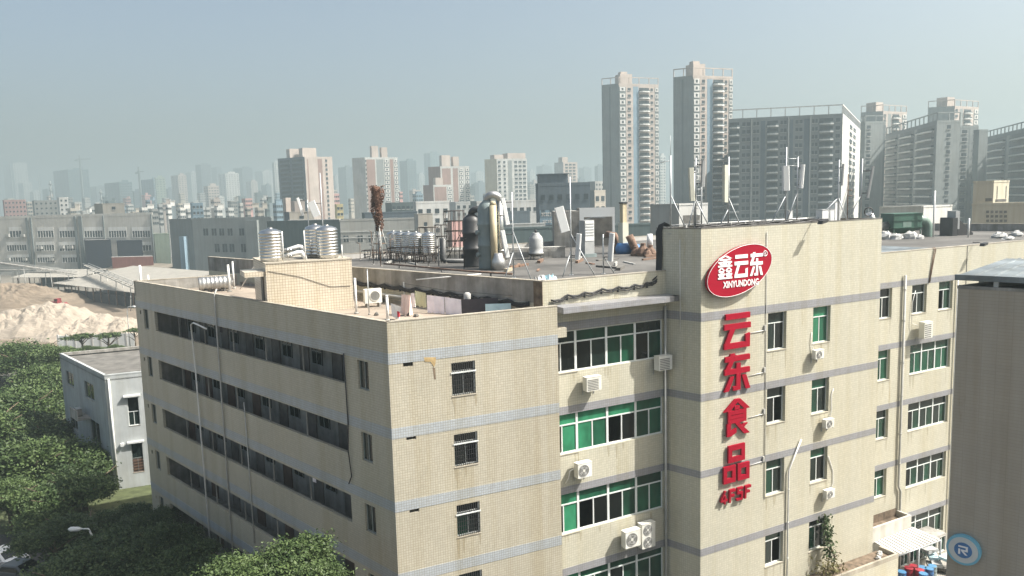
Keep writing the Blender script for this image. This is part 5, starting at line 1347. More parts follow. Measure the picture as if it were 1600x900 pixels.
# ------------------------------------------------------------------ cars, lamps
plain('car_white', (0.70, 0.71, 0.72), 0.25, 0.03, 1.0)
plain('car_grey', (0.10, 0.105, 0.11), 0.25, 0.05, 1.0)
plain('tyre', (0.02, 0.02, 0.02), 0.9, 0.1, 2)
def car(c, yaw, mat, label):
    t = thing('parked_car', c, label, 'car', 'cars parked at the left')
    D = Vector((math.cos(yaw), math.sin(yaw), 0)); F = Frame(Vector((c[0], c[1], 0)) - D * 2.2, D); z = c[2]
    side = [(0, .35), (.05, .75), (.25, .92), (1.15, .98), (1.75, 1.42), (3.1, 1.46), (3.75, 1.0), (4.25, .92), (4.4, .55), (4.4, .3)]
    b = MB()
    n = len(side)
    for sgn, yy in ((0, -.86), (1, .86)): pass
    pts = []
    for y, sq in ((-.88, 1), (-.80, 1), (.80, 1), (.88, 1)):
        for u, zz in side:
            k = .93 if (abs(y) > .85 and zz > .9) else 1
            pts.append(F.pt(u, y * (0.84 if zz > 1.2 else 1), z + (zz * k if abs(y) > .85 else zz)))
    fs = []
    for j in range(3):
        for i in range(n): fs.append((j * n + i, j * n + (i + 1) % n, (j + 1) * n + (i + 1) % n, (j + 1) * n + i))
    fs += [tuple(range(n - 1, -1, -1)), tuple(range(3 * n, 4 * n))]
    obj('body', b.add(pts, fs), mat, t)
    obj('windscreen', MB().add([F.pt(3.13, -.62, z + 1.45), F.pt(3.13, .62, z + 1.45), F.pt(3.74, .72, z + 1.04), F.pt(3.74, -.72, z + 1.04)], ((0, 1, 2, 3),)), 'glass_black', t)
    obj('rear_window', MB().add([F.pt(1.70, -.62, z + 1.42), F.pt(1.18, -.72, z + 1.03), F.pt(1.18, .72, z + 1.03), F.pt(1.70, .62, z + 1.42)], ((0, 1, 2, 3),)), 'glass_black', t)
    for s in (-1, 1):
        obj('side_window', MB().add([F.pt(1.45, s * .895, z + 1.02), F.pt(1.8, s * .80, z + 1.36), F.pt(3.0, s * .80, z + 1.38), F.pt(3.5, s * .895, z + 1.02)], ((0, 1, 2, 3),)), 'glass_black', t)
        obj('headlight', MB().box(F, 4.28, 4.42, s * .62 - .17, s * .62 + .17, z + .62, z + .8), 'panel_white', t)
        obj('mirror', MB().box(F, 3.3, 3.42, s * 1.0 - .1, s * 1.0 + .1, z + .98, z + 1.12), mat, t)
        for u in (.85, 3.55):
            w = obj('wheel', MB().tube([F.pt(u, s * .9, z + .32), F.pt(u, s * .70, z + .32)], .32, 16), 'tyre', t)
            obj('rim', MB().tube([F.pt(u, s * .915, z + .32), F.pt(u, s * .88, z + .32)], .19, 12), 'steel_dull', w)
    return t
c = at_z(2, 884, GZ); car((c.x, c.y, GZ + .006), math.radians(-20), 'car_white', 'white car cut by the lower left picture edge')
c = at_z(26, 905, GZ); car((c.x, c.y, GZ + .006), math.radians(-14), 'car_grey', 'dark grey car in the lower left corner')
c = at_z(84, 640, GZ); car((c.x, c.y, GZ + .006), math.radians(5), 'car_white', 'white vehicle glimpsed between the trees and the grey building')
def lamp(base, h, arm, label, Darm, head=.9):
    t = thing('street_lamp', base, label, 'street lamp', 'street lamps')
    b = Vector(base); tp = b + Vector((0, 0, h)); D = Vector(Darm).normalized()
    obj('pole', MB().tube([b, b + Vector((0, 0, h * .9)), tp + D * arm * .25, tp + D * arm], [.11, .08, .06, .05], 8), 'panel_white', t)
    e = tp + D * arm
    obj('lamp_head', MB().tube([e - D * .05, e + D * head * .25, e + D * head * .8, e + D * head], [.06, .17, .18, .06], 10), 'panel_white', t)
    obj('base_plate', MB().box(WORLD, b.x - .2, b.x + .2, b.y - .2, b.y + .2, b.z + .004, b.z + .05), 'galv', t)
c = at_z(204, 548, GZ); hh = at_y(203, 479, c.y).z - GZ
lamp((c.x, c.y, GZ), hh, 1.1, 'white street lamp in front of the sand heap', (1, -.2, 0))
c = at_y(142, 826, 55.0); lamp((c.x, c.y, GZ), c.z - GZ, .7, 'white street lamp head sticking out of the dark tree crowns', (-1, 0, 0), 1.0)
c = at_z(60, 640, GZ); lp_ = at_y(60, 636, c.y)
t = thing('notice_board', c, 'small white notice board on the grass left of the grey building', 'board')
obj('panel', MB().box(WORLD, c.x - .5, c.x + .4, c.y, c.y + .1, GZ + .7, GZ + 2.4), 'panel_white', t); obj('post', MB().box(WORLD, c.x - .1, c.x, c.y + .1, c.y + .2, GZ, GZ + 2.2), 'galv', t)

# ------------------------------------------------------------------ sand yard with heaps, sheds and conveyors
plain('sand', (0.285, 0.245, 0.20), 0.95, 0.16, 0.35, bump=0.6, bscale=1.5)
plain('sand_brown', (0.17, 0.135, 0.10), 0.95, 0.2, 0.2, bump=0.6, bscale=1.5)
plain('shed_roof', (0.30, 0.285, 0.255), 0.6, 0.12, 0.3, streak=0.1)
plain('shed_tan', (0.20, 0.175, 0.14), 0.7, 0.3, 0.2, streak=0.2)
plain('shed_grey', (0.16, 0.16, 0.155), 0.7, 0.3, 0.2, streak=0.2)
plain('loader_red', (0.20, 0.03, 0.035), 0.6, 0.3, 1.0)
plain('shed_dark', (0.035, 0.035, 0.04), 0.8, 0.3, 0.6)
q = [at_z(x, y, GZ) for x, y in ((-60, 540), (215, 545), (260, 470), (-60, 452))]
g = MB().quad(*[(p.x, p.y, GZ + .012) for p in q]); tag(obj('sand_yard', g, 'sand_brown'), None, None, kind='structure')
from mathutils import noise as mnoise
def heap(x, ytop, Y, rx, ry, label, mat='sand', seed=0, ex=1.0):
    tp = at_y(x, ytop, Y); H = tp.z - GZ; n, m = 84, 44
    P = [(tp.x, tp.y, tp.z)]; F = []
    for j in range(1, m + 1):
        f = j / m
        for i in range(n):
            a = 2 * math.pi * i / n
            w = 1 + .22 * mnoise.noise(Vector((math.cos(a) * 1.3, math.sin(a) * 1.3, seed)))
            X, Yy = tp.x + rx * f * w * math.cos(a), tp.y + ry * f * w * math.sin(a)
            z = H * (1 - f) ** ex * (1 + .0) + (2.0 * mnoise.noise(Vector((X * .16, Yy * .16, seed))) + 1.3 * mnoise.noise(Vector((X * .42, Yy * .42, seed))) + .5 * mnoise.noise(Vector((X * 1.1, Yy * 1.1, seed))) + .15 * mnoise.noise(Vector((X * 2.6, Yy * 2.6, seed)))) * min(1, 4 * f) * (1 - f * .8)
            P.append((X, Yy, GZ + max(z, -.05) * (1 if f < 1 else 0) - (.05 if j == m else 0)))
    for i in range(n): F.append((0, 1 + i, 1 + (i + 1) % n))
    for j in range(m - 1):
        for i in range(n): F.append((1 + j * n + i, 1 + (j + 1) * n + i, 1 + (j + 1) * n + (i + 1) % n, 1 + j * n + (i + 1) % n))
    return tag(obj('sand_heap', MB().add(P, F, 0, False), mat), label, 'sand heap', 'sand heaps in the yard')
heap(76, 470, 180, 17, 12, 'tallest pale pink sand heap at the left', 'sand', 1, .85)
heap(20, 483, 178, 14, 9, 'broad pale sand heap left of the tallest one', 'sand', 2, .9)
heap(156, 489, 176, 12, 9, 'pale sand heap right of the tallest one behind the white wall', 'sand', 3, .9)
heap(188, 497, 172, 6, 6, 'small pale sand heap beside the street lamp', 'sand', 5, .9)
heap(122, 503, 170, 12, 7, 'low pale sand ridge between the two larger heaps', 'sand', 7, .9)
heap(14, 441, 235, 24, 15, 'brown gravel heap behind the pale heaps', 'sand_brown', 4, .8)
# site wall
wa_, wb2 = at_z(92, 549, GZ), at_z(212, 544, GZ); Fw = Frame(wa_, wb2 - wa_); Lw = (wb2 - wa_).length
sw = thing('site_wall', wa_, 'white panelled site wall in front of the sand heaps', 'wall')
n = 9
for i in range(n):
    obj('panel', MB().box(Fw, Lw * i / n + .14, Lw * (i + 1) / n - .14, 0, .12, GZ, GZ + 3.1), 'panel_white', sw)
    obj('post', MB().box(Fw, Lw * i / n - .14, Lw * i / n + .14, -.06, .2, GZ, GZ + 3.4), 'awning_white', sw)
# open shed with long pale roof
def shed(e0, e1, ze, depth, zridge, label, nposts, mat='shed_roof', dark=True):
    F = Frame(e0, e1 - e0); L = (e1 - e0).length
    t = thing('open_shed', Vector((e0.x, e0.y, GZ)), label, 'shed', 'sheds in the sand yard')
    sheets = 12
    for i in range(sheets):
        u0, u1 = L * i / sheets, L * (i + 1) / sheets - .06
        mb = MB(); a = [F.pt(u0, -.6, ze), F.pt(u1, -.6, ze), F.pt(u1, depth, zridge), F.pt(u0, depth, zridge)]
        mb.add(a + [(p[0], p[1], p[2] + .12) for p in a], ((3, 2, 1, 0), (4, 5, 6, 7), (0, 1, 5, 4), (1, 2, 6, 5), (2, 3, 7, 6), (3, 0, 4, 7)))
        obj('roof_sheet', mb, mat, t)
    for i in range(nposts):
        u = L * (i + .5) / nposts
        obj('post', MB().box(F, u - .15, u + .15, 0, .3, GZ, ze - .02), 'rust_brown', t)
        obj('post', MB().box(F, u - .15, u + .15, depth - .5, depth - .2, GZ, zridge - .15), 'rust_brown', t)
        obj('rafter', MB().tube([F.pt(u, 0, ze - .1), F.pt(u, depth - .4, zridge - .15)], .1, 4), 'rust_brown', t)
    obj('rear_wall', MB().box(F, 0, L, depth - .18, depth, GZ, zridge - .1), 'shed_dark', t)
    if dark: obj('board_fence', MB().box(F, L * .12, L, .4, .55, GZ, GZ + 3.0), 'shed_dark', t)
    return t
e0, e1 = at_y(84, 437, 250), at_y(214, 464, 215); ze = (e0.z + e1.z) / 2
shed(Vector((e0.x, e0.y, 0)), Vector((e1.x, e1.y, 0)), ze, 26, ze + 3.4, 'long open shed with a pale roof and a dark board fence', 11)
e0, e1 = at_y(18, 434, 285), at_y(128, 431, 280)
shed(Vector((e0.x, e0.y, 0)), Vector((e1.x, e1.y, 0)), e0.z, 14, e0.z + 1.6, 'grey roofed open shed behind the brown gravel heap', 6, dark=False)
e0, e1 = at_y(140, 424, 320), at_y(216, 422, 300)
shed(Vector((e0.x, e0.y, 0)), Vector((e1.x, e1.y, 0)), e0.z, 20, e0.z + 2.0, 'pale roofed shed in front of the dark blue annex', 5, 'shed_tan', dark=False)
e0, e1 = at_y(217, 422, 280), at_y(330, 428, 250)
shed(Vector((e0.x, e0.y, 0)), Vector((e1.x, e1.y, 0)), e0.z - .9, 9, e0.z - .2, 'pale low shed roof behind the far corner of the dormitory', 6, 'shed_grey', dark=False)
def conveyor(a, b, label):
    t = thing('conveyor', Vector((b.x, b.y, GZ)), label, 'conveyor', 'conveyors in the sand yard')
    d = (b - a); L = d.length; s = Vector((-d.y, d.x, 0)).normalized() * .8
    for sg_ in (-1, 1):
        for dz in (0, 1.2): obj('chord', MB().tube([a + s * sg_ + Vector((0, 0, dz)), b + s * sg_ + Vector((0, 0, dz))], .12, 4), 'pipe_grey', t)
    n = 12
    zz = MB()
    for i in range(n):
        for sg_ in (-1, 1): zz.tube([a.lerp(b, i / n) + s * sg_, a.lerp(b, (i + 1) / n) + s * sg_ + Vector((0, 0, 1.2))], .06, 4)
    obj('lacing', zz, 'pipe_grey', t)
    obj('belt', MB().add([a + s + Vector((0, 0, .6)), a - s + Vector((0, 0, .6)), b - s + Vector((0, 0, .6)), b + s + Vector((0, 0, .6)), a + s + Vector((0, 0, .7)), a - s + Vector((0, 0, .7)), b - s + Vector((0, 0, .7)), b + s + Vector((0, 0, .7))], ((3, 2, 1, 0), (4, 5, 6, 7), (0, 1, 5, 4), (1, 2, 6, 5), (2, 3, 7, 6), (3, 0, 4, 7))), 'cement', t)
    for f in (.1, .4, .7, .95):
        p = a.lerp(b, f)
        for sg_ in (-1, 1): obj('leg', MB().tube([(p + s * sg_ * 1.6).to_tuple()[:2] + (GZ,), p + s * sg_], .12, 4), 'pipe_grey', t)
conveyor(at_y(-20, 410, 270), at_y(118, 430, 250), 'long grey conveyor bridge at the left')
conveyor(at_y(134, 417, 262), at_y(214, 451, 208), 'conveyor sloping down to the right over the pale shed roof')
conveyor(at_y(-20, 424, 300), at_y(90, 424, 290), 'level conveyor bridge behind the long one')
c = at_z(92, 478, GZ)
t = thing('wheel_loader', c, 'red wheel loader at the left end of the board fence', 'loader')
Fo = Frame(c, Vector((1, 0, 0))); Q = .62
obj('body', MB().box(Fo, -3 * Q, .5 * Q, -1.2, 1.2, GZ + .9 * Q, GZ + 2.3 * Q), 'loader_red', t); obj('cab', MB().box(Fo, -1.2 * Q, .5 * Q, -1, 1, GZ + 2.302 * Q, GZ + 3.6 * Q), 'loader_red', t); obj('cab_window', MB().box(Fo, -1.0 * Q, .3 * Q, -1.02, -1.001, GZ + 2.6 * Q, GZ + 3.4 * Q), 'glass_black', t)
obj('bucket', MB().plate(Fo, [(2.0 * Q, GZ + .2 * Q), (3.2 * Q, GZ + .2 * Q), (3.4 * Q, GZ + .5 * Q), (2.5 * Q, GZ + 1.6 * Q), (2.0 * Q, GZ + 1.2 * Q)], -1.5, 1.5), 'loader_red', t)
obj('arm', MB().tube([Fo.pt(.4 * Q, 0, GZ + 1.8 * Q), Fo.pt(2.2 * Q, 0, GZ + .8 * Q)], .15, 6), 'loader_red', t)
for u in (-2.2, .2):
    for y in (-1.3, 1.3): obj('wheel', MB().tube([Fo.pt(u * Q, y - .2, GZ + .75 * Q), Fo.pt(u * Q, y + .2, GZ + .75 * Q)], .75 * Q, 14), 'tyre', t)

# ------------------------------------------------------------------ city: generic blocks
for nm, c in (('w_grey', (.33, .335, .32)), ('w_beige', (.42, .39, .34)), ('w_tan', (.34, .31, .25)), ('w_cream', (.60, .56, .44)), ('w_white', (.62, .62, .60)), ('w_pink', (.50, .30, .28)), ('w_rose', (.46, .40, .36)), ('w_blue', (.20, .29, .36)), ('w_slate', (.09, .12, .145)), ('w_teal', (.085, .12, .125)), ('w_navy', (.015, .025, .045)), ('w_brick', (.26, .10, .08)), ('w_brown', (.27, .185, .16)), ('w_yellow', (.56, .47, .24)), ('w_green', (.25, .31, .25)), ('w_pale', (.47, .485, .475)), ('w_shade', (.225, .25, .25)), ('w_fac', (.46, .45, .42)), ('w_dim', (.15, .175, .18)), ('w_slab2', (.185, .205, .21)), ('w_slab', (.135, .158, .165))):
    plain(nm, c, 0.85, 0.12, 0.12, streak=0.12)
plain('flat_roof', (.22, .215, .205), .9, .35, .1)
plain('far_glass_wall', (.10, .15, .17), .3, .3, .02)
def far_window(nm, w, h, frame='w_white', gl='glass_far', split=2):
    mb = MB().box(WORLD, -w / 2, w / 2, -.03, .06, 0, h, 1)
    t = .07
    mb.box(WORLD, -w / 2 - t, w / 2 + t, -.09, -.031, -t, 0, 0).box(WORLD, -w / 2 - t, w / 2 + t, -.09, -.031, h, h + t, 0)
    for i in range(split + 1): mb.box(WORLD, -w / 2 - t + (w + t) * i / split, -w / 2 + (w + t) * i / split, -.07, -.031, 0, h, 0)
    return mb.mesh(nm, [frame, gl])
BLK = {}
def block(name, label, cat, xl, xc, xr, ytop, Y, mats, hl=-46, hr=62, colsL=0, colsR=0, storey=3.2, win=(1.3, 1.4), first=None, top=.9, joined=True, group=None, par=.7, frame='w_white', gl='glass_far', depth=None, split=2, rows=99, roof='flat_roof', house=None):
    """A flat-roofed building whose near vertical edge is under picture column xc at distance Y, its two visible faces reaching to columns xl and xr."""
    K = at_y(xc, ytop, Y); zt = K.z; K = Vector((K.x, K.y, 0))
    dl, dr = heading(hl), heading(hr)
    LL = reach(Vector((K.x, K.y, zt)), dl, xl) if xl < xc else (depth or 12)
    LR = reach(Vector((K.x, K.y, zt)), dr, xr) if xr > xc else (depth or 12)
    LL, LR = max(2, abs(LL)), max(2, abs(LR))
    t = thing(name, Vector((K.x, K.y, GZ)), label, cat, group)
    fl, fr_ = Frame(K + dl * LL, -dl), Frame(K, dr)
    c = [K, K + dr * LR, K + dr * LR + dl * LL, K + dl * LL]
    v = [(p.x, p.y, GZ) for p in c] + [(p.x, p.y, zt) for p in c]
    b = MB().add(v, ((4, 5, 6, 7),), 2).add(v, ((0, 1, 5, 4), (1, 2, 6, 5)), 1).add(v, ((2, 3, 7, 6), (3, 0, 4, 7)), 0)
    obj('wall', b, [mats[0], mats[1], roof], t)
    if par:
        e = MB().box(fl, 0, LL - .3, -.05, .3, zt, zt + par, 0).box(fr_, -.05, LR, -.05, .3, zt, zt + par, 1)
        f3 = Frame(c[1], dl); f4 = Frame(c[2], -dr)
        e.box(f3, .31, LL, -.05, .3, zt, zt + par, 1).box(f4, .31, LR - .31, -.05, .3, zt, zt + par, 0)
        obj('parapet', e, [mats[0], mats[1]], t)
    first = first if first is not None else top
    nf = int(min(rows, (zt - GZ - first) // storey))
    me = far_window('window', win[0], win[1], frame, gl, split) if not joined else None
    jm = MB()
    for fr2, n, L in ((fl, colsL, LL), (fr_, colsR, LR)):
        for i in range(n):
            u = L * (i + .5) / n
            for j in range(nf):
                z = zt - first - win[1] - storey * j
                if joined:
                    w2 = min(win[0], L / n * .8) / 2
                    jm.box(fr2, u - w2, u + w2, -.05, .05, z, z + win[1], 0)
                    jm.box(fr2, u - w2 - .1, u + w2 + .1, -.14, -.051, z - .12, z, 1)
                else:
                    link('window', me, t, fr2.mat(u, 0, z))
    if jm.v: obj('window_grid', jm, [gl, frame], t, kind='stuff')
    if house:                          # stair houses: (u, y, w, d, h)
        for (u, y, w, d, h) in house:
            o = obj('stair_house', MB().box(fr_, u, u + w, y, y + d, zt, zt + h), [mats[1]], t)
            obj('slab', MB().box(fr_, u - .3, u + w + .3, y - .3, y + d + .3, zt + h, zt + h + .25), mats[0], o)
    BLK[label] = (t, fl, fr_, LL, LR, zt)
    return t, fl, fr_, LL, LR, zt

# near neighbours: huts and blocks just behind the factory
t, fl, fr_, LL, LR, zt = block('low_hut', 'grey and white hut behind the green dust collector', 'hut', 1374, 1443, 1488, 324, 118, ('w_grey', 'w_white'), hl=-78, hr=70, par=.25)
t, fl, fr_, LL, LR, zt = block('low_hut', 'grey and white hut with a dark doorway behind the tower masts', 'hut', 1016, 1061, 1106, 321, 108, ('w_grey', 'w_white'), hl=-70, hr=72, par=.25)
obj('doorway', MB().box(fr_, LR * .14, LR * .72, -.03, .1, zt - 4.2, zt - 1.4), 'cement_dark', t)
t, fl, fr_, LL, LR, zt = block('tan_building', 'tan building with a grid of small square vents at the right edge', 'building', 1519, 1680, 1700, 318, 122, ('w_tan', 'w_cream'), hl=-82, hr=60, par=.4)
for i in range(5):
    for j in range(3):
        u, z = fl.uz(1543 + 7 * i, 331 + 7 * j)
        obj('vent', MB().box(fl, u - .2, u + .2, -.06, .05, z - .2, z + .2), 'cement_dark', t)
t2, f2, g2, l2, r2, z2 = block('roof_block', 'small tan and cream block standing on the tan building', 'building', 1521, 1553, 1577, 285, 124, ('w_tan', 'w_cream'), hl=-82, hr=68, par=.3)
for u in (r2 * .22, r2 * .8): obj('slit', MB().box(g2, u, u + .12, -.04, .04, z2 - 2.6, z2 - .6), 'cement_dark', t2)
obj('opening', MB().box(g2, r2 * .15, r2 * .85, -.04, .04, z2 - 3.1, z2 - 2.7), 'cement_dark', t2)
obj('opening', MB().box(f2, l2 * .62, l2 * .95, -.04, .04, z2 - 3.0, z2 - 2.5), 'cement_dark', t2)
# slate office block with faint sign lettering
t, fl, fr_, LL, LR, zt = block('office_block', 'slate blue office block with faint white lettering behind the scrubbers', 'building', 840, 841, 922, 291, 215, ('w_slate', 'w_slate'), hl=-20, hr=88, colsR=6, storey=4.2, win=(1.2, 1.5), top=2.4, rows=3, par=.8, depth=14, frame='w_slate', house=[(0.5, 2, 8, 8, 3.2)])
for k, (x0, x1, y0, y1) in enumerate(((846, 862, 332, 338), (848, 863, 344, 348))):
    u0, z0 = fr_.uz(x0, y1); u1, z1 = fr_.uz(x1, y0)
    for i in range(5 - k):
        a = u0 + (u1 - u0) * i / (5 - k); w = (u1 - u0) / (5 - k) * .78
        mb = MB().box(fr_, a, a + w, -.14, -.06, z0, z0 + .25 * (z1 - z0)).box(fr_, a, a + w, -.14, -.06, z1 - .25 * (z1 - z0), z1).box(fr_, a + w * (.1 if i % 2 else .55), a + w * (.4 if i % 2 else .9), -.14, -.06, z0 + .26 * (z1 - z0), z1 - .26 * (z1 - z0))
        obj('sign_character', mb, 'w_white', t)
u0, z0 = fr_.uz(846, 349); u1, z1 = fr_.uz(864, 331)
obj('sign_panel', MB().box(fr_, u0 - .4, u1 + .4, -.05, 0, z0 - .4, z1 + .5), 'w_blue', t)
block('beige_block', 'beige block between the slate office and the first tall tower', 'building', 922, 929, 946, 300, 300, ('w_dim', 'w_beige'), colsR=2, storey=4.0, win=(1.6, 2.0), rows=4, top=1.6)
block('beige_block', 'hazy grey block just left of the first tall tower', 'building', 918, 930, 944, 285, 520, ('w_dim', 'w_grey'), colsR=3)

# white low factory with a row of windows and a dark shop front, right of the scrubbers
block('white_factory', 'white low factory with a strip of windows right of the scrubbers', 'building', 735, 745, 842, 317, 320, ('w_dim', 'w_white'), hr=84, colsR=9, storey=4.5, win=(1.8, 1.6), rows=1, top=2.4)
block('shop_block', 'slate shop block with a red strip below the white low factory', 'building', 770, 790, 828, 333, 300, ('w_dim', 'w_slate'), hr=84)
block('grey_parapet_block', 'dark grey low block behind the cooling tower', 'building', 786, 787, 1040, 359, 130, ('w_teal', 'w_teal'), hr=83, hl=-30, depth=10, par=.3)
block('low_canopy_block', 'pale weathered low roof beyond the cooling tower', 'building', 796, 800, 852, 351, 170, ('w_pale', 'w_pale'), hr=86, depth=12, par=.2)
block('white_house', 'white house with a few dark windows behind the tank row', 'building', 648, 650, 702, 318, 270, ('w_pale', 'w_white'), hr=80, hl=-35, colsR=4, storey=3.4, win=(1.5, 1.6), rows=3, top=2.0, depth=14)
block('teal_house', 'teal grey low block left of the white house', 'building', 602, 612, 648, 319, 330, ('w_teal', 'w_teal'), hr=80, colsR=5, rows=2)
block('pink_stall', 'pink and red stall roof seen through the pipe scaffold', 'building', 700, 706, 722, 347, 230, ('w_brown', 'w_pink'), par=.2)
block('grey_low_block', 'pale grey low block behind the pipe scaffold', 'building', 700, 712, 748, 318, 340, ('w_pale', 'w_pale'), hr=80, colsR=4, rows=2)

# left factories
t, f1, g1, l1, r1, z1_ = block('left_factory', 'beige grey factory block at the left with rows of white windows', 'factory', -60, -59, 238, 344, 340, ('w_shade', 'w_fac'), hl=-30, hr=91, depth=40, par=1.2, house=None)
wrow = [(355, 371, [(-40, -10), (14, 33), (58, 83), (92, 117), (131, 160), (169, 197), (206, 234)]), (378, 392, [(-40, -10), (10, 41), (56, 84), (92, 121), (222, 236)]), (398, 410, [(-40, -10), (12, 47), (58, 85), (97, 125), (222, 236)])]
for ya, yb, segs in wrow:
    for xa, xb in segs:
        u0, zz1 = g1.uz(xa, ya); u1, _ = g1.uz(xb, ya); _, zz0 = g1.uz(xa, yb)
        n = max(2, int((u1 - u0) / 1.1))
        w = MB().box(g1, u0, u1, -.03, .05, zz0, zz1, 1)
        for i in range(n + 1): w.box(g1, u0 + (u1 - u0) * i / n - .12, u0 + (u1 - u0) * i / n + .12, -.10, -.031, zz0, zz1, 0)
        w.box(g1, u0, u1, -.12, -.101, zz0 + (zz1 - zz0) * .62, zz1, 0).box(g1, u0 - .2, u1 + .2, -.25, -.101, zz0 - .2, zz0, 0)
        obj('window', w, ['w_white', 'glass_far'], t)
for x, w in ((44, 1.0), (50, .6), (119, 1.0), (127, 1.6), (163, .5), (238, .5)):
    u, _ = g1.uz(x, 360); obj('pilaster', MB().box(g1, u - w / 2, u + w / 2, -.5, 0, GZ, z1_ + .4), 'w_dim', t)
for x, y in ((13, 368), (37, 368), (64, 387), (98, 386), (112, 386), (14, 405), (40, 405), (82, 405)):
    u, z = g1.uz(x, y); obj('air_conditioner', MB().box(g1, u - .9, u + .9, -1.2, -.002, z - .6, z + .6), 'w_grey', t)
block('roof_house', 'beige stair house with two windows on the left factory roof', 'stair house', 147, 160, 194, 319, 352, ('w_tan', 'w_beige'), hl=-60, hr=85, colsR=1, storey=20, win=(1.6, 1.4), top=1.2, rows=1, par=.3)
block('clad_annex', 'dark navy clad annex in front of the left factory', 'annex', 131, 132, 173, 376, 328, ('w_navy', 'w_navy'), hl=-30, hr=91, depth=8, par=.2)
block('clad_annex', 'smaller dark navy clad annex over the brick red wall', 'annex', 182, 183, 222, 377, 330, ('w_navy', 'w_navy'), hl=-30, hr=91, depth=7, par=.2)
block('brick_wall_block', 'brick red low wall below the smaller navy annex', 'wall', 174, 175, 239, 402, 322, ('w_brick', 'w_brick'), hl=-30, hr=91, depth=3, par=0)
block('green_shed', 'pale green low shed between the two grey factories', 'shed', 239, 241, 264, 366, 330, ('w_green', 'w_green'), hl=-30, hr=88, depth=14, par=.2)
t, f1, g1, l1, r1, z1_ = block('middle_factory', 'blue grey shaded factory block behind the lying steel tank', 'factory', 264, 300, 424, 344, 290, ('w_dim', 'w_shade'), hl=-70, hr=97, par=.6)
for ya, yb, xs in ((357, 368, (322, 335, 347, 360, 378)), (381, 394, (340, 352, 363, 381)), (403, 414, (342, 353, 366, 381))):
    for x in xs:
        u, z = g1.uz(x, yb); _, zz = g1.uz(x, ya)
        w = MB().box(g1, u - .95, u + .95, -.04, .05, z, zz, 1).box(g1, u - 1.1, u + 1.1, -.12, -.041, z - .15, z, 0).box(g1, u - .04, u + .04, -.1, -.041, z, zz, 0)
        obj('window', w, ['w_shade', 'glass_far'], t)
u, z = g1.uz(390, 350); obj('stair_shaft', MB().box(g1, u - 1.2, u + 3.6, -1.6, 0, GZ, z1_ - .5), 'w_shade', t)
u, z = f1.uz(290, 350); obj('stair_shaft', MB().box(f1, l1 * .55, l1 * .75, -2, 0, GZ, z1_ - 6), 'w_blue', t)
t, f1, g1, l1, r1, z1_ = block('right_factory', 'long grey factory with a plain gable and small white windows behind the tanks', 'factory', 417, 531, 655, 346, 215, ('w_teal', 'w_grey'), hl=-72, hr=85, par=.5)
for x in (478, 541, 563, 580, 603, 628):
    u, z = g1.uz(x, 378); _, zz = g1.uz(x, 368)
    if x > 531:
        w = MB().box(g1, u - .8, u + .8, -.04, .05, z, zz, 1)
        for a in (-.85, -.04, .77): w.box(g1, u + a, u + a + .08, -.1, -.041, z, zz, 0)
        w.box(g1, u - .6, u + .6, -.1, -.041, z + (zz - z) * .62, z + (zz - z) * .72, 0)
        obj('window', w, ['w_white', 'glass_far'], t)
obj('ledge', MB().box(g1, 0, r1, -.12, 0, z1_ - 3.1, z1_ - 2.9).box(g1, 0, r1, -.12, 0, z1_ - 4.8, z1_ - 4.6), 'w_pale', t)
obj('white_coping', MB().box(f1, l1 * .3, l1, -.1, .4, z1_ + .5, z1_ + .7), 'w_white', t)
block('tall_end_block', 'taller grey end block with two small windows at the right of the long factory', 'factory', 650, 653, 676, 335, 213, ('w_grey', 'w_beige'), hl=-40, hr=82, colsR=1, storey=1.7, win=(.9, 1.1), top=2.2, rows=2, depth=10, par=.2)
block('dark_roof_block', 'dark blue grey roof block behind the long factory', 'building', 566, 570, 652, 334, 255, ('w_teal', 'w_slate'), hl=-40, hr=85, depth=14, par=.4)
block('roof_house', 'beige stair house with two windows left of the tilted panels', 'stair house', 444, 452, 490, 332, 250, ('w_slate', 'w_beige'), hl=-60, hr=82, colsR=1, storey=20, win=(1.4, 1.0), top=1.2, rows=1, par=.2)
block('roof_house', 'rose coloured plain block behind the beige stair house', 'stair house', 456, 460, 476, 315, 290, ('w_rose', 'w_rose'), hl=-60, hr=82, par=.2)
t = block('water_tower_house', 'slim pink white water tower house with a rounded top left of the panels', 'building', 444, 446, 454, 309, 310, ('w_rose', 'w_rose'), par=0, depth=2)[0]

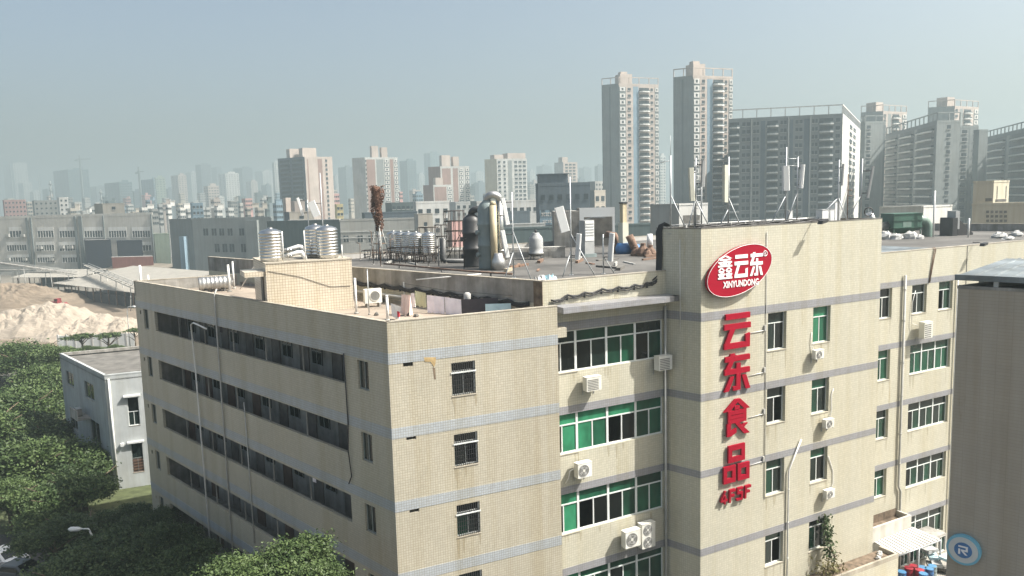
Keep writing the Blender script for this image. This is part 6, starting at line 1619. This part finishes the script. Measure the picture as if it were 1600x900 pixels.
# ------------------------------------------------------------------ apartment blocks
def balcony_mesh(nm, w, d=1.3, h=1.0, bulge=.35, rail='w_white'):
    pr = [(-w / 2, 0.02), (-w / 2, -d * .7), (-w / 4, -d - bulge * .6), (w / 4, -d - bulge * .6), (w / 2, -d * .7), (w / 2, 0.02)]
    mb = MB().prism(pr, -.18, 0.0, 0)
    mb.prism([(a * 1.0, b) for a, b in pr], 0.0, .42, 0)
    n = len(pr)
    for i in range(n - 1):
        a, b = pr[i], pr[i + 1]
        mb.add([(a[0], a[1], .42), (b[0], b[1], .42), (b[0], b[1], h), (a[0], a[1], h)], ((0, 1, 2, 3),), 1)
    return mb.mesh(nm, [rail, 'glass_balcony'])
def residential(label, xl, xc, xr, ytop, Y, hl, hr, left, right, mats, storey=3.0, crown=4.0, pent=None, group='residential towers', wm='glass_far', rail='w_white', minz=None, depth=14):
    t, fl, fr_, LL, LR, zt = block('apartment_tower', label, 'tower block', xl, xc, xr, ytop, Y, mats, hl=hl, hr=hr, par=.9, group=group, depth=depth)
    nf = int((zt - GZ - 1.2) // storey)
    if minz is not None: nf = min(nf, int((zt - minz) // storey))
    jm = MB()
    for fr2, L, spec in ((fl, LL, left), (fr_, LR, right)):
        for s in spec:
            kind, a, b = s[0], s[1] * L, s[2] * L
            if kind == 'groove':
                obj('groove', MB().box(fr2, a, b, -.03, .05, GZ, zt - .5), s[3] if len(s) > 3 else 'w_dim', t)
            elif kind == 'fin':
                obj('pier', MB().box(fr2, a, b, -.9, -.002, GZ, zt + (crown * .6 if len(s) > 4 else .4)), s[3], t)
            elif kind == 'bal':
                me = balcony_mesh('balcony', b - a, rail=rail)
                for j in range(nf):
                    z = zt - storey * (j + 1) + .1
                    link('balcony', me, t, fr2.mat((a + b) / 2, 0, z))
                    jm.box(fr2, a + .1, b - .1, -.05, .05, z + .05, z + 2.3, 0)
            elif kind == 'frame':      # white framed windows on a dark strip
                obj('strip', MB().box(fr2, a, b, -.04, .0, GZ, zt - .8), 'w_dim', t)
                for j in range(nf):
                    z = zt - storey * (j + 1) + .35
                    jm.box(fr2, a + (b - a) * .12, b - (b - a) * .12, -.22, -.041, z, z + 2.2, 1)
                    jm.box(fr2, a + (b - a) * .36, b - (b - a) * .36, -.26, -.221, z + .5, z + 1.7, 0)
            else:                      # plain windows, n across
                n = s[3]
                for i in range(n):
                    u = a + (b - a) * (i + .5) / n; w = (b - a) / n * .36
                    for j in range(nf):
                        z = zt - storey * (j + 1) + .75
                        jm.box(fr2, u - w, u + w, -.05, .05, z, z + 1.45, 0).box(fr2, u - w - .15, u + w + .15, -.3, -.051, z - .14, z, 1)
    if jm.v: obj('window_grid', jm, [wm, rail], t, kind='stuff')
    if crown:
        cr = MB(); e = .35
        for fr2, L in ((fl, LL), (fr_, LR)):
            n = max(2, int(L / 5))
            for i in range(n + 1):
                u = min(L - e, max(0, L * i / n)); cr.box(fr2, u, u + e, .0, e, zt + .9, zt + crown)
            cr.box(fr2, 0, L, -.02, e + .02, zt + crown, zt + crown + .4)
        obj('roof_frame', cr, mats[1], t)
    if pent:
        for (u, y, w, d, h) in pent: obj('penthouse', MB().box(fr_, u * LR, (u + w) * LR, y, y + d, zt + .02, zt + h), 'w_rose', t)
    return t
TR = [('frame', .0, .17), ('win', .20, .31, 1), ('groove', .35, .49, 'w_blue'), ('bal', .50, .76), ('win', .78, .87, 1), ('frame', .90, 1.0)]
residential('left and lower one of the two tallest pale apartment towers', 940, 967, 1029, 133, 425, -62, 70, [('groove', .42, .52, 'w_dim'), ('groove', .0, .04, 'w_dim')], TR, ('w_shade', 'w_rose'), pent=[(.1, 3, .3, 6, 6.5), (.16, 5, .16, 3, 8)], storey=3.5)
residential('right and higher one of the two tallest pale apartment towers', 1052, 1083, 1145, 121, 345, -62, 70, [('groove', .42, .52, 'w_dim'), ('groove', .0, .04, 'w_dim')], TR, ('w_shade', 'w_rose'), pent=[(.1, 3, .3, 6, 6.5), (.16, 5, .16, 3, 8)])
LS = [('bal', .01, .10), ('win', .12, .20, 2), ('fin', .205, .212, 'w_pale'), ('win', .22, .28, 2), ('groove', .29, .33, 'w_slate'), ('bal', .345, .445), ('win', .46, .52, 2), ('fin', .53, .537, 'w_pale'), ('groove', .545, .575, 'w_slate'), ('win', .59, .66, 2), ('groove', .67, .715, 'w_slate'), ('fin', .72, .727, 'w_pale'), ('win', .735, .79, 2), ('bal', .80, .92), ('win', .935, .985, 1)]
residential('wide shaded apartment slab with balconies and a bright narrow end', 1138, 1317, 1345, 181, 300, -77, 28, LS, [('win', .3, .7, 2)], ('w_slab2', 'w_white'), pent=None, rail='w_pale', depth=16)
residential('grey slab end with one column of windows between two balcony slabs', 1347, 1352, 1384, 193, 330, -40, 75, [], [('win', .05, .3, 1), ('groove', .9, 1.0, 'w_dim')], ('w_dim', 'w_shade'), crown=3, depth=12)
residential('pale tower top peeping over the balcony slabs, left of the other peeping one', 1345, 1380, 1417, 176, 430, -66, 60, [], [('win', .0, .15, 1), ('groove', .2, .34, 'w_shade'), ('bal', .38, .68), ('frame', .8, 1.0)], ('w_shade', 'w_rose'), pent=[(-.1, 3, .3, 6, 6)], minz=45)
residential('pale tower top peeping over the balcony slabs, the right and higher one', 1450, 1492, 1529, 168, 430, -66, 60, [], [('win', .0, .15, 1), ('groove', .2, .34, 'w_shade'), ('bal', .38, .68), ('frame', .8, 1.0)], ('w_shade', 'w_rose'), pent=[(-.1, 3, .3, 6, 6)], minz=45)
B3 = [('bal', .03, .27), ('groove', .28, .32, 'w_shade'), ('bal', .34, .60), ('groove', .62, .66, 'w_shade'), ('bal', .68, .96)]
residential('green grey balcony slab right of the bright narrow slab end', 1384, 1464, 1501, 192, 285, 12, 78, B3, [('win', .4, .62, 1)], ('w_slab', 'w_shade'), rail='w_pale', crown=3.5)
residential('narrow grey slab with a column of dark windows at the right', 1499, 1501, 1529, 200, 310, -30, 78, [], [('win', .05, .42, 1), ('groove', .48, .52, 'w_dim'), ('win', .7, .95, 1)], ('w_dim', 'w_shade'), crown=0, depth=12)
residential('balcony slab at the right picture edge behind the tan block', 1541, 1640, 1680, 195, 265, 18, 78, [('bal', .05, .36), ('groove', .39, .44, 'w_shade'), ('bal', .47, .80), ('bal', .84, 1.0)], [], ('w_slab', 'w_shade'), rail='w_pale', crown=3)
residential('plain grey green slab end left of the right edge balcony slab', 1527, 1530, 1544, 206, 300, -30, 78, [], [], ('w_dim', 'w_shade'), crown=0, depth=12)
# middle distance blocks
residential('tall block with dark balconies on its left face and a beige right face', 434, 476, 519, 247, 520, -58, 58, [('bal', .08, .45), ('bal', .52, .92)], [('groove', .07, .12, 'w_brown'), ('groove', .46, .62, 'w_brown'), ('win', .72, .82, 1)], ('w_slate', 'w_rose'), crown=0, pent=[(.0, 4, .5, 8, 7), (-.3, 14, .4, 8, 7)], rail='w_slate')
residential('block with a brown top storey behind the rusty stack', 550, 570, 621, 248, 540, -66, 66, [], [('groove', .04, .3, 'w_brown'), ('win', .0, .05, 1), ('groove', .34, .56, 'w_shade'), ('frame', .58, .74), ('groove', .76, .86, 'w_brown'), ('frame', .88, 1.0)], ('w_pale', 'w_pale'), crown=0, pent=[(.25, 3, .2, 5, 9), (.55, 3, .18, 5, 8)])
residential('brown topped block with white ledges right of the rusty stack', 669, 688, 733, 262, 560, -66, 66, [], [('groove', .05, .35, 'w_brown'), ('groove', .42, .6, 'w_brown'), ('frame', .64, .78), ('frame', .86, 1.0)], ('w_brown', 'w_pale'), crown=0, pent=[(.1, 3, .3, 5, 9), (.5, 3, .2, 5, 8)])
residential('lower brown topped block in front of the ledged one', 661, 677, 706, 291, 545, -66, 66, [], [('groove', .05, .7, 'w_brown'), ('frame', .76, 1.0)], ('w_brown', 'w_pale'), crown=0, pent=[(.2, 3, .4, 5, 6)])
residential('pale block with a curved roof slab and many white balconies', 757, 776, 823, 250, 560, -58, 66, [], [('win', .02, .14, 1), ('win', .2, .3, 1), ('groove', .36, .5, 'w_shade'), ('win', .56, .98, 3)], ('w_cream', 'w_pale'), crown=0, pent=[(.4, 2, .6, 10, 5), (.0, 4, .3, 8, 4)])
residential('small distant pale block above the slate office', 866, 880, 902, 255, 760, -58, 66, [], [('win', .1, .9, 3)], ('w_pale', 'w_rose'), crown=0, pent=[(.0, 2, .4, 8, 6)])
for g_, (lab, x0, x1, y, z) in enumerate((('t', 0, 0, 0, 0),)): pass

# ------------------------------------------------------------------ far skyline in the haze
SK = [(4, 20, 42, 256, 2500, 'w_pale', 'faint pair of slabs at the far left of the skyline'), (83, 106, 138, 266, 1550, 'far_glass_wall', 'dark glass block under the tall crane in the haze'), (163, 186, 206, 286, 1250, 'far_glass_wall', 'squat glass block right of the crane block'), (204, 209, 220, 300, 1300, 'w_slate', 'narrow grey block left of the blue one'), (219, 240, 241, 281, 1300, 'w_blue', 'blue block under the small crane'), (241, 243, 258, 279, 1320, 'w_green', 'pale green block against the blue one'), (267, 278, 291, 275, 1450, 'w_rose', 'pinkish block with a pointed crown in the haze'), (305, 313, 329, 258, 1900, 'w_slate', 'tall slim block right of the pinkish one'), (318, 325, 342, 292, 1150, 'w_rose', 'lower pinkish crowned block in the haze'), (341, 352, 373, 272, 1650, 'w_white', 'white striped tower in the haze'), (364, 378, 394, 263, 2100, 'w_slate', 'faint grey tower right of the white striped one'), (398, 410, 428, 268, 2300, 'w_pale', 'very faint tower left of the balcony block'), (425, 428, 436, 255, 1500, 'w_pale', 'faint slab touching the balcony block'), (528, 540, 551, 262, 1700, 'w_slate', 'faint double tower between the two near blocks'), (624, 636, 650, 252, 1500, 'far_glass_wall', 'rounded glass tower right of the brown topped block'), (662, 672, 688, 240, 1850, 'far_glass_wall', 'tall faint tower behind the ledged block'), (735, 744, 756, 270, 2300, 'w_pale', 'faint tower left of the curved roof block'), (823, 828, 836, 268, 2200, 'w_pale', 'faint tower right of the curved roof block'), (838, 848, 862, 260, 2100, 'w_slate', 'faint tower above the slate office left side'), (904, 912, 924, 263, 2200, 'w_slate', 'faint tower left of the first tall tower'), (929, 934, 943, 260, 1700, 'w_slate', 'faint slab touching the first tall tower'), (1028, 1032, 1040, 245, 1100, 'w_pale', 'pale slab in the gap between the two tallest towers'), (46, 52, 62, 300, 2000, 'w_pale', 'low faint block right of the far left slabs')]
SK += [(28, 36, 50, 287, 2300, 'w_pale', 'low faint slab in front of the far left pair'), (140, 150, 164, 292, 2100, 'w_slate', 'faint block between the crane block and the squat glass block'), (252, 262, 270, 296, 1700, 'w_slate', 'short faint block left of the pinkish one'), (290, 298, 306, 270, 2300, 'w_pale', 'faint thin tower right of the pinkish block'), (330, 338, 346, 262, 2400, 'w_slate', 'faint thin tower behind the white striped one'), (384, 392, 402, 284, 1900, 'w_rose', 'short faint rose tower right of the grey one'), (408, 416, 424, 290, 1800, 'w_slate', 'short faint block below the very faint tower'), (518, 524, 530, 275, 2200, 'w_pale', 'faint slab at the beige face of the balcony block'), (597, 606, 616, 268, 2300, 'w_slate', 'faint slab behind the block with the brown top'), (648, 655, 664, 272, 2200, 'w_pale', 'faint slab right of the rounded glass tower'), (690, 700, 712, 252, 2400, 'w_slate', 'faint tall tower behind the ledged block'), (740, 748, 758, 286, 1700, 'w_slate', 'short faint block left of the curved roof block'), (824, 834, 842, 285, 1500, 'w_rose', 'short rose block left of the slate office'), (856, 862, 870, 273, 1900, 'w_pale', 'faint slab left of the small distant pale block'), (900, 906, 914, 280, 1500, 'w_slate', 'short grey block right of the small distant pale block'), (66, 74, 84, 296, 1800, 'w_slate', 'short faint block left of the dark glass block')]
for xl, xc, xr, y, Y, mt, lab in SK:
    t, fl, fr_, LL, LR, zt = block('distant_tower', lab, 'tower', xl, xc, xr, y, Y, (mt, mt), colsL=max(2, int((xc - xl) / 4)), colsR=max(2, int((xr - xc) / 4)), storey=4.0, win=(2.5, 2.0), group='hazy skyline towers', par=1.5)
    obj('crown', MB().box(fr_, LR * .25, LR * .75, LL * .2, LL * .7, zt + .02, zt + 5), mt, t)
def crane(x, ybase, ytop, Y, jib, label):
    b = at_y(x, ybase, Y); tp = at_y(x, ytop, Y)
    t = thing('tower_crane', Vector((b.x, b.y, GZ)), label, 'crane', 'tower cranes in the haze')
    obj('mast', MB().box(WORLD, b.x - 1.3, b.x + 1.3, b.y - 1.3, b.y + 1.3, GZ, tp.z), 'w_dim', t)
    obj('jib', MB().box(WORLD, b.x - jib * .3, b.x + jib, b.y - .8, b.y + .8, tp.z - 3, tp.z - 1.4), 'w_dim', t)
    obj('apex', MB().box(WORLD, b.x - .8, b.x + .8, b.y - .8, b.y + .8, tp.z, tp.z + 6), 'w_dim', t)
    obj('counterweight', MB().box(WORLD, b.x - jib * .3 - 3, b.x - jib * .3 + 1, b.y - 1.5, b.y + 1.5, tp.z - 6, tp.z - 3.01), 'w_dim', t)
crane(126, 266, 247, 1560, 22, 'tower crane above the dark glass block')
crane(218, 282, 266, 1290, 9, 'small tower crane above the blue block')
crane(16, 260, 252, 2450, 40, 'very faint crane above the far left slabs')
for x, y0, Y, lab in ((78, 283, 700, 'lattice telecom mast in the haze at the left'), (60, 272, 1500, 'thin chimney in the haze left of the telecom mast'), (157, 296, 650, 'small lattice mast left of the squat glass block')):
    b = at_y(x, y0, Y); t = thing('telecom_mast', Vector((b.x, b.y, GZ)), lab, 'mast')
    obj('shaft', MB().tube([(b.x, b.y, GZ), (b.x, b.y, b.z)], [1.2, .5], 6), 'w_dim', t)
    for k in range(3): obj('platform', MB().lathe((b.x, b.y, b.z - 3 - 6 * k), [(1.6, 0), (1.6, .5)], 8), 'w_dim', t)

# low houses between the factories and the skyline, row by row
ORD = ['first', 'second', 'third', 'fourth', 'fifth', 'sixth', 'seventh', 'eighth', 'ninth', 'tenth', 'eleventh', 'twelfth', 'thirteenth', 'fourteenth', 'fifteenth', 'sixteenth', 'seventeenth', 'eighteenth', 'nineteenth', 'twentieth', '21st', '22nd', '23rd', '24th', '25th', '26th', '27th', '28th', '29th', '30th']
CN = {'w_white': 'white', 'w_pale': 'pale grey', 'w_beige': 'beige', 'w_rose': 'rose', 'w_blue': 'blue grey', 'w_grey': 'grey', 'w_pink': 'pink', 'w_cream': 'cream', 'w_brick': 'brick red', 'w_yellow': 'yellow', 'w_teal': 'teal', 'w_green': 'green grey'}
block('red_house', 'dull red low building at the far left', 'building', 4, 6, 40, 314, 600, ('w_brick', 'w_pink'), hr=85, colsR=6, storey=3.4)
block('grey_house', 'grey low building right of the dull red one', 'building', 50, 53, 90, 315, 560, ('w_dim', 'w_grey'), hr=85, colsR=5, storey=3.6)
block('white_house', 'slim white house right of the grey low building', 'building', 89, 92, 106, 310, 550, ('w_pale', 'w_white'), hr=80, colsR=2)
block('blue_house', 'low house with blue walls near the two middle factories', 'building', 297, 300, 317, 319, 420, ('w_blue', 'w_blue'), hr=82, colsR=3)
block('yellow_house', 'small bright yellow house right of the beige faced block', 'building', 523, 526, 536, 321, 420, ('w_yellow', 'w_yellow'), hr=80, colsR=2)
rr = random.Random(21)
for rown, (x0, x1, ya, yb, Ya, Yb, n, phrase) in enumerate(((105, 470, 324, 334, 430, 520, 24, 'near row beyond the factory roofs'), (0, 800, 313, 323, 600, 740, 30, 'middle row of hazy low houses'), (0, 900, 305, 314, 900, 1200, 30, 'far row of faint low houses'))):
    for i in range(n):
        xc = x0 + (x1 - x0) * (i + .5) / n + rr.uniform(-4, 4)
        w = rr.uniform(7, 17); mt = rr.choice(['w_white', 'w_pale', 'w_beige', 'w_rose', 'w_blue', 'w_grey', 'w_white', 'w_pale', 'w_grey', 'w_teal', 'w_beige', 'w_pale', 'w_pink'])
        yt = rr.uniform(ya, yb) - (xc - 0) * .027 + 4
        block('low_house', CN[mt] + ' low house, ' + ORD[i] + ' from the left in the ' + phrase, 'house', xc - w * .35, xc, xc + w * .65, yt, rr.uniform(Ya, Yb), (mt, mt), colsL=2, colsR=3, storey=3.3, group='low houses of the town', hl=rr.uniform(-65, -45), hr=rr.uniform(55, 80), rows=rr.choice((2, 3, 4)), frame=mt, win=(rr.uniform(.9, 1.7), rr.uniform(1.0, 1.6)), par=rr.uniform(.3, 1.2), house=[(rr.uniform(.5, 3), rr.uniform(1, 3), rr.uniform(2, 4), rr.uniform(2, 4), rr.uniform(2, 3.5))] if rr.random() < .7 else None)

# ------------------------------------------------------------------ trees
def leaf_mat(name, c0, c1):
    m, nt, b = _base(name)
    ge = _n(nt, 'ShaderNodeAttribute', attribute_name='tone')
    r = _ramp(nt, ge.outputs['Fac'], 0.0, 1.0, c0, c1)
    nt.links.new(r.outputs[0], b.inputs['Base Color'])
    b.inputs['Roughness'].default_value = 0.55
    b.inputs['Specular IOR Level'].default_value = 0.3
    tr = _n(nt, 'ShaderNodeBsdfTranslucent'); nt.links.new(r.outputs[0], tr.inputs[0])
    mx = _n(nt, 'ShaderNodeMixShader'); mx.inputs[0].default_value = 0.22
    nt.links.new(b.outputs[0], mx.inputs[1]); nt.links.new(tr.outputs[0], mx.inputs[2])
    nt.links.new(mx.outputs[0], nt.nodes['Material Output'].inputs[0])
leaf_mat('leaf_green', (0.022, 0.042, 0.014), (0.080, 0.118, 0.044))
leaf_mat('leaf_sunlit', (0.030, 0.056, 0.016), (0.108, 0.155, 0.054))  # lighter copy for trees in the sun, sunlight put into the leaf colour
leaf_mat('leaf_dry', (0.10, 0.085, 0.035), (0.20, 0.19, 0.08))
plain('bark', (0.10, 0.075, 0.05), 0.9, 0.3, 3.0, bump=0.4)
def crown_mesh(name, seed, nclump, per, leaf, mat, flat=.8):
    """Leaves in clumps through a crown of radius 1 centred on the origin."""
    r = np.random.default_rng(seed)
    cc = []
    lobes = r.normal(size=(9, 3)); lobes /= np.linalg.norm(lobes, axis=1)[:, None]; lobes[:, 2] = np.abs(lobes[:, 2]) * .9 - .25
    lobes *= r.uniform(.45, .72, 9)[:, None]
    while len(cc) < nclump:            # clumps on the shells of several lobes, so the crown has bays and gaps
        l = lobes[r.integers(9)]; d = r.normal(size=3); d /= np.linalg.norm(d); d[2] = abs(d[2]) * 1.0 - .25
        p = l + d * r.uniform(.16, .46); p[2] *= flat
        if np.linalg.norm(p) < 1.15: cc.append(p)
    cc = np.array(cc)
    cs = r.uniform(.035, .13, nclump)
    ct = np.clip(r.normal(.45, .26, nclump), 0, 1)
    C = np.repeat(cc, per, 0) + r.normal(size=(nclump * per, 3)) * np.repeat(cs, per)[:, None] * [1.15, 1.15, .6]
    tone = np.clip(np.repeat(ct, per) + r.normal(0, .12, nclump * per), 0, 1)
    n = len(C)
    nr = r.normal(size=(n, 3)); nr[:, 2] = np.abs(nr[:, 2]) + .5; nr /= np.linalg.norm(nr, axis=1)[:, None]
    t = np.cross(nr, r.normal(size=(n, 3))); t /= np.linalg.norm(t, axis=1)[:, None]; b = np.cross(nr, t)
    s = leaf * r.uniform(.6, 1.3, n)[:, None]
    V = np.stack([C - t * s, C + b * s * .5, C + t * s, C - b * s * .5], 1).reshape(-1, 3)
    me = bpy.data.meshes.new(name)
    me.vertices.add(4 * n); me.vertices.foreach_set('co', V.ravel())
    me.loops.add(4 * n); me.loops.foreach_set('vertex_index', np.arange(4 * n))
    me.polygons.add(n); me.polygons.foreach_set('loop_start', np.arange(0, 4 * n, 4)); me.polygons.foreach_set('loop_total', np.full(n, 4))
    at_ = me.attributes.new('tone', 'FLOAT', 'FACE'); at_.data.foreach_set('value', tone)
    me.materials.append(M[mat]); me.update(calc_edges=True); me.validate()
    return me
CROWNS = [crown_mesh('crown', s, 230, 84, .034, 'leaf_green') for s in (1, 2, 3)] + [crown_mesh('crown', s, 250, 90, .034, 'leaf_sunlit') for s in (4, 5)]
SPARSE = crown_mesh('crown', 9, 50, 36, .075, 'leaf_sunlit', .6)
def tree(x, ytop, Y, R, label, k=0, group='trees at the left', name='tree', mesh=None, hs=1.0):
    top = at_y(x, ytop, Y); rr = random.Random(int(x * 7 + Y * 13))
    zc = top.z - R * .85 * hs
    b = Vector((top.x, top.y, GZ))
    t = thing(name, b, label, 'tree', group)
    tr = MB(); H = zc - GZ
    r0 = max(.1, R * .055)
    tr.tube([b, b + Vector((rr.uniform(-.2, .2), rr.uniform(-.2, .2), H * .5)), (top.x, top.y, zc)], [r0 * 1.3, r0, r0 * .6], 8)
    for i in range(6):
        a = i * 1.05 + rr.uniform(-.3, .3); s = b + Vector((0, 0, H * rr.uniform(.55, .9)))
        tr.tube([s, s + Vector((math.cos(a) * R * .35, math.sin(a) * R * .35, R * .3)), s + Vector((math.cos(a) * R * .72, math.sin(a) * R * .72, R * .5))], [r0 * .55, r0 * .35, r0 * .12], 6)
    obj('trunk', tr, 'bark', t)
    m = Matrix.Translation(Vector((top.x, top.y, zc))) @ Matrix.Rotation(rr.uniform(0, 6.28), 4, 'Z') @ Matrix.Diagonal((R, R, R * hs, 1))
    link('crown', mesh or CROWNS[k % len(CROWNS)], t, m)
    return t
TR_ = [(38, 515, 122, 6.6, 4, 'bright green tree nearest the sand heaps'), (88, 532, 118, 4.2, 3, 'smaller green tree touching the white site wall end'), (-12, 522, 126, 6.5, 4, 'green tree cut by the left edge in front of the pale heap'),
 (62, 560, 108, 5.5, 3, 'green tree standing above the white vehicle'), (12, 590, 96, 7.0, 3, 'large tree at the left edge level with the grey building roof'), (-40, 610, 84, 6.5, 4, 'tree at the left edge below the large one'), (62, 622, 86, 5.6, 0, 'tree right of the large left edge tree'),
 (104, 668, 76, 5.4, 4, 'sunlit tree left of the grey building balcony'), (36, 668, 74, 6.0, 3, 'sunlit tree in the middle of the left mass'), (124, 708, 70, 4.4, 1, 'tree against the lower corner of the grey building'), (96, 728, 66, 4.3, 4, 'sunlit tree below the middle of the left mass'), (10, 738, 66, 3.4, 3, 'tree above the parked cars at the left edge'),
 (160, 786, 61, 3.6, 2, 'tree half in shade at the foot of the grey building'), (128, 776, 59, 4.4, 0, 'shaded tree left of the tree at the grey building foot'), (80, 800, 56, 2.9, 1, 'small tree above the dark car'), (216, 790, 57, 2.4, 2, 'reddish shrub like tree between grey building and dormitory'),
 (192, 778, 60.5, 2.5, 1, 'low dark tree below the grey building corner'), (262, 806, 50, 1.9, 2, 'low dark tree touching the far dormitory wall'), (305, 836, 46.3, 1.7, 0, 'low dark tree below the short faint pipe'), (240, 786, 54.5, 1.9, 1, 'low dark tree at the dormitory far corner'),
 (180, 806, 52, 4.0, 0, 'dark tree behind the white lamp head'), (118, 836, 49, 3.8, 2, 'dark tree below the white lamp head'), (234, 812, 49.5, 3.0, 1, 'dark tree against the far end of the dormitory'), (284, 838, 45, 2.8, 0, 'dark tree under the white bent pipe of the dormitory'),
 (190, 862, 46, 3.8, 1, 'dark tree at the picture bottom left of centre'), (248, 872, 43, 3.2, 2, 'dark tree at the picture bottom beside the dormitory'), (330, 862, 40.5, 2.4, 1, 'dark tree right of the bent pipe foot'), (118, 886, 45, 2.8, 0, 'dark tree at the picture bottom near the cars'),
 (450, 826, 33.0, 2.7, 4, 'bright sunlit tree in front of the dormitory corner'), (362, 858, 32, 2.2, 3, 'bright sunlit tree left of the tallest sunlit one'), (500, 872, 31.0, 1.8, 3, 'sunlit tree right of the tallest sunlit one at the picture bottom')]
for x, y, Y, R, k, lab in TR_: tree(x, y, Y, R, lab, k, hs=.95)
for x, y, Y, R, lab in ((125, 512, 146, 3.6, 'left sparse young tree in front of the white site wall'), (168, 511, 146, 3.4, 'right sparse young tree in front of the white site wall'), (209, 506, 148, 2.6, 'small tree right of the street lamp')):
    tree(x, y, Y, R, lab, 4, 'young trees along the site wall', mesh=SPARSE, hs=.7)
for i in range(9):
    x = 98 + i * 13
    tree(x, 538 - i * .4 + (i % 3) * 2, 140, 1.6, ORD[i] + ' bush from the left in the hedge along the site wall', 3, 'hedge bushes along the site wall', name='bush', hs=.9)
# climbing plant on the ledge in front of the tower
vb = Vector(FT.pt(10.35, -.75, .74)); t = thing('climbing_plant', vb, 'straggly climbing plant growing from the ledge up a tower window', 'plant')
obj('stem', MB().tube([vb, vb + Vector((.05, 0, 1.2)), Vector(FT.pt(10.25, -.2, 3.2)), Vector(FT.pt(10.1, -.15, 4.6))], [.05, .04, .03, .02], 6), 'bark', t)
lr = random.Random(8)
for nm, mt, cnt in (('leaves', 'leaf_green', 420), ('dry_leaves', 'leaf_dry', 260)):
    mb = MB()
    for i in range(cnt):
        if mt == 'leaf_green': f = lr.random(); c = Vector(FT.pt(10.3 - .2 * f + lr.gauss(0, .22), -.55 + .3 * f + lr.gauss(0, .15), 1.6 + 2.9 * f))
        else: c = Vector(FT.pt(9.9 + lr.gauss(0, .6), -.8 + lr.gauss(0, .25), .85 + abs(lr.gauss(0, .5))))
        a = Vector((lr.uniform(-1, 1), lr.uniform(-1, 1), lr.uniform(-1, 1))).normalized() * .13; b = Vector((lr.uniform(-1, 1), lr.uniform(-1, 1), lr.uniform(-1, 1))).normalized() * .07
        mb.quad(c - a, c + b, c + a, c - b)
    o_ = obj(nm, mb, mt, t, kind='stuff')
    at_ = o_.data.attributes.new('tone', 'FLOAT', 'FACE'); at_.data.foreach_set('value', [lr.random() for _ in range(cnt)])

# ------------------------------------------------------------------ haze
hm = bpy.data.materials.new('haze_air'); hm.use_nodes = True
hn = hm.node_tree; hn.nodes.remove(hn.nodes['Principled BSDF'])
pv = hn.nodes.new('ShaderNodeVolumePrincipled')
pv.inputs['Color'].default_value = (0.375, 0.455, 0.48, 1)
pv.inputs['Density'].default_value = 0.00090
pv.inputs['Anisotropy'].default_value = 0.25
hn.links.new(pv.outputs[0], hn.nodes['Material Output'].inputs['Volume'])
M['haze_air'] = hm
tag(obj('haze', MB().box(WORLD, -4650, 4650, -350, 7650, GZ - 1.2, 192), 'haze_air'), None, None, kind='stuff')
